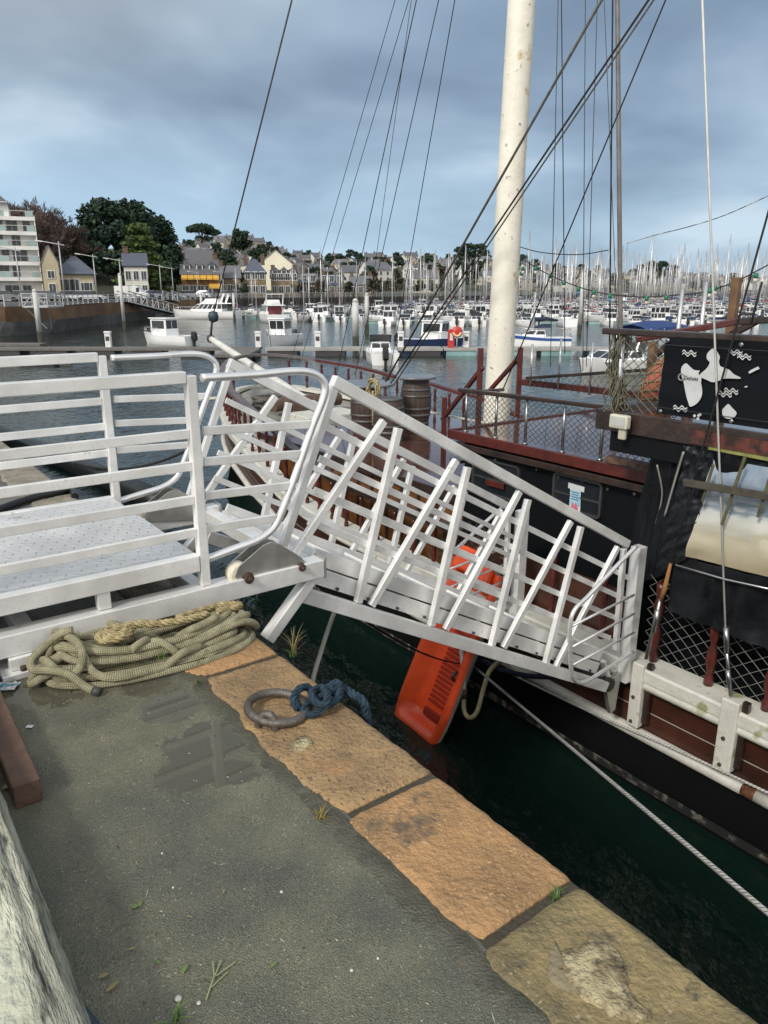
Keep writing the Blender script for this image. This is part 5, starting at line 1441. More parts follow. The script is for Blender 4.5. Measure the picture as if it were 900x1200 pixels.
# pale laid rope coil nested in the heap
hp2 = thing('laid_rope_coil', Q(1.36, -.6, .1), 'coil of pale three strand rope lying on the olive rope heap', 'rope')
pts = []
for i in range(70):
    t = i / 69; a = t * 2 * PI * 2.6; r_ = .075 - .035 * t
    pts.append(Q(1.43 + r_ * math.sin(a) * .8, -.645 + r_ * math.cos(a), .150 + .025 * t))
pts += spline([pts[-1], Q(1.44, -.56, .175), Q(1.40, -.45, .165), Q(1.38, -.33, .16), Q(1.40, -.22, .15)], 10)[1:]
mb = MB(); strands(mb, resample(pts, .006), .018, .07); mb.build('coil', rope_pale, hp2)
pts = spline([Q(1.44, -.36, .15), Q(1.48, -.22, .14), Q(1.50, -.10, .13), Q(1.46, -.04, .13), Q(1.41, -.08, .14), Q(1.41, -.18, .15)], 14)
mb = MB(); strands(mb, resample(pts, .006), .017, .065); mb.build('bight', rope_pale, hp2)

# mooring ring and blue rope
iron = mat('ring_iron', (.17, .155, .14), rough=.55, metal=.6, c2=(.10, .085, .07), scale=12, bump=.4, bscale=60, dirt=((.16, .085, .04), 16, .6))
rg = thing('mooring_ring', Q(.66, -.29, .02), 'heavy iron mooring ring lying on the brown coping stone', 'mooring ring')
rc = atz(325, 829, .035); tilt = Vector((0, 0, 1)) + E2 * .10 + E1 * -.06
ex = tilt.normalized().orthogonal().normalized(); ey = tilt.normalized().cross(ex)
mb = MB(); mb.tube([rc + (ex * math.cos(2 * PI * k / 48) + ey * math.sin(2 * PI * k / 48)) * .113 for k in range(48)], .0175, 12, closed=True); mb.build('ring', iron, rg)
st0 = atz(317, 853, .0)
mb = MB(); mb.tube(spline([st0 + Vector((-.045, -.01, -.02)), st0 + Vector((-.04, -.008, .035)), st0 + Vector((-.012, -.01, .065)), st0 + Vector((.016, -.02, .05)), st0 + Vector((.022, -.03, -.02))], 7), .016, 10); mb.build('staple', iron, rg)
br_ = thing('blue_mooring_rope', atz(380, 820, .03), 'thick blue rope knotted to the iron ring and hanging over the edge', 'rope')
a0 = atz(358, 818, .05)
kn = [atz(u, v, z) for u, v, z in ((350, 832, .02), (344, 820, .045), (350, 808, .075), (362, 806, .06), (366, 820, .035), (356, 832, .03), (362, 838, .025), (376, 832, .05), (384, 818, .085), (378, 806, .06), (366, 812, .065), (374, 826, .075), (392, 822, .05), (400, 806, .07), (392, 800, .05), (384, 812, .05))]
mb = MB(); strands(mb, resample(spline(kn, 10), .005), .0155, .06); mb.build('knot', rope_blue, br_)
tl = [atz(u, v, z) for u, v, z in ((372, 820, .05), (388, 812, .05), (403, 808, .05), (416, 815, .04), (425, 822, .025))]
tl += [Q(*(toq(tl[-1])[0] - .01, .045, -.06)), Q(toq(tl[-1])[0] - .02, .05, -.4), Q(toq(tl[-1])[0] - .02, .06, -1.4)]
mb = MB(); strands(mb, resample(spline(tl, 10), .005), .0175, .07); mb.build('tail', rope_blue, br_)
tl2 = [p + E1 * .045 + Vector((0, 0, -.004)) for p in tl[:5]]
mb = MB(); strands(mb, resample(spline(tl2, 10), .005), .016, .07, phase=1.0); mb.build('turn', rope_blue, br_)

# weathered timber, hose and rusty bar at the left
timb_m = mat('weathered_timber', (.60, .60, .47), rough=.9, c2=(.27, .275, .21), scale=2.2, thr=(.34, .64), coords='UV', stretch=(7.0, 5.5, 1), bump=1.0, bscale=14, dirt=((.06, .062, .052), 2.4, .53), detail=9, fine=((.42, .42, .35), 9, .60))
tb = thing('timber_baulk', Q(-.4, -1.40, 0), 'weathered grey green timber baulk lying along the left foreground', 'timber')
rows = []
for i in range(90):
    s = -2.0 + 3.6 * i / 89; row = []
    for j in range(34):
        a = PI * (-.06 + 1.12 * j / 33)
        cx_ = math.cos(a); sx_ = math.sin(a)
        w = .15 * (abs(cx_) ** .38) * (1 if cx_ > 0 else -1); h = .205 * (abs(sx_) ** .30) * (1 if sx_ > 0 else -.3)
        nz = .008 * noise.noise(Vector((s * 2.2, j * .5, 0))) + .005 * noise.noise(Vector((s * 9, j * 1.7, 4))) - .007 * max(0, noise.noise(Vector((s * 1.1, j * 2.6, 9))))
        row.append(Q(s, -1.41 + w + nz, max(.0, h) + nz))
    rows.append(row)
mb = MB(); mb.grid(rows); mb.build('baulk', timb_m, tb)
hose_m = mat('blue_hose', (.012, .045, .075), rough=.35, c2=(.008, .03, .05))
hz_ = tag(MB().tube(spline([Q(-2.2, -1.19, .022), Q(-1.0, -1.20, .022), Q(-.5, -1.212, .022), Q(-.2, -1.262, .022), Q(.1, -1.33, .02)], 8), .021, 10).build('blue_hose', hose_m, origin=Q(-.5, -1.2, 0)), 'dark blue hose squeezed beside the timber baulk', 'hose')
rust_m = mat('rusty_steel', (.130, .075, .050), rough=.85, c2=(.075, .045, .034), scale=9, bump=.35, bscale=50, dirt=((.24, .17, .12), 5, .63))
rb = thing('steel_bar', Q(1.0, -1.19, 0), 'rusty brown square steel bar lying by the timber baulk', 'steel bar')
q0, q1 = toq(atz(32, 913, .10)), toq(atz(-40, 775, .10))
mb = MB(); mb.bar(Q(.66, -1.178, .043), Q(1.75, -1.165, .043), .085, .085, up=(0, 0, 1)); mb.build('bar', rust_m, rb, bevel=.006)
# litter and moss under the bar
lit_m = mat('foil_wrapper', (.52, .56, .56), rough=.35, metal=.2, c2=(.10, .25, .36), scale=22, thr=(.45, .55))
def crumple(c, r_, name, label, m, seed, cat):
    mb = MB(); rows = []
    for i in range(9):
        row = []
        for j in range(9):
            x, y = (i / 8 - .5) * 2, (j / 8 - .5) * 2
            row.append(c + Vector((x * r_ + .3 * r_ * noise.noise(Vector((i, j, seed))), y * r_ * .7 + .3 * r_ * noise.noise(Vector((j, i, seed + 3))), .006 + r_ * .35 * abs(noise.noise(Vector((i * .9, j * .9, seed + 7)))))))
        rows.append(row)
    mb.grid(rows, smooth=False); return tag(mb.build(name, m, origin=c), label, cat)
crumple(atz(8, 806, 0), .045, 'sweet_wrapper', 'crumpled silver and blue wrapper lying at the left edge', lit_m, 1, 'litter')
crumple(atz(16, 922, 0), .030, 'paper_scrap', 'pale torn scrap lying in front of the rusty bar end', mat('scrap_paper', (.42, .42, .33), rough=.8, c2=(.22, .26, .12), scale=30), 2, 'litter')
crumple(atz(35, 853, 0), .013, 'paper_ball', 'small white paper ball on the pavement beside the rusty bar', ped_m, 3, 'litter')
# plants growing from joints
gr_m = mat('green_blades', (.10, .17, .035), rough=.6, c2=(.06, .11, .025), scale=20)
dry_m = mat('dry_blades', (.26, .22, .10), rough=.8, c2=(.17, .14, .06), scale=20)
def tuft(p, n, h, spread, m, rng, label, name='grass_tuft', cat='grass tuft'):
    root = thing(name, p, label, cat); mb = MB()
    for _ in range(n):
        a = rng.uniform(0, 2 * PI); l_ = h * rng.uniform(.5, 1.1); sp_ = spread * rng.uniform(.2, 1)
        o = p + Vector((rng.uniform(-.012, .012), rng.uniform(-.012, .012), 0)); d = Vector((math.cos(a), math.sin(a), 0)); sd_ = Vector((-d.y, d.x, 0)) * .0028
        pts = [o + d * (sp_ * t * t) + Vector((0, 0, l_ * t * (1 - .25 * t))) for t in (0, .35, .7, 1)]
        mb.add([q + sd_ * k * (1 - i / 3.2) for i, q in enumerate(pts) for k in (-1, 1)], [(0, 1, 3, 2), (2, 3, 5, 4), (4, 5, 7, 6)])
    mb.build('blades', m, root); return root
g = random.Random(9)
tuft(atz(345, 767, 0), 26, .17, .08, dry_m, g, 'tall dry grass tuft on the stone edge right of the rope heap')
tuft(atz(343, 769, 0), 14, .07, .05, gr_m, g, 'short green tuft at the foot of the dry grass on the edge', 'weed_tuft', 'weed')
tuft(Q(1.86, -.95, 0), 24, .20, .12, gr_m, g, 'long green grass under the left of the walkway deck')
tuft(Q(1.84, -.72, 0), 18, .22, .10, gr_m, g, 'green grass under the walkway deck left of the stub post')
tuft(Q(2.15, -.09, 0), 24, .12, .09, gr_m, g, 'green grass at the quay edge behind the walkway end post')
tuft(atz(233, 802, .0), 16, .035, .03, gr_m, g, 'small green weed on the joint in front of the rope heap', 'weed_tuft', 'weed')
tuft(atz(376, 958, .0), 22, .035, .06, mat('yellow_weed', (.28, .22, .05), rough=.8), g, 'yellowish weed in the joint of the orange stone', 'weed_tuft', 'weed')
tuft(atz(652, 1050, .0), 30, .028, .04, gr_m, g, 'bright green weed in the joint between orange and mossy stones', 'weed_tuft', 'weed')
tuft(atz(190, 772, .06), 18, .05, .04, gr_m, g, 'small leafy weed growing through the rope heap', 'weed_tuft', 'weed')
tuft(atz(205, 1196, .0), 10, .07, .06, mat('fresh_blades', (.14, .28, .04), rough=.5), g, 'bright green grass tuft at the bottom edge of the pavement')
tuft(atz(10, 880, .0), 24, .05, .05, gr_m, g, 'mossy weed in the gap behind the rusty bar', 'weed_tuft', 'weed')
# torn grass stem and small leaves on the pavement
leaf_g = mat('green_leaf', (.15, .22, .05), rough=.5, c2=(.10, .15, .04), scale=40)
leaf_y = mat('yellow_leaf', (.36, .30, .12), rough=.5, c2=(.24, .18, .07), scale=40)
def leaf(u, v, L, w, ang, m, label, name='fallen_leaf', group=None, z=.002):
    c = atz(u, v, z); a = Vector((math.cos(ang), math.sin(ang), 0)); b = Vector((-a.y, a.x, 0)); n = 6
    mb = MB(); rows = []
    for i in range(n + 1):
        t = i / n; ww = w * math.sin(PI * min(1, t * .94 + .04)) ** .8
        rows.append([c + a * (L * (t - .5)) + b * (ww * k) + Vector((0, 0, .004 + .003 * abs(k) * (1 - t) + .003 * t)) for k in (-.5, 0, .5)])
    mb.grid(rows)
    return tag(mb.build(name, m, origin=c), label, 'leaf', group)
leaf(132, 1158, .035, .013, .9, leaf_y, 'tan leaf on the pavement beside the blue hose')
leaf(216, 1138, .026, .012, 1.2, leaf_g, 'ragged green leaf near the torn grass stem on the pavement')
leaf(185, 1129, .022, .008, -.6, leaf_g, 'green leaf pair left of the ragged leaf on the pavement')
leaf(158, 1064, .022, .014, .3, leaf_g, 'bright green leaf cluster alone on the dark pavement')
leaf(164, 1061, .018, .010, 1.9, leaf_g, 'second leaf overlapping the bright green cluster on the pavement')
leaf(145, 1084, .012, .008, .3, leaf_g, 'tiny green leaf below the bright leaf cluster')
leaf(154, 1114, .026, .006, .2, leaf_y, 'straw coloured narrow leaf on the pavement')
leaf(122, 1145, .024, .012, .5, leaf_y, 'pale withered leaf next to the timber baulk')
leaf(320, 1133, .020, .010, .8, leaf_g, 'small green leaf on the right half of the pavement', z=.002)
for k, (u, v) in enumerate(((150, 906), (100, 902), (215, 940), (113, 1022), (160, 1013), (326, 1020), (262, 1047), (148, 884), (120, 828), (328, 1085), (325, 1097), (180, 1097), (222, 1076), (60, 880))):
    leaf(u, v, .020, .003, k * 1.3, [leaf_y, dry_m][k % 2], 'thin dry straw fragment scattered on the wet pavement', 'straw_fragment', 'straw fragments on the pavement')
mb = MB(); c = atz(250, 1150, .003)
for (a, b, w) in (((-.006, -.05), (.0, .01), .0022), ((0, .01), (-.012, .05), .0022), ((0, .01), (.045, .05), .0022), ((0, .01), (.008, .055), .002), ((-.003, -.02), (.03, .02), .0018)):
    mb.bar(c + Vector((*a, .001)), c + Vector((*b, .006)), w * 1.6, .0014)
tag(mb.build('torn_grass', mat('pale_stem', (.27, .30, .15), rough=.7), origin=c), 'torn pale grass stem lying on the pavement', 'grass stem')
peb_m = mat('pale_pebble', (.62, .60, .55), rough=.6, c2=(.42, .40, .36), scale=40)
for k, (u, v, r_) in enumerate(((209, 1170, .009), (412, 1137, .005), (233, 1175, .006), (330, 1045, .005), (24, 1190, .004), (443, 1123, .004), (203, 1040, .004), (190, 1000, .004))):
    c = atz(u, v, r_ * .4)
    mb = MB(); mb.lathe([(r_ * .2, -r_ * .5), (r_ * .85, -r_ * .3), (r_, 0), (r_ * .75, r_ * .4), (r_ * .2, r_ * .55)], c, 9)
    tag(mb.build('pebble', peb_m, origin=c), 'small pale pebble on the wet pavement', 'pebble', 'pebbles on the pavement')
# loose grit and chaff on the pavement
gk = random.Random(77); mb = MB()
for _ in range(900):
    s, d = gk.uniform(-1.7, 1.45), gk.uniform(-1.2, -.42); r_ = gk.choice([.0012, .0016, .0022, .003]) ; c = Q(s, d, r_ * .5); a = gk.uniform(0, 6)
    ex_ = Vector((math.cos(a), math.sin(a), 0)) * r_ * gk.uniform(.8, 2.2 if gk.random() < .9 else 9); ey_ = Vector((-math.sin(a), math.cos(a), 0)) * r_ * .7; ez_ = Vector((0, 0, r_ * .7))
    mb.add([c - ex_, c - ey_, c + ex_, c + ey_, c + ez_], [(0, 1, 4), (1, 2, 4), (2, 3, 4), (3, 0, 4)], gk.choice([0, 0, 1, 2]))
tag(mb.build('grit', [mat('pale_grit', (.42, .40, .34), rough=.8), mat('dark_grit', (.05, .05, .045), rough=.7), mat('straw_grit', (.30, .25, .13), rough=.8)], kind='stuff'), 'fine grit and chaff scattered over the wet pavement', 'grit')
hb = MB().tube(spline([atz(-20, 604, .03), atz(30, 586, .03), atz(70, 576, .035), atz(84, 574, .03), atz(88, 582, .02)], 8), .030, 8).build('black_hose', black_m, origin=atz(40, 585, 0))
tag(hb, 'thick black hose on the grey quay behind the walkway', 'hose')
# floating boom log
bm = MB().tube([Q(30, 1.9, WZ + .12), Q(14.2, 3.62, WZ + .12), Q(12.6, 3.8, WZ + .10)], [.22, .28, .25], 10).build('floating_boom', mat('wet_dark_timber', (.022, .024, .024), rough=.4, c2=(.012, .013, .013)), origin=Q(14, 3.6, WZ))
tag(bm, 'dark wet timber boom floating between quay and ship bow', 'boom')
tag(MB().tube(sag(Q(16.8, 3.0, WZ + .38), Q(11.6, 4.9, -.7), .5), .03, 6).build('bow_line', rope_dark, origin=Q(14, 4, -2)), 'black mooring line sagging from the ship bow behind the walkway', 'rope')

# ------------------------------------------------------------------ the old wooden ship
plank_m = mat('varnished_planks', (.064, .021, .012), rough=.4, c2=(.030, .012, .008), scale=3, stretch=(1, 1, 1), bump=.2, bscale=18, dirt=((.03, .014, .01), 5, .6), coat=.2)
def seams(m, n_planks, width, c):
    def fn(n, l, uv, bs):
        sx = N(n, 'ShaderNodeSeparateXYZ'); l.new(uv, sx.inputs[0])
        a = N(n, 'ShaderNodeMath', operation='MULTIPLY'); l.new(sx.outputs[1], a.inputs[0]); a.inputs[1].default_value = n_planks
        f = N(n, 'ShaderNodeMath', operation='FRACT'); l.new(a.outputs[0], f.inputs[0])
        g_ = N(n, 'ShaderNodeMath', operation='LESS_THAN'); l.new(f.outputs[0], g_.inputs[0]); g_.inputs[1].default_value = width
        lk = bs.inputs['Base Color'].links[0].from_socket
        mx = N(n, 'ShaderNodeMixRGB'); l.new(g_.outputs[0], mx.inputs[0]); l.new(lk, mx.inputs[1]); mx.inputs[2].default_value = (*c, 1); l.new(mx.outputs[0], bs.inputs['Base Color'])
    return uv_stripes(m, fn)
seams(plank_m, 3.0, .045, (.36, .34, .30))
hull_black = mat('black_hull', (.008, .009, .009), rough=.5, spec=.22, c2=(.006, .007, .007), scale=1.2, bump=.15, bscale=6, dirt=((.035, .034, .03), 2.2, .66))
old_white = mat('chipped_white_paint', (.62, .61, .55), rough=.55, c2=(.50, .49, .43), scale=5, bump=.25, bscale=40, dirt=((.05, .04, .03), 13, .66), fine=((.30, .31, .16), 5, .62))
red_brown = mat('red_brown_paint', (.105, .018, .013), rough=.4, c2=(.055, .013, .010), scale=8, bump=.2, bscale=40, dirt=((.05, .02, .015), 18, .66), coat=.2)
wet_deck = mat('wet_varnished_deck', (.115, .042, .028), rough=.10, c2=(.055, .022, .017), scale=2.2, rvar=.06, coat=.3)
def deck_lines(m, sc):
    n, l = m.node_tree.nodes, m.node_tree.links; bs = n['Principled BSDF']; g_ = N(n, 'ShaderNodeNewGeometry')
    dt = N(n, 'ShaderNodeVectorMath', operation='DOT_PRODUCT'); l.new(g_.outputs['Position'], dt.inputs[0]); dt.inputs[1].default_value = E2 * sc
    f = N(n, 'ShaderNodeMath', operation='FRACT'); l.new(dt.outputs['Value'], f.inputs[0])
    h = N(n, 'ShaderNodeMath', operation='LESS_THAN'); l.new(f.outputs[0], h.inputs[0]); h.inputs[1].default_value = .07
    lk = bs.inputs['Base Color'].links[0].from_socket
    mx = N(n, 'ShaderNodeMixRGB'); l.new(h.outputs[0], mx.inputs[0]); l.new(lk, mx.inputs[1]); mx.inputs[2].default_value = (.018, .012, .01, 1); l.new(mx.outputs[0], bs.inputs['Base Color'])
    return m
deck_lines(wet_deck, 9.0)
amber = mat('amber_varnish', (.17, .072, .02), rough=.35, c2=(.08, .034, .012), scale=4, coat=.4)
grey_deck = mat('worn_grey_deck', (.33, .32, .28), rough=.5, c2=(.17, .16, .14), scale=3, bump=.3, bscale=14)
cabin_black = mat('gloss_black_cabin', (.006, .007, .009), rough=.42, spec=.16, c2=(.005, .006, .007), scale=1.5, bump=.05, bscale=3, dirt=((.02, .022, .024), 3, .66))
dark_wood = mat('dark_wet_wood', (.045, .026, .020), rough=.35, c2=(.02, .014, .012), scale=6, bump=.25, bscale=30, coat=.3)
chrome = mat('dull_chrome', (.35, .35, .35), rough=.28, metal=.9)
mast_white = mat('flaking_mast_paint', (.79, .76, .66), rough=.5, c2=(.68, .65, .55), scale=3, bump=.3, bscale=12, dirt=((.45, .31, .12), 3.2, .605), fine=((.30, .28, .24), 12, .655))
net_m = mat('old_net', (.085, .082, .065), rough=.9, c2=(.05, .05, .04), scale=20)
net_pale = mat('pale_net', (.30, .30, .27), rough=.9)
tarp = mat('black_tarpaulin', (.012, .014, .017), rough=.36, c2=(.006, .007, .009), scale=3, bump=1.0, bscale=7, rvar=.14, spec=.28)
SC = 6.2
def hb(s):
    if s <= 5: return 2.5 - .02 * max(0, -s)
    t = min(1, (s - 5) / 8.5)
    return max(.05, 2.5 * math.sqrt(max(0, 1 - t ** 2.25)))
def zg(s): return lerp([-8, 4, 6.5, 7.8, 8.9, 10.4, 12, 13.5], [-1.45, -1.44, -1.40, -1.30, -1.06, -.82, -.60, -.42], s)
ship = thing('sailing_ship', Q(4, SC, WZ), 'black and red brown old sailing ship moored along the quay', 'ship')
STA = [-9 + 1.0 * i for i in range(14)] + [5 + .35 * i for i in range(24)] + [13.2, 13.35, 13.45, 13.5]
STA = sorted(set(round(x, 3) for x in STA))
def side(s, sg, off, z): return Q(s, SC + sg * (hb(s) + off), z)
# planked topsides, black lower hull
for sg in (-1, 1):
    mb = MB(); rows = [[side(s, sg, .0, zg(s)), side(s, sg, -.005, zg(s) - .31), side(s, sg, .0, zg(s) - .62)] for s in STA]
    mb.grid(rows, smooth=True, flip=sg > 0, uvscale=(1, 1)); 
    # uv: v must run down the planks
    mb.uv = [[(b, a) for a, b in u] if u else u for u in mb.uv]
    mb.build('topside_planks', plank_m, ship)
mb = MB()
for sg in (-1, 1):
    rows = []
    for s in STA:
        k = max(0, (s - 8) / 5.5)
        z0 = zg(s) - .62
        rows.append([side(s, sg, .0, z0), side(s, sg, -.04 - .5 * k, z0 - .25), side(s, sg, -.13 - .8 * k, WZ + .02), side(s, sg, -.5 - 1.0 * k, WZ - .8)])
    mb.grid(rows, smooth=True, flip=sg > 0)
mb.build('hull', hull_black, ship)
# scum line
scum = mat('scum_line', (.22, .20, .16), rough=.9, c2=(.012, .013, .012), scale=9, thr=(.52, .66), detail=9)
mb = MB(); rows = [[side(s, -1, -.088, WZ + .15), side(s, -1, -.108, WZ + .05)] for s in STA if s < 8]; mb.grid(rows); mb.build('waterline_band', scum, ship)
# rubbing strake and cap rail
rub_m = mat('chipped_white_strake', (.60, .59, .54), rough=.5, c2=(.46, .45, .40), scale=5, bump=.2, bscale=30, dirt=((.34, .12, .03), 4.5, .69), fine=((.06, .05, .04), 17, .69))
for sg in (-1, 1):
    S_ = [.645] + [s for s in STA if s > .70]
    mb = MB(); mb.tube([side(s, sg, .035, zg(s) - .63) for s in S_], .052, 10); mb.build('rubbing_strake', rub_m, ship)
    S_ = [-9, -5, -2, 0, .3, .54]
    mb = MB(); mb.tube([side(s, sg, .035, zg(s) - .63) for s in S_], .052, 10); mb.build('rubbing_strake', rub_m, ship)
    rows = [[side(s, sg, .10, zg(s) - .10), side(s, sg, .10, zg(s) - .005), side(s, sg, .085, zg(s) + .012), side(s, sg, -.17, zg(s) + .012), side(s, sg, -.18, zg(s) - .05)] for s in STA]
    mb = MB(); mb.grid(rows, smooth=False, flip=sg > 0); mb.build('cap_rail', old_white, ship)
    mb = MB(); mb.tube([side(s, sg, .055, zg(s) - .145) for s in STA if s < 9.5], .045, 8); mb.build('upper_moulding', old_white, ship)
tar_spot = mat('rust_stain', (.17, .06, .02), rough=.8, c2=(.03, .015, .01), scale=30)
mb = MB(); mb.tube([side(s, -1, .036, zg(s) - .632) for s in (.44, .56, .68)], .050, 10); mb.build('strake_scarf', tar_spot, ship)
# inside of the bulwark and main deck
mb = MB()
for sg in (-1, 1): mb.grid([[side(s, sg, -.16, zg(s) - .03), side(s, sg, -.16, zg(s) - .55)] for s in STA], flip=sg < 0)
mb.build('bulwark_lining', dark_wood, ship)
mb = MB(); mb.grid([[side(s, -1, -.15, zg(s) - .50), Q(s, SC, zg(s) - .46), side(s, 1, -.15, zg(s) - .50)] for s in STA if s <= 9.6]); mb.build('main_deck', wet_deck, ship)
mb = MB(); mb.grid([[side(s, -1, -.1, zg(s) - .10), Q(s, SC, zg(s) - .02), side(s, 1, -.1, zg(s) - .10)] for s in STA if s >= 9.0]); mb.build('bow_deck', grey_deck, ship)
# turned balusters and hand rail round the bow
def baluster_prof(h): return [(.030, 0), (.030, h * .10), (.018, h * .14), (.034, h * .30), (.030, h * .42), (.016, h * .50), (.030, h * .60), (.034, h * .72), (.018, h * .86), (.030, h * .90), (.030, h)]
def hr(s): return lerp([3, 6, 8.5, 9.3, 11, 13, 13.8], [.48, .52, .70, .66, .60, .60, .62], s)
nb_ = 0
for sg in (-1, 1):
    s = 3.35
    while s < 13.3:
        h = hr(s); mb = MB(); mb.lathe(baluster_prof(h - .03), side(s, sg, -.03, zg(s) + .012), 8); mb.build('baluster', red_brown, ship); nb_ += 1
        s += .36 if s < 10 else .30
pts = [side(s, -1, -.03, zg(s) + hr(s) + .02) for s in STA if s >= 3.2] + [side(s, 1, -.03, zg(s) + hr(s) + .02) for s in STA[::-1] if s >= 3.2]
bowrail_m = mat('weathered_rail', (.145, .125, .125), rough=.5, c2=(.09, .075, .075), scale=6, bump=.2)
half = [i for i, p in enumerate(pts)]
nA = [p for p in pts if True]
k1 = next(i for i, p in enumerate(pts) if toq(p)[0] > 9.0); k2 = max(i for i, p in enumerate(pts) if toq(p)[0] > 12.6)
for seg, m_ in ((pts[:k1 + 1], dark_wood), (pts[k1:k2 + 1], bowrail_m), (pts[k2:], red_brown)):
    mb = MB()
    rows = []
    for i, p in enumerate(seg):
        a = seg[max(0, i - 1)]; b = seg[min(len(seg) - 1, i + 1)]; t = (b - a); t.z = 0; t.normalize(); sd_ = Vector((-t.y, t.x, 0)) * .065
        rows.append([p - sd_, p - sd_ + Vector((0, 0, .055)), p + sd_ + Vector((0, 0, .055)), p + sd_, p - sd_])
    mb.grid(rows, smooth=False); mb.build('hand_rail', m_, ship)
# diamond nets
def net(name, P00, P10, P11, P01, cell, m, r_=.0035, sagv=.0, parent=None):
    """net on the quad P00-P10 (bottom edge), P01-P11 (top edge)"""
    P00, P10, P11, P01 = [Vector(wq(p)) for p in (P00, P10, P11, P01)]
    W = (P10 - P00).length; H = (P01 - P00).length
    nu = max(2, int(W / cell)); nv = max(2, int(H / cell * 1.25))
    def f(a, b): return P00.lerp(P10, a).lerp(P01.lerp(P11, a), b) + (P10 - P00).cross(P01 - P00).normalized() * (.02 * noise.noise(Vector((a * 7, b * 3, cell * 90)))) + (P10 - P00).normalized() * (.012 * noise.noise(Vector((a * 20, b * 9, 5))))
    mb = MB()
    for i in range(-nv, nu):
        for sg in (1, -1):
            run = []
            for j in range(nv + 1):
                a = (i + j) / nu if sg > 0 else 1 - (i + j) / nu
                if -.001 <= a <= 1.001: run.append(f(a, j / nv))
            if len(run) > 1: mb.tube(run, r_, 3, caps=False, smooth=False)
    return mb.build(name, m, parent or ship)
# trunk cabin on the fore deck
mb = MB(); mb.qbox((4.62, 4.34, -2.0), (9.55, 7.9, -.765)); mb.build('trunk_cabin', amber, ship)
mb = MB(); mb.qbox((4.60, 4.28, -.76), (9.65, 7.96, -.70)); mb.build('trunk_roof', wet_deck, ship, bevel=.01)
mb = MB(); mb.qbox((4.60, 4.255, -.80), (9.65, 4.278, -.692)); mb.build('trunk_edge', dark_wood, ship)
mb = MB()
for k in range(13): mb.qbox((4.75 + .34 * k, 4.32, -1.9), (4.79 + .34 * k, 4.337, -.80))
mb.build('trunk_posts', dark_wood, ship)
mb = MB(); mb.qbox((4.6, 7.98, -.80), (10.2, 8.02, -.685)); mb.build('white_edge', old_white, ship)
# main cabin: black side, dark red eave, wet roof deck
RZ = .05; CD = 4.32
mb = MB(); mb.qbox((-9, CD, -2.0), (4.60, 8.1, -.045)); mb.build('cabin_wall', cabin_black, ship)
mb = MB(); mb.qbox((2.06, CD - .10, -.04), (4.72, 8.2, RZ)); mb.build('roof_deck', wet_deck, ship, bevel=.006)
mb = MB(); mb.qbox((2.06, CD - .135, -.035), (4.76, CD - .103, RZ + .02)); mb.qbox((4.723, CD - .10, -.035), (4.755, 8.2, RZ + .02)); mb.build('eave_board', red_brown, ship, bevel=.006)
mb = MB(); mb.qbox((2.07, CD - .12, -.13), (4.70, CD - .003, -.063)); mb.build('eave_moulding', dark_wood, ship, bevel=.006)
mb = MB(); mb.qbox((2.04, CD - .16, .083), (2.55, CD - .05, .14)); mb.build('worn_plank', mat('peeling_plank', (.16, .09, .05), rough=.6, c2=(.05, .022, .016), scale=14, thr=(.42, .58)), ship, bevel=.006)
mb = MB()
for k in range(9): mb.lathe([(.016, 0), (.018, .006), (.012, .012)], Q(2.3 + .3 * k, CD - .002, -.19 - .02 * (k % 2)), 8, axis=-E2)
mb.build('bolt_heads', chrome, ship)
# windows in the cabin side
def rrect(w, h, r_, n=5):
    out = []
    for cx_, cy_, a0 in ((w / 2 - r_, h / 2 - r_, 0), (-w / 2 + r_, h / 2 - r_, PI / 2), (-w / 2 + r_, -h / 2 + r_, PI), (w / 2 - r_, -h / 2 + r_, 3 * PI / 2)):
        out += [(cx_ + r_ * math.cos(a0 + PI / 2 * k / n), cy_ + r_ * math.sin(a0 + PI / 2 * k / n)) for k in range(n + 1)]
    return out
def cabin_window(u0, v0, u1, v1):
    a, b = toq(atd(u0, v0, CD)), toq(atd(u1, v1, CD)); cs = (a[0] + b[0]) / 2; cz = (a[2] + b[2]) / 2; w = abs(a[0] - b[0]); h = abs(a[2] - b[2])
    o = Q(cs, CD - .004, cz)
    outer, inner = rrect(w, h, .05), rrect(w - .05, h - .05, .03)
    mb = MB(); n = len(outer); Z = Vector((0, 0, 1))
    R_ = lambda poly, dz: [o + E1 * x + Z * y - E2 * dz for x, y in poly]
    V = R_(outer, 0) + R_(outer, .03) + R_(inner, .03) + R_(inner, .0)
    mb.add(V, [(k * n + i, k * n + (i + 1) % n, (k + 1) * n + (i + 1) % n, (k + 1) * n + i) for k in range(3) for i in range(n)])
    f = mb.build('cabin_window', chrome, ship)
    mb = MB(); mb.add(R_(inner, .008), [tuple(range(n))]); mb.build('pane', mat('tinted_pane', (.02, .024, .028), rough=.08, c2=(.012, .015, .018), scale=2), f)
    mb = MB(); mb.bar(o + E1 * (w / 2 - .03) - E2 * .014 - Z * .02, o - E1 * (w / 2 - .03) - E2 * .014 - Z * .02, .008, .02); mb.build('bar', chrome, f)
    return f, o, w, h
f1, o1, w1, h1 = cabin_window(651, 552, 705, 609)
f0, o0, w0, h0_ = cabin_window(556, 533, 609, 590)
mb = MB(); mb.qbox((toq(o0)[0] - .16, CD - .05, toq(o0)[2] - .09), (toq(o0)[0] + .12, CD - .035, toq(o0)[2] - .02)); mb.build('flower_box', red_brown, f0, bevel=.006)
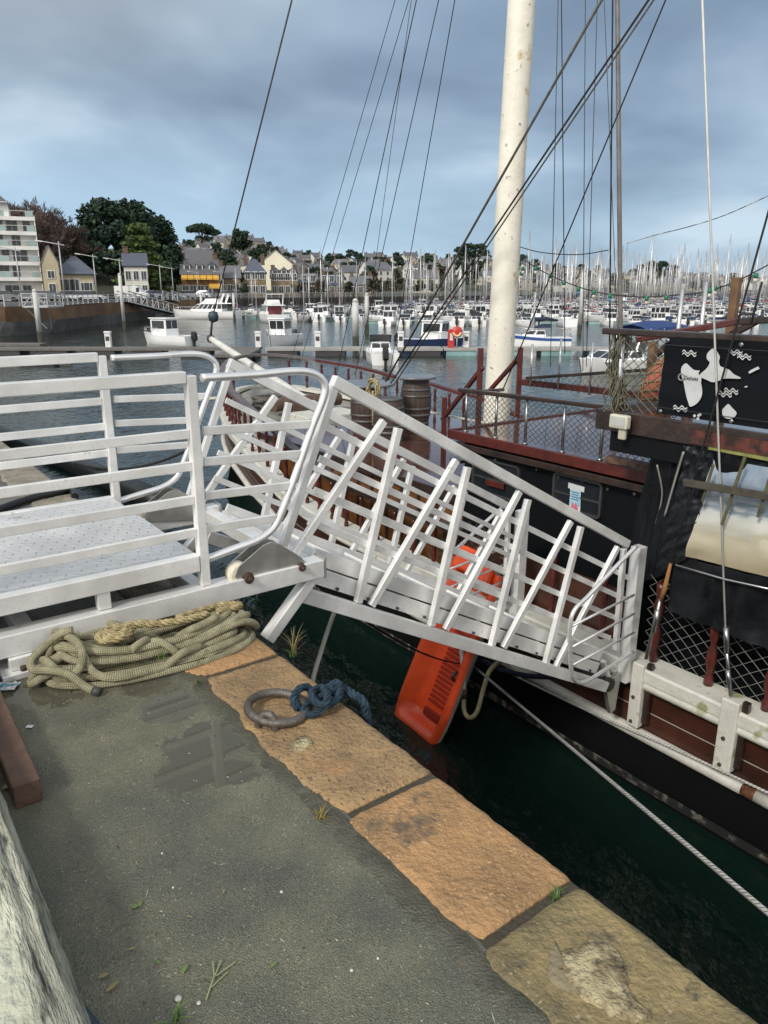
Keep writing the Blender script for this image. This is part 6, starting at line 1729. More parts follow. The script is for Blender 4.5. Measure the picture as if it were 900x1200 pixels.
# poster in the window: pale sheet with blue field, writing lines and red boat
Zv = Vector((0, 0, 1))
def sheet(name, o, pts, dz, m, parent):
    mb = MB(); mb.prism(pts, o - E2 * (dz + .002), -E1, Zv, E2, .0015); return mb.build(name, m, parent)
po = o1 + Vector((0, 0, .0))
m_w = mat('poster_white', (.66, .68, .68), rough=.6); m_b = mat('poster_blue', (.22, .44, .58), rough=.6, c2=(.38, .56, .64), scale=12); m_r = mat('poster_red', (.55, .07, .10), rough=.6, c2=(.5, .2, .25), scale=40); m_db = mat('poster_ink', (.05, .10, .22), rough=.6)
pst = sheet('poster', po, [(-.115, .105), (.085, .098), (.085, .045), (.045, .045), (.055, -.17), (-.085, -.175), (-.085, .045), (-.115, .05)], .012, m_w, f1)
sheet('blue_field', po, [(-.075, .04), (.040, .04), (.046, -.11), (-.078, -.11)], .0165, m_b, pst)
for k in range(4): sheet('text_line', po, [(-.06, .028 - .024 * k), (.03 - .008 * (k % 2), .028 - .024 * k), (.03 - .008 * (k % 2), .020 - .024 * k), (-.06, .020 - .024 * k)], .019, m_db, pst)
sheet('red_boat', po, [(-.06, -.13), (-.035, -.075), (-.02, -.12), (.0, -.07), (.03, -.13), (.03, -.155), (-.06, -.158)], .0195, m_r, pst)
# rail with net round the roof deck
RT = .51
posts = [toq(atd(u, v, CD + .02))[0] for u, v in ((543, 500), (581, 500), (616, 505), (660, 510), (705, 515))]
posts[0] = 4.62
for s in posts:
    mb = MB(); mb.tube([Q(s, CD + .02, RZ), Q(s, CD + .02, RT)], .016, 8); mb.lathe([(.035, 0), (.035, .008), (.018, .02)], Q(s, CD + .02, RZ), 10); mb.build('stanchion', chrome, ship)
mb = MB(); mb.bar(Q(4.75, CD + .02, RT + .0), Q(2.45, CD + .02, RT + .05), .06, .045); mb.build('roof_rail', dark_wood, ship, bevel=.01)
net('netting', (4.62, CD + .02, RZ + .02), (2.12, CD + .02, RZ + .02), (2.12, CD + .02, RT), (4.62, CD + .02, RT), .075, net_m)
# far side rail
FD = 8.0
for u in (622, 655, 692, 728, 760):
    q = toq(atd(u, 440, FD)); top_ = toq(atd(u, {622: 403, 655: 396, 692: 401, 728: 398, 760: 392}[u], FD))
    mb = MB(); mb.tube([Q(q[0], FD, RZ), Q(q[0], FD, top_[2])], .018, 8); mb.build('stanchion', steel_rail, ship)
a_, b_ = toq(atd(617, 443, FD)), toq(atd(765, 433, FD))
mb = MB(); mb.bar(Q(a_[0], FD, a_[2]), Q(b_[0], FD, b_[2]), .06, .05); mb.build('roof_rail', dark_wood, ship, bevel=.01)
net('netting', (a_[0], FD, RZ), (b_[0] - .3, FD, RZ), (b_[0] - .3, FD, b_[2] - .04), (a_[0], FD, a_[2]), .12, net_m, .004)
mb = MB(); mb.bar(Q(7.3, FD + .1, RZ + .05), Q(2.0, FD + .1, RZ + .12), .10, .10); mb.build('far_coaming', red_brown, ship, bevel=.01)
# red posts and sloping hand rails of the steps up to the roof deck
def rp(a, b, w=.065, m=red_brown, name='red_post', z0=None):
    mb = MB(); mb.bar(a, b, w, w); return mb.build(name, m, ship, bevel=.008)
SD = 4.75
A_ = toq(atd(566, 408, SD)); rp(Q(4.85, SD, -.70), Q(4.85, SD, A_[2]))
B_ = toq(atd(521, 465, SD)); rp(Q(B_[0], SD, -.70), Q(B_[0], SD, B_[2]))
C_ = toq(atd(518, 492, SD)); D_ = toq(atd(566, 430, SD)); rp(Q(C_[0], SD, C_[2]), Q(D_[0], SD, D_[2]), .05, name='sloping_rail')
SD2 = 5.6
A_ = toq(atd(610, 407, SD2)); rp(Q(A_[0], SD2, RZ), Q(A_[0], SD2, A_[2]))
C_ = toq(atd(570, 462, SD2)); D_ = toq(atd(609, 418, SD2)); rp(Q(C_[0], SD2, C_[2]), Q(D_[0], SD2, D_[2]), .05, name='sloping_rail')
mb = MB(); a_ = toq(atd(565, 460, 4.9)); mb.bar(Q(a_[0] + .1, 4.9, a_[2]), Q(a_[0] - .3, 4.9, a_[2] + .06), .16, .04); mb.build('step_board', dark_wood, ship, bevel=.008)
for k in range(4):
    mb = MB(); mb.qbox((4.80 + .13 * k, SD + .05, -.02 - .16 * k), (5.0 + .13 * k, SD2 + .2, .02 - .16 * k)); mb.build('step', dark_wood, ship)
# masts
def taper(name, m, p0, p1, r0, r1, n=20, parent=ship):
    p0, p1 = Vector(wq(p0)), Vector(wq(p1)); k = 24
    mb = MB(); mb.tube([p0.lerp(p1, i / k) for i in range(k + 1)], [r0 + (r1 - r0) * i / k for i in range(k + 1)], n); return mb.build(name, m, parent)
m0 = toq(atd(583, 470, SC)); m1 = toq(atd(611.5, 0, SC)); dz = (13 - m1[2]) / (m1[2] - m0[2])
MT = Q(m1[0] + (m1[0] - m0[0]) * dz, SC, 13)
MB0 = Q(m0[0] + (m0[0] - m1[0]) * .35, SC, m0[2] - (m1[2] - m0[2]) * .35)
taper('foremast', mast_white, MB0, MT, .195, .145, 24)
mb = MB()
for z in (.25, .34): mb.tube([Vector((MB0.x, MB0.y, 0)) + (MT - MB0) * ((z - MB0.z) / (MT - MB0).z) + Vector((0, 0, z)) + Vector((math.cos(2 * PI * k / 24), math.sin(2 * PI * k / 24), 0)) * .205 for k in range(24)], .018, 6, closed=True)
# main mast aft, outside the picture but holding the shrouds
taper('mainmast', mast_white, (-1.6, SC, -1.5), (-2.0, SC, 14), .19, .13, 16)
# bowsprit
spar_m = mat('bowsprit_paint', (.66, .65, .60), rough=.45, c2=(.52, .51, .47), scale=4, dirt=((.25, .2, .13), 7, .66))
bs1, bs0 = toq(atd(247, 397, SC)), toq(atd(336, 455, SC))
BT = Q(*bs1); BB = Q(*bs0) + (Q(*bs0) - Q(*bs1)) * .35
taper('bowsprit', spar_m, BB, BT, .105, .075, 16)
mb = MB(); mb.lathe([(.04, -.06), (.09, -.05), (.10, .0), (.09, .05), (.04, .06)], BT, 12, axis=(BT - BB)); mb.build('cranse_iron', dark_gap, ship)
def line(name, p0, p1, r_, m, ext=1.0, parent=ship, n=6, sagd=0.0):
    p0, p1 = Vector(wq(p0)), Vector(wq(p1)); e = p0 + (p1 - p0) * ext
    mb = MB(); mb.tube(sag(p0, e, sagd) if sagd else [p0, e], r_, n); return mb.build(name, m, parent)
D_ = lambda u, v, d: atd(u, v, d)
fs = line('forestay', D_(249, 372, SC), D_(342, 0, SC), .018, rope_grey, 1.9)
mb = MB(); mb.tube([BT + Vector((0, 0, .04)), D_(249, 372, SC)], .028, 6); mb.build('stay_chain', dark_gap, fs)
mb = MB(); mb.lathe([(.03, -.13), (.10, -.10), (.125, 0), (.10, .10), (.03, .13)], D_(250, 371, SC), 12); mb.build('deadeye', mat('blue_grey_block', (.03, .055, .07), rough=.5), fs)
# thin stays forward of the mast
for (u0, v0, d0, u1, r_, m_) in ((341, 423, 7.4, 463, .006, rope_dark), (352, 424, 7.6, 479, .006, rope_dark), (395, 436, 7.9, 488, .008, rope_dark), (424, 425, 7.9, 482, .005, rope_grey), (416, 440, 7.9, 514, .007, rope_dark), (455, 447, 8.0, 533, .007, rope_dark)):
    line('stay', D_(u0, v0, d0), D_(u1, 0, 6.5), r_, m_, 1.6)
# halyards running aft from the barrels
hp0 = Q(8.05, 5.75, -.05)
for (u0, v0, u1, r_, m_) in ((452, 447, 705, .015, rope_grey), (458, 449, 760, .011, rope_dark), (462, 450, 766, .009, rope_grey)):
    line('halyard', D_(u0, v0, 5.55), D_(u1, 0, 5.35), r_, m_, 1.5)
line('halyard', D_(590, 455, 5.0), D_(780, 0, 5.0), .007, rope_dark, 1.5)
# vertical running rigging behind the roof deck
for (u0, v0, u1, r_, m_) in ((645, 430, 654, .006, rope_grey), (662, 415, 658, .007, rope_dark), (683, 435, 686, .006, rope_grey), (687, 430, 700, .006, rope_grey), (714, 440, 718, .011, rope_dark), (727, 470, 708, .005, rope_grey)):
    line('running_rigging', D_(u0, v0, 7.6), D_(u1, 0, 7.6), r_, m_, 1.6)
taper('gaff_spar', mat('grey_spar', (.17, .16, .145), rough=.45, c2=(.10, .09, .08), scale=5), D_(728, 470, 6.9), D_(722, -160, 6.9), .030, .026, 10)
# white shroud and dark shroud with rigging screws and chain plates
CH = 3.655
sh = line('shroud', D_(851, 760, 3.60), D_(823, 0, 3.62), .008, mat('bright_wire', (.62, .61, .57), rough=.4), 1.6)
mb = MB(); mb.tube([D_(856, 815, 3.60), D_(851, 752, 3.60)], .014, 8); mb.tube([D_(852, 765, 3.60), D_(851, 735, 3.60)], .022, 8); mb.tube([D_(855, 806, 3.60), D_(853, 785, 3.60)], .020, 8); mb.build('rigging_screw', chrome, sh)
sh2 = line('shroud', D_(786, 660, 3.58), D_(900, 250, 3.60), .007, rope_dark, 2.0)
mb = MB(); mb.tube([D_(757, 772, 3.58), D_(767, 732, 3.58), D_(774, 702, 3.58)], .016, 8); mb.tube([D_(766, 740, 3.58), D_(771, 715, 3.58)], .024, 8); mb.build('rigging_screw', chrome, sh2)
mb = MB(); mb.tube([D_(774, 704, 3.58), D_(779, 690, 3.58), D_(786, 660, 3.58)], [.016, .020, .012], 8); mb.build('rope_tail', mat('orange_lashing', (.30, .14, .04), rough=.8), sh2)
line('lacing', D_(893, 330, 5.0), D_(880, 380, 5.0), .010, rope_dark, 1.0)
for (u, v0, v1, w, off) in ((754, 775, 852, .11, .02), (862, 818, 905, .14, .02)):
    a, b = toq(atd(u, v0, CH)), toq(atd(u, v1, CH))
    mb = MB(); mb.qbox((a[0] - w / 2, CH - .075, b[2]), (a[0] + w / 2, CH + .005, a[2])); cp_ = mb.build('chain_plate', old_white, ship, bevel=.012)
    mb = MB()
    for z in (b[2] + .05, b[2] + .28): mb.lathe([(.016, 0), (.016, .012)], Q(a[0] + .01, CH - .075, z), 8, axis=-E2)
    mb.build('bolt', dark_gap, cp_)
    mb = MB(); mb.qbox((a[0] - w / 2 - .05, CH - .03, b[2] + .05), (a[0] - w / 2 - .003, CH + .01, a[2] + .01)); mb.build('backing', dark_wood, cp_)
# bulwark opening aft: balusters, pale nets, tarpaulin skirt
for u in (767, 829, 897):
    q = toq(atd(u, {767: 745, 829: 795, 897: 825}[u], 3.78)); h = -.72 - (zg(q[0]) + .012)
    mb = MB(); mb.lathe([(a * 1.25, b) for a, b in baluster_prof(h)], Q(q[0], 3.80, zg(q[0]) + .012), 10); mb.build('baluster', red_brown, ship)
net('netting', (1.75, 3.86, zg(1) + .01), (-1.2, 3.86, zg(0) + .01), (-1.2, 3.86, -.70), (1.75, 3.86, -.70), .13, net_pale, .0024)
mb = MB(); mb.qbox((2.0, 3.92, -1.46), (4.5, 3.97, -.98)); mb.build('inner_planking', mat('inner_planks', (.085, .032, .018), rough=.4, c2=(.04, .018, .012), scale=5, coat=.2), ship)
mb = MB()
for s in (2.15, 2.75, 3.25): mb.lathe(baluster_prof(.62), Q(s, 3.80, zg(s) + .012), 10)
for s in (2.15, 2.75, 3.25):
    m2 = MB(); m2.lathe(baluster_prof(.62), Q(s, 3.80, zg(s) + .012), 10); m2.build('baluster', red_brown, ship)
net('netting', (4.7, 3.86, zg(4) + .01), (3.2, 3.86, zg(4) + .01), (3.2, 3.86, -.80), (4.7, 3.86, -.80), .11, net_m, .004)
# upper deck aft
UZ = .60; UD = 3.74
mb = MB(); mb.qbox((-9, UD, UZ - .06), (2.28, 8.6, UZ)); mb.build('upper_deck', wet_deck, ship)
mb = MB(); mb.qbox((-9, UD - .05, UZ - .12), (2.32, UD - .003, UZ + .05)); mb.qbox((2.283, UD, UZ - .12), (2.33, 8.6, UZ + .05)); mb.build('deck_edge_beam', dark_wood, ship, bevel=.008)
mb = MB(); mb.qbox((-9, UD - .02, UZ - .29), (2.18, UD + .06, UZ - .125)); mb.build('lower_beam', cabin_black, ship, bevel=.008)
mb = MB(); mb.qbox((-9, UD - .065, UZ - .10), (1.45, UD - .053, UZ - .0)); mb.build('worn_red_board', mat('worn_red', (.12, .03, .018), rough=.6, c2=(.025, .012, .01), scale=9, thr=(.42, .58)), ship)
TRZ = 1.28
mb = MB(); mb.bar(Q(2.34, UD + .0, TRZ), Q(-6, UD, TRZ), .07, .05); mb.build('top_rail', dark_wood, ship, bevel=.01)
mb = MB(); mb.bar(D_(745, 398, 4.6), D_(862, 377, 5.2), .07, .06); mb.build('top_rail', red_brown, ship, bevel=.01)
mb = MB(); mb.bar(D_(862, 377, 5.2), D_(960, 372, 5.2), .07, .06); mb.build('top_rail', dark_wood, ship, bevel=.01)
mb = MB(); mb.bar(D_(850, 396, 5.2), D_(895, 372, 5.2), .05, .06); mb.bar(D_(760, 423, 5.2), D_(788, 400, 5.2), .05, .06); mb.build('brace', dark_wood, ship, bevel=.008)
brown_post = mat('brown_post', (.19, .105, .05), rough=.6, c2=(.11, .06, .03), scale=8)
for (u, vt, vb, d, w) in ((766, 400, 475, 5.0, .07), (864, 325, 400, 5.6, .075), (816, 388, 400, 5.6, .08)):
    a, b = toq(atd(u, vt, d)), toq(atd(u, vb, d))
    mb = MB(); mb.qbox((a[0] - w / 2, d - w / 2, UZ), (a[0] + w / 2, d + w / 2, a[2])); mb.build('wooden_post', brown_post, ship, bevel=.008)
for (u, vt, d) in ((730, 396, UD + .02), (828, 330, 5.3), (800, 338, 5.3)):
    a = toq(atd(u, vt, d)); mb = MB(); mb.tube([Q(a[0], d, UZ), Q(a[0], d, a[2])], .022, 8); mb.build('stanchion', steel_rail, ship)
# bunched net at the corner and net beside it
nr = random.Random(6)
mb = MB()
for k in range(34):
    s0 = 2.20 + nr.uniform(-.05, .05); d0 = UD + .03 + nr.uniform(-.05, .05); pts_ = []
    for j in range(9): pts_.append(Q(s0 + nr.uniform(-.035, .035) - .02 * math.sin(j), d0 + nr.uniform(-.04, .04), UZ + .03 + j * .08))
    mb.tube(spline(pts_, 4), .006, 4, caps=False)
for k in range(16):
    pts_ = [Q(2.2 + nr.uniform(-.1, .02), UD + nr.uniform(0, .1), UZ + .05 + nr.random() * .12) for _ in range(5)]
    mb.tube(spline(pts_, 4), .007, 4, caps=False)
mb.build('bunched_net', mat('olive_net', (.16, .15, .10), rough=.95, c2=(.09, .085, .06), scale=20), ship)
net('netting', (2.18, UD + .02, UZ + .05), (1.55, UD + .02, UZ + .05), (1.55, UD + .02, TRZ - .04), (2.18, UD + .02, TRZ - .04), .085, mat('olive_net_line', (.15, .14, .10), rough=.9), .0045)
# flood light under the beam
fl = toq(atd(731, 494, UD - .08))
mb = MB(); mb.qbox((fl[0] - .085, UD - .16, fl[2] - .05), (fl[0] + .085, UD - .10, fl[2] + .06)); fo = mb.build('flood_light', mat('cream_plastic', (.60, .58, .46), rough=.5), ship, bevel=.012)
mb = MB(); mb.qbox((fl[0] - .065, UD - .164, fl[2] - .03), (fl[0] + .065, UD - .1615, fl[2] + .045)); mb.build('lens', mat('lamp_glass', (.5, .5, .47), rough=.15), fo)
mb = MB(); mb.qbox((fl[0] - .06, UD - .135, fl[2] - .14), (fl[0] + .01, UD - .10, fl[2] - .053)); mb.build('sensor', mat('cream_plastic_dark', (.50, .48, .36), rough=.5), fo, bevel=.012)
mb = MB(); mb.bar(Q(fl[0], UD - .10, fl[2] + .02), Q(fl[0], UD - .02, fl[2] + .06), .04, .03); mb.build('bracket', dark_gap, fo)
# tarpaulin curtain and its clear printed window
def cloth(name, P, m, nu=40, nv=24, amp=.02, fu=6, fv=1.5, seed=0, parent=ship):
    P00, P10, P11, P01 = [Vector(wq(p)) for p in P]; nrm = (P10 - P00).cross(P01 - P00).normalized()
    rows = []
    for j in range(nv + 1):
        row = []
        for i in range(nu + 1):
            a, b = i / nu, j / nv
            p = P00.lerp(P10, a).lerp(P01.lerp(P11, a), b)
            row.append(p + nrm * amp * (noise.noise(Vector((a * fu, b * fv, seed))) + .5 * noise.noise(Vector((a * fu * 2.3, b * fv * 2, seed + 5)))))
        rows.append(row)
    mb = MB(); mb.grid(rows); return mb.build(name, m, parent)
tq = UZ - .13
def PD(u, v, d): return D_(u, v, d)
cloth('tarpaulin_curtain', (PD(724, 690, 4.15), PD(786, 672, 3.80), PD(812, 524, UD - .01), PD(768, 516, UD + .10)), tarp, 44, 60, .055, 6, 1.2, 1)
cloth('tarpaulin_curtain', (PD(768, 672, 3.66), PD(805, 655, 3.63), PD(838, 532, UD - .03), PD(806, 523, UD - .03)), tarp, 30, 60, .03, 2.5, 13, 7)
WD0, WD1 = UD - .02, 3.62
cloth('tarpaulin_header', (PD(806, 534, WD0), PD(960, 566, WD0), PD(960, 545, WD0), PD(800, 521, WD0)), tarp, 40, 6, .012, 6, 1, 3)
yel = mat('yellow_webbing', (.27, .27, .08), rough=.8, c2=(.19, .19, .06), scale=20)
mb = MB(); mb.bar(PD(830, 524, WD0 - .03), PD(960, 549, WD0 - .03), .006, .032); mb.build('webbing', yel, ship)
def window_material():
    m = mat('printed_beach_sheet', (.5, .5, .5), rough=.12)
    n, l = m.node_tree.nodes, m.node_tree.links; bs = n['Principled BSDF']; bs.inputs['Coat Weight'].default_value = .5
    uv = N(n, 'ShaderNodeUVMap'); sx = N(n, 'ShaderNodeSeparateXYZ'); l.new(uv.outputs[0], sx.inputs[0])
    mp = N(n, 'ShaderNodeMapping'); l.new(uv.outputs[0], mp.inputs[0]); mp.inputs['Scale'].default_value = (1.3, 5.0, 1); mp.inputs['Rotation'].default_value = (0, 0, .75)
    ns = N(n, 'ShaderNodeTexNoise'); l.new(mp.outputs[0], ns.inputs['Vector']); ns.inputs['Scale'].default_value = 2.2; ns.inputs['Detail'].default_value = 8; ns.inputs['Roughness'].default_value = .6; ns.inputs['Distortion'].default_value = .6
    a = N(n, 'ShaderNodeMath', operation='MULTIPLY_ADD'); l.new(ns.outputs[0], a.inputs[0]); a.inputs[1].default_value = .34; l.new(sx.outputs[1], a.inputs[2])
    b = N(n, 'ShaderNodeMath', operation='MULTIPLY_ADD'); l.new(sx.outputs[0], b.inputs[0]); b.inputs[1].default_value = -.10; l.new(a.outputs[0], b.inputs[2])
    rp_ = N(n, 'ShaderNodeValToRGB'); l.new(b.outputs[0], rp_.inputs[0])
    ramp(rp_, [(.10, (.33, .28, .18)), (.42, (.40, .37, .27)), (.55, (.48, .475, .42)), (.63, (.44, .455, .44)), (.69, (.14, .19, .23)), (.76, (.35, .40, .43)), (.86, (.16, .20, .25)), (1.05, (.24, .30, .37))])
    l.new(rp_.outputs[0], bs.inputs['Base Color'])
    return m
cloth('printed_window_sheet', (PD(803, 652, WD1), PD(965, 692, WD1), PD(965, 558, WD0), PD(836, 537, WD0)), window_material(), 50, 40, .035, 3, 3, 11)
mb = MB(); mb.bar(PD(801, 565, WD1 - .06), PD(960, 592, WD1 - .06), .03, .055); bt = mb.build('batten', mat('old_batten', (.075, .065, .045), rough=.7, c2=(.04, .035, .025), scale=12), ship, bevel=.006)
stk = mat('mossy_batten', (.12, .115, .05), rough=.8, c2=(.06, .058, .03), scale=14)
for (u0, v0, u1, v1) in ((873, 536, 846, 615), (902, 560, 888, 606), (836, 544, 823, 588)):
    mb = MB(); mb.bar(PD(u0, v0, WD1 - .04), PD(u1, v1, WD1 - .03), .016, .022); mb.build('slat', stk, ship, bevel=.004)
cloth('tarpaulin_skirt', (PD(782, 716, 3.68), PD(965, 786, 3.68), PD(965, 692, WD1 + .01), PD(790, 650, WD1 + .02)), tarp, 50, 24, .05, 5, 1.5, 21)
mb = MB(); mb.tube([PD(792, 662, WD1 - .02), PD(850, 679, WD1 - .04), PD(965, 704, WD1 - .03)], .008, 6); mb.build('piping', steel_rail, ship)
mb = MB(); mb.tube(spline([PD(770, 545, UD - .05), PD(776, 580, 3.8), PD(768, 615, 3.9)], 6), .007, 5); mb.tube(spline([PD(801, 530, UD - .06), PD(792, 560, 3.75), PD(779, 605, 3.82)], 6), .010, 5); mb.build('tie_line', net_pale, ship)

# bow fittings
lockm = old_white
mb = MB(); q = toq(atz(412, 470, -.45)); mb.qbox((9.9, 5.4, -.95), (10.7, 6.6, -.60)); mb.build('deck_locker', lockm, ship, bevel=.02)
mb = MB(); mb.tube([Q(11.2, 5.4, -.52), Q(11.2, 6.9, -.52)], .13, 12); mb.qbox((11.05, 5.75, -.85), (11.35, 6.05, -.4)); mb.qbox((11.05, 6.35, -.85), (11.35, 6.65, -.4)); mb.build('windlass', rust_m, ship, bevel=.01)
mb = MB()
for k in range(7):
    pts_ = [Q(11.8 + .22 * math.cos(a + k) + nr.uniform(-.05, .05), 5.6 + .3 * math.sin(a + k) + nr.uniform(-.05, .05), zg(11.8) + .0 + .03 * k) for a in [2 * PI * i / 10 for i in range(10)]]
    mb.tube(spline(pts_, 4, True), .03, 6, closed=True)
mb.build('rope_coil', rope_grey, ship)
mb = MB(); mb.tube([Q(12.3, 4.2, -.45), Q(12.0, 5.0, -.42)], .035, 8); mb.build('cathead', old_white, ship)
# rope hank on the barrel pins
mb = MB()
for k in range(6):
    c = D_(437, 458, 5.45); pts_ = [c + E1 * (.13 * math.cos(a)) + Vector((0, 0, .16 * math.sin(a) + nr.uniform(-.03, .03))) + E2 * nr.uniform(-.05, .05) for a in [2 * PI * i / 9 for i in range(9)]]
    mb.tube(spline(pts_, 4, True), .016, 5, closed=True)
mb.tube([c, c - Vector((0, 0, .55))], .02, 5)
mb.build('rope_hank', rope_pale, ship)

# ------------------------------------------------------------------ barrels on the fore deck
cask = mat('weathered_cask', (.085, .055, .042), rough=.55, c2=(.040, .028, .024), scale=5, stretch=(1, 1, .15), bump=.3, bscale=14)
def staves(m):
    def fn(n, l, uv, bs):
        sx = N(n, 'ShaderNodeSeparateXYZ'); l.new(uv, sx.inputs[0])
        a = N(n, 'ShaderNodeMath', operation='MULTIPLY'); l.new(sx.outputs[0], a.inputs[0]); a.inputs[1].default_value = 18
        f = N(n, 'ShaderNodeMath', operation='FRACT'); l.new(a.outputs[0], f.inputs[0])
        g_ = N(n, 'ShaderNodeMath', operation='LESS_THAN'); l.new(f.outputs[0], g_.inputs[0]); g_.inputs[1].default_value = .09
        lk = bs.inputs['Base Color'].links[0].from_socket
        mx = N(n, 'ShaderNodeMixRGB'); l.new(g_.outputs[0], mx.inputs[0]); l.new(lk, mx.inputs[1]); mx.inputs[2].default_value = (.012, .01, .008, 1); l.new(mx.outputs[0], bs.inputs['Base Color'])
    return uv_stripes(m, fn)
staves(cask)
hoop_m = mat('hoop_iron', (.15, .145, .14), rough=.5, metal=.5, c2=(.09, .08, .075), scale=10)
lid_m = mat('grey_table_lid', (.17, .17, .185), rough=.28, c2=(.12, .12, .13), scale=3)
def barrel(ub, vb, vt, wpx, zb, label, lid=None):
    p = atz(ub, vb, zb); dpt = (p - CAM).dot(Vector((0, cp, -sp)))
    q = p - CAM; hpx = lambda v: EYE + (p.y) * ((-sp + (-(v - 600) / F_PX) * cp) / (cp + (-(v - 600) / F_PX) * sp))
    H = hpx(vt) - zb; Rm = wpx / F_PX * dpt / 2
    root = thing('wooden_barrel', p, label, 'barrel', 'barrels on the fore deck')
    prof = [(Rm * (.80 + .20 * math.sin(PI * t)), H * t) for t in [k / 10 for k in range(11)]]
    mb = MB(); mb.lathe(prof, p, 28); mb.build('staves', cask, root)
    for t in (.03, .22, .36, .64, .78, .97):
        r_ = Rm * (.80 + .20 * math.sin(PI * t)) + .006
        mb = MB(); mb.lathe([(r_ * .995, -.022), (r_ + .004, -.02), (r_ + .004, .02), (r_ * .995, .022)], p + Vector((0, 0, H * t)), 28); mb.build('hoop', hoop_m, root)
    if lid:
        mb = MB(); mb.lathe([(lid * .98, 0), (lid, .01), (lid, .03), (lid * .98, .04)], p + Vector((0, 0, H + .012)), 36); mb.build('table_top', lid_m, root)
    return root
barrel(487, 496, 444, 36, -.698, 'tallest dark barrel with a flat round grey top, rightmost of the three', .36)
barrel(456, 516, 466, 36, -.698, 'dark barrel with bare head standing nearest the gangway')
barrel(429, 503, 452, 36, -.698, 'dark barrel under the widest grey round table top', .50)

# ------------------------------------------------------------------ banner
bn_m = mat('black_banner', (.007, .009, .012), rough=.62, spec=.08, c2=(.008, .009, .011), scale=2, bump=.25, bscale=5)
BD = UD - .075
b00, b10, b01 = toq(PD(778, 488, BD)), toq(PD(905, 506, BD)), toq(PD(783, 398, BD))
bn = thing('map_banner', Q(b00[0], BD, b00[2]), 'black banner with white island map tied to the ship rail', 'banner')
SL_, SR_ = b01[0] + .01, b01[0] - 1.75
ZT, ZB = TRZ - .015, UZ + .085
BS = lambda t: SL_ + (SR_ - SL_) * t
rows = []
for j in range(21):
    row = []
    for i in range(49):
        a, b = i / 48, j / 20
        s = BS(a) + .03 * (1 - b) * (1 - a) ** 3
        w_ = .012 * noise.noise(Vector((a * 4, b * 2, 1))) + .03 * math.exp(-a * 6) * (noise.noise(Vector((a * 3, b * 4, 3))))
        row.append(Q(s, BD + w_, ZB + (ZT - ZB) * b))
    rows.append(row)
mb = MB(); mb.grid(rows); mb.build('cloth', bn_m, bn)
bw = mat('banner_print', (.56, .57, .57), rough=.5)
ink = mat('banner_ink', (.02, .022, .025), rough=.5)
# outlines read off the banner: its own plane, (right, up) measured from the photo
def bpt(u, v):
    q = toq(PD(760 + u * 140 / 900, 380 + v * 180 / 1157, BD - .022)); return q
def shape(name, pts, m=bw, dz=.022, smooth=True):
    P = [bpt(u, v) for u, v in pts]
    W_ = [Q(q[0], BD - dz, q[2]) for q in P]
    if smooth: W_ = spline(W_, 3, True)
    n = len(W_); mb = MB(); mb.add(W_ + [p + E2 * .002 for p in W_], [tuple(range(n)), tuple(range(n, 2 * n))[::-1]] + [(i, (i + 1) % n, n + (i + 1) % n, n + i) for i in range(n)])
    return mb.build(name, m, bn)
isl = shape('west_island', [(285, 295), (310, 318), (345, 345), (385, 350), (375, 372), (398, 395), (395, 440), (400, 470), (404, 520), (392, 560), (370, 590), (345, 610), (312, 620), (300, 590), (285, 545), (272, 480), (262, 430), (248, 385), (246, 335), (262, 305)])
shape('east_island', [(492, 178), (512, 200), (536, 245), (530, 280), (540, 315), (580, 332), (610, 345), (640, 375), (690, 400), (685, 410), (610, 408), (560, 412), (520, 430), (480, 436), (440, 420), (400, 400), (390, 375), (425, 345), (450, 315), (460, 285), (440, 262), (440, 225), (465, 195)])
shape('round_island', [(600, 600), (625, 625), (640, 640), (662, 665), (655, 690), (628, 710), (590, 710), (560, 690), (556, 645), (572, 625)])
shape('long_island', [(752, 360), (770, 345), (825, 318), (836, 335), (800, 352), (760, 372)], smooth=False)
shape('islet', [(720, 468), (735, 466), (742, 462), (744, 472), (730, 478)], smooth=False)
for c in ((347, 690), (378, 687), (388, 680), (373, 712)): shape('islet', [(c[0] - 12, c[1] - 4), (c[0], c[1] - 12), (c[0] + 10, c[1] - 2), (c[0] + 4, c[1] + 10), (c[0] - 8, c[1] + 8)])
def waves(cx_, cy_, n=2):
    for r_ in range(2):
        pts = []
        top_, bot_ = [], []
        for k in range(17):
            x = cx_ - 52 + 104 * k / 16; y = cy_ - 12 + r_ * 20 - 11 * math.sin(2 * PI * k / 8) + 6 * k / 16
            top_.append((x, y - 5)); bot_.append((x, y + 5))
        shape('wave_mark', top_ + bot_[::-1], smooth=False)
for c in ((307, 218), (655, 212), (720, 244), (575, 524), (622, 504), (238, 634)): waves(*c)
# place ring and name on the west island
c = bpt(250, 398); oc = Q(c[0], BD - .0255, c[2])
mb = MB(); mb.tube([oc + (E1 * math.cos(2 * PI * k / 20) + Zv * math.sin(2 * PI * k / 20)) * .024 for k in range(20)], .006, 5, closed=True); mb.build('place_ring', mat('ring_print', (.25, .26, .27), rough=.5), bn)
fc = bpt(272, 412); hgt = abs(bpt(272, 388)[2] - bpt(272, 426)[2])
fcu = bpy.data.curves.new('place_name', 'FONT'); fcu.body = 'Deshaies'; fcu.size = hgt * 1.15; fcu.extrude = .0006
tmp_ = bpy.data.objects.new('place_name_curve', fcu); col.objects.link(tmp_); bpy.context.view_layer.update()
me_ = bpy.data.meshes.new_from_object(tmp_.evaluated_get(bpy.context.evaluated_depsgraph_get())); bpy.data.objects.remove(tmp_)
me_.materials.clear(); me_.materials.append(ink)
fo_ = bpy.data.objects.new('place_name', me_); col.objects.link(fo_)
fo_.parent = bn; tgt = Q(fc[0], BD - .0265, fc[2] - hgt * .1)
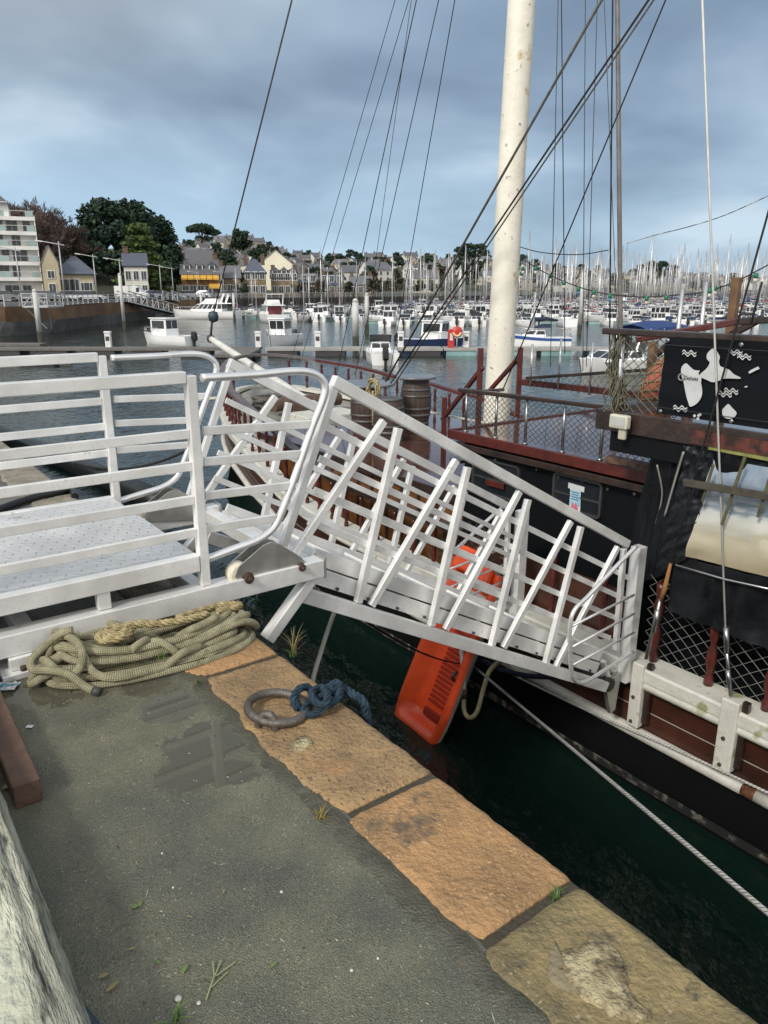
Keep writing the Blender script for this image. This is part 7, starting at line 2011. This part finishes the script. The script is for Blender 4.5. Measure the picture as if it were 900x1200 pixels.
fo_.location = tgt - bn.location
rm = Matrix((-E1, Zv, -E2)).transposed(); fo_.rotation_euler = rm.to_euler()
fo_.scale = (.72, 1, 1)
mb = MB()
for t in (.015, .34, .68):
    for z in (ZB + .025, ZT - .025): mb.lathe([(.006, 0), (.016, .0), (.018, .004), (.006, .006)], Q(BS(t), BD - .03, z), 12, axis=-E2)
mb.build('eyelets', chrome, bn)
hem = mat('banner_hem', (.028, .031, .036), rough=.5)
mb = MB(); mb.bar(Q(BS(0), BD - .034, ZT - .055), Q(BS(1), BD - .024, ZT - .055), .002, .004); mb.bar(Q(BS(0), BD - .034, ZB + .055), Q(BS(1), BD - .024, ZB + .055), .002, .004); mb.build('hem_stitching', hem, bn)

# coral fender in a net hung inside the rail
cf = thing('net_fender', PD(772, 440, 4.6), 'coral orange fender wrapped in netting beside the black banner', 'fender')
coral = mat('coral_fender', (.52, .13, .075), rough=.7, c2=(.36, .10, .06), scale=8, bump=.4, bscale=18)
c0, c1 = PD(786, 428, 4.6), PD(764, 462, 4.6); ax = (c1 - c0).normalized(); Lf = (c1 - c0).length
mb = MB(); mb.lathe([(.03, -.08), (.09, -.04), (.125, .06), (.13, Lf * .5), (.115, Lf), (.07, Lf + .08), (.02, Lf + .11)], c0, 18, axis=ax); mb.build('body', coral, cf)
xx_ = ax.orthogonal().normalized(); yy_ = ax.cross(xx_); mb = MB()
for sg in (1, -1):
    for k in range(7): mb.tube([c0 + ax * (-.06 + (Lf + .14) * t) + (xx_ * math.cos(2 * PI * k / 7 + sg * t * 4) + yy_ * math.sin(2 * PI * k / 7 + sg * t * 4)) * (.137 - .07 * abs(t - .5) ** 2 * 4 * .5) for t in [i / 12 for i in range(13)]], .006, 4)
mb.build('net_cover', mat('olive_net_cover', (.22, .20, .10), rough=.9), cf)

# string of green lights across the ship
g_soc = mat('green_socket', (.015, .17, .085), rough=.4); bulb_m = mat('lamp_bulb', (.62, .60, .48), rough=.15); bulb_b = mat('blue_bulb', (.06, .22, .42), rough=.2)
sl = thing('light_string', PD(610, 330, 6.3), 'dark cable with green lamp holders strung from the mast over the deck', 'light string')
GDP = 6.35
pts = [PD(u, v, GDP) for u, v in ((567, 352), (585, 343), (602, 328), (603, 318), (612, 305), (632, 316), (664, 331), (698, 342), (734, 347), (760, 348), (790, 346), (826, 342), (862, 330), (905, 308), (960, 280))]
cab = spline(pts, 8); mb = MB(); mb.tube(cab, .007, 5); mb.build('cable', rope_dark, sl)
for (u, v, bm_) in ((580, 345, bulb_b), (602, 330, bulb_m), (609, 309, bulb_m), (613, 314, bulb_m), (611, 320, bulb_m), (628, 314, bulb_m), (645, 323, bulb_m), (661, 331, bulb_m), (678, 338, bulb_b), (696, 342, bulb_m), (715, 346, bulb_b), (758, 349, bulb_m), (781, 348, bulb_m), (826, 343, bulb_m), (832, 340, bulb_m), (838, 337, bulb_m), (858, 333, bulb_m), (886, 322, bulb_m)):
    p = PD(u, v, GDP); mb = MB(); mb.lathe([(.014, .02), (.024, .006), (.024, -.022), (.019, -.032)][::-1], p, 10); so = mb.build('lamp_holder', g_soc, sl)
    mb = MB(); mb.lathe([(.010, -.032), (.019, -.045), (.022, -.058), (.014, -.074), (.003, -.08)][::-1], p, 10); mb.build('bulb', bm_, so)
tag(MB().tube(spline([PD(u, v, 6.3) for u, v in ((602, 287), (630, 295), (658, 298), (683, 298), (713, 293))], 6), .006, 5).build('slack_cable', rope_dark, origin=PD(602, 287, 6.3)), 'thin slack cable from the mast to the spar without lamps', 'cable')
tag(MB().tube(spline([PD(u, v, 6.3) for u, v in ((735, 285), (770, 275), (806, 266), (850, 252), (910, 225))], 6), .005, 5).build('bunting_line', mat('frayed_line', (.40, .40, .36), rough=.8, c2=(.06, .05, .05), scale=9, thr=(.45, .55)), origin=PD(735, 285, 6.3)), 'frayed bunting line rising to the right edge of the sky', 'rope')

# ------------------------------------------------------------------ kayak
orange_k = mat('orange_plastic', (.84, .095, .018), rough=.38, c2=(.70, .072, .015), scale=6, dirt=((.40, .05, .02), 7, .66), coat=.15)
orange_d = mat('orange_grey_hull', (.55, .53, .48), rough=.45, c2=(.40, .39, .35), scale=4, dirt=((.12, .11, .09), 9, .66))
orange_rib = mat('orange_ribs', (.30, .020, .006), rough=.5, c2=(.24, .018, .006), scale=10)
ky = thing('kayak', Q(3.6, 3.0, WZ), 'orange sit on top kayak standing in the water below the gangway', 'kayak')
# corner frame from the visible stern: s = 3.3..4.0 along the quay, leaning on the ship
kb = Q(3.62, 2.80, WZ - .05); kt = Q(3.58, 3.60, -1.12)
KV = (kt - kb).normalized(); KL = (kt - kb).length
KX_ = (E1 * .96 + E2 * .10 + Vector((0, 0, .10))); KX_ = (KX_ - KV * KX_.dot(KV)).normalized(); KN = KX_.cross(KV)
if KN.dot(CAM - kb) < 0: KN = -KN
def K(x, y, z): return kb + KX_ * x + KV * y + KN * z
def kw(y):   # half width along the length
    t = y / KL
    return .395 * (1 - .16 * max(0, 1 - t * 5) ** 2) * (1 - .05 * t)
rows_top, ys_ = [], [KL * k / 40 for k in range(41)]
def kout(y, k): return K(kw(y) * k, y, 0)
mb = MB(); rows = []
for y in ys_:
    w = kw(y); t = y / KL
    e0 = max(0, min(1, (y - .10) / .08)); tray = -.16 * e0
    tr_ = max(0, min(1, (KL - .06 - y) / .06)); tray *= tr_
    rows.append([K(-w, y, -.02), K(-w * .97, y, .02), K(-w * .80, y, .025), K(-w * .70, y, .025 + tray), K(-w * .3, y, .02 + tray * 1.12), K(w * .3, y, .02 + tray * 1.12), K(w * .70, y, .025 + tray), K(w * .80, y, .025), K(w * .97, y, .02), K(w, y, -.02)])
mb.grid(rows); mb.build('deck_shell', orange_k, ky)
mb = MB(); rows = []
for y in ys_:
    w = kw(y); t = y / KL; k = .10 + .10 * min(1, t * 3)
    rows.append([K(-w, y, -.022), K(-w * .97, y, -.07), K(-w * .7, y, -.07 - k * .7), K(0, y, -.07 - k), K(w * .7, y, -.07 - k * .7), K(w * .97, y, -.07), K(w, y, -.022)])
mb.grid(rows, flip=True)
for rw in (rows[0], rows[-1]): mb.add(rw + [], [tuple(range(len(rw)))])
mb.build('underside', orange_d, ky)
mb = MB(); mb.grid([[K(-kw(0) + 2 * kw(0) * i / 10, 0, -.022 - .0), K(-kw(0) + 2 * kw(0) * i / 10, -.03 * math.sin(PI * i / 10), -.0), K((-kw(0) + 2 * kw(0) * i / 10), .012, .022)] for i in range(11)]); mb.build('stern_lip', orange_k, ky)
mb = MB()
for k in range(19): 
    y = .36 + k * .052
    if y < KL - .15: mb.bar(K(-.22, y, -.146), K(.10, y, -.146), .030, .030, up=KN)
mb.build('seat_ribs', orange_rib, ky, bevel=.005)
mb = MB(); mb.bar(K(.10, .24, -.135), K(-.16, .24, -.135), .09, .03, up=KN); mb.build('scupper', orange_rib, ky, bevel=.012)
mb = MB(); sx_ = -1 if (px_ := (K(.3, .5, 0) - K(-.3, .5, 0)).dot(Vector((1, 0, 0)))) < 0 else 1
mb.tube(spline([K(sx_ * .31, .72, .03), K(sx_ * .30, .76, .06), K(sx_ * .30, .82, .03)], 6), .018, 8); mb.build('handle', black_m, ky)
# upper parts seen through the rails
mb = MB(); mb.frame_box(K(sx_ * -.10, KL + .02, .05), KX_ * .17, KV * .13, KN * .05); mb.build('seat_back', orange_k, ky, bevel=.03)
mb = MB(); mb.frame_box(K(sx_ * .22, KL - .06, .07), KX_ * .09, KV * .15, KN * .04); mb.build('foot_well', orange_k, ky, bevel=.03)

# ------------------------------------------------------------------ hoses and mooring lines by the ship
hose_w = mat('grey_white_hose', (.46, .46, .43), rough=.45); hose_b = mat('beige_hose', (.36, .32, .18), rough=.6, c2=(.26, .23, .13), scale=9)
tag(MB().tube(spline([ats(397, 706, 2.1), ats(388, 728, 2.05), ats(376, 764, 2.0), ats(366, 800, 1.95), ats(360, 850, 1.9)], 8), .016, 8).build('water_hose', hose_w, origin=ats(397, 706, 2.1)), 'pale grey hose hanging from the top of the gangway', 'hose')
hs = thing('looped_hose', D_(545, 800, 3.3), 'beige and white hose hanging in a loop beside the kayak', 'hose')
d_ = 3.15
mb = MB(); mb.tube(spline([D_(540, 752, d_ + .1), D_(543, 790, d_), D_(544, 815, d_)], 6), .024, 8); mb.build('white_end', hose_w, hs)
mb = MB(); mb.tube(spline([D_(544, 812, d_), D_(544, 832, d_), D_(550, 841, d_), D_(559, 834, d_ + .03), D_(567, 806, d_ + .1), D_(574, 786, d_ + .2), D_(590, 770, d_ + .4)], 6), .024, 8); mb.build('beige_end', hose_b, hs)
mb = MB(); mb.tube([D_(544, 806, d_), D_(544, 818, d_)], .031, 10); mb.build('coupling', rust_bolt, hs)
tag(MB().tube([D_(548, 775, 3.55), Q(-.9, 1.05, -.70), Q(-2.6, -.35, .03)], .0125, 8).build('mooring_line', rope_white, origin=D_(548, 775, 3.55)), 'taut white mooring line crossing the dark water to the right', 'rope')
tag(MB().tube(spline([D_(566, 773, 3.6), D_(620, 800, 3.6), D_(700, 838, 3.58), D_(800, 882, 3.56), D_(965, 960, 3.54)], 6), .011, 8).build('hull_line', rope_white, origin=D_(566, 773, 3.6)), 'thin white line running along the strake of the ship', 'rope')
tag(MB().tube(sag(D_(548, 765, 3.4), D_(660, 792, 3.55), .10), .026, 8).build('navy_line', rope_navy, origin=D_(548, 765, 3.4)), 'dark blue rope slung under the gangway end', 'rope')
tag(MB().tube(sag(ats(398, 706, 1.8), D_(548, 778, 3.5), .10), .008, 6).build('black_line', rope_dark, origin=ats(398, 706, 1.8)), 'thin black line running below the gangway to the kayak', 'rope')
fend = tag(MB().lathe([(.02, -.28), (.10, -.22), (.12, 0), (.10, .22), (.02, .28)], Q(-.38, .22, -1.1), 16).build('hanging_fender', mat('dark_fender', (.02, .022, .024), rough=.35), origin=Q(-.38, .22, -1.1)), 'dark fender hanging against the quay wall below the orange stone', 'fender')
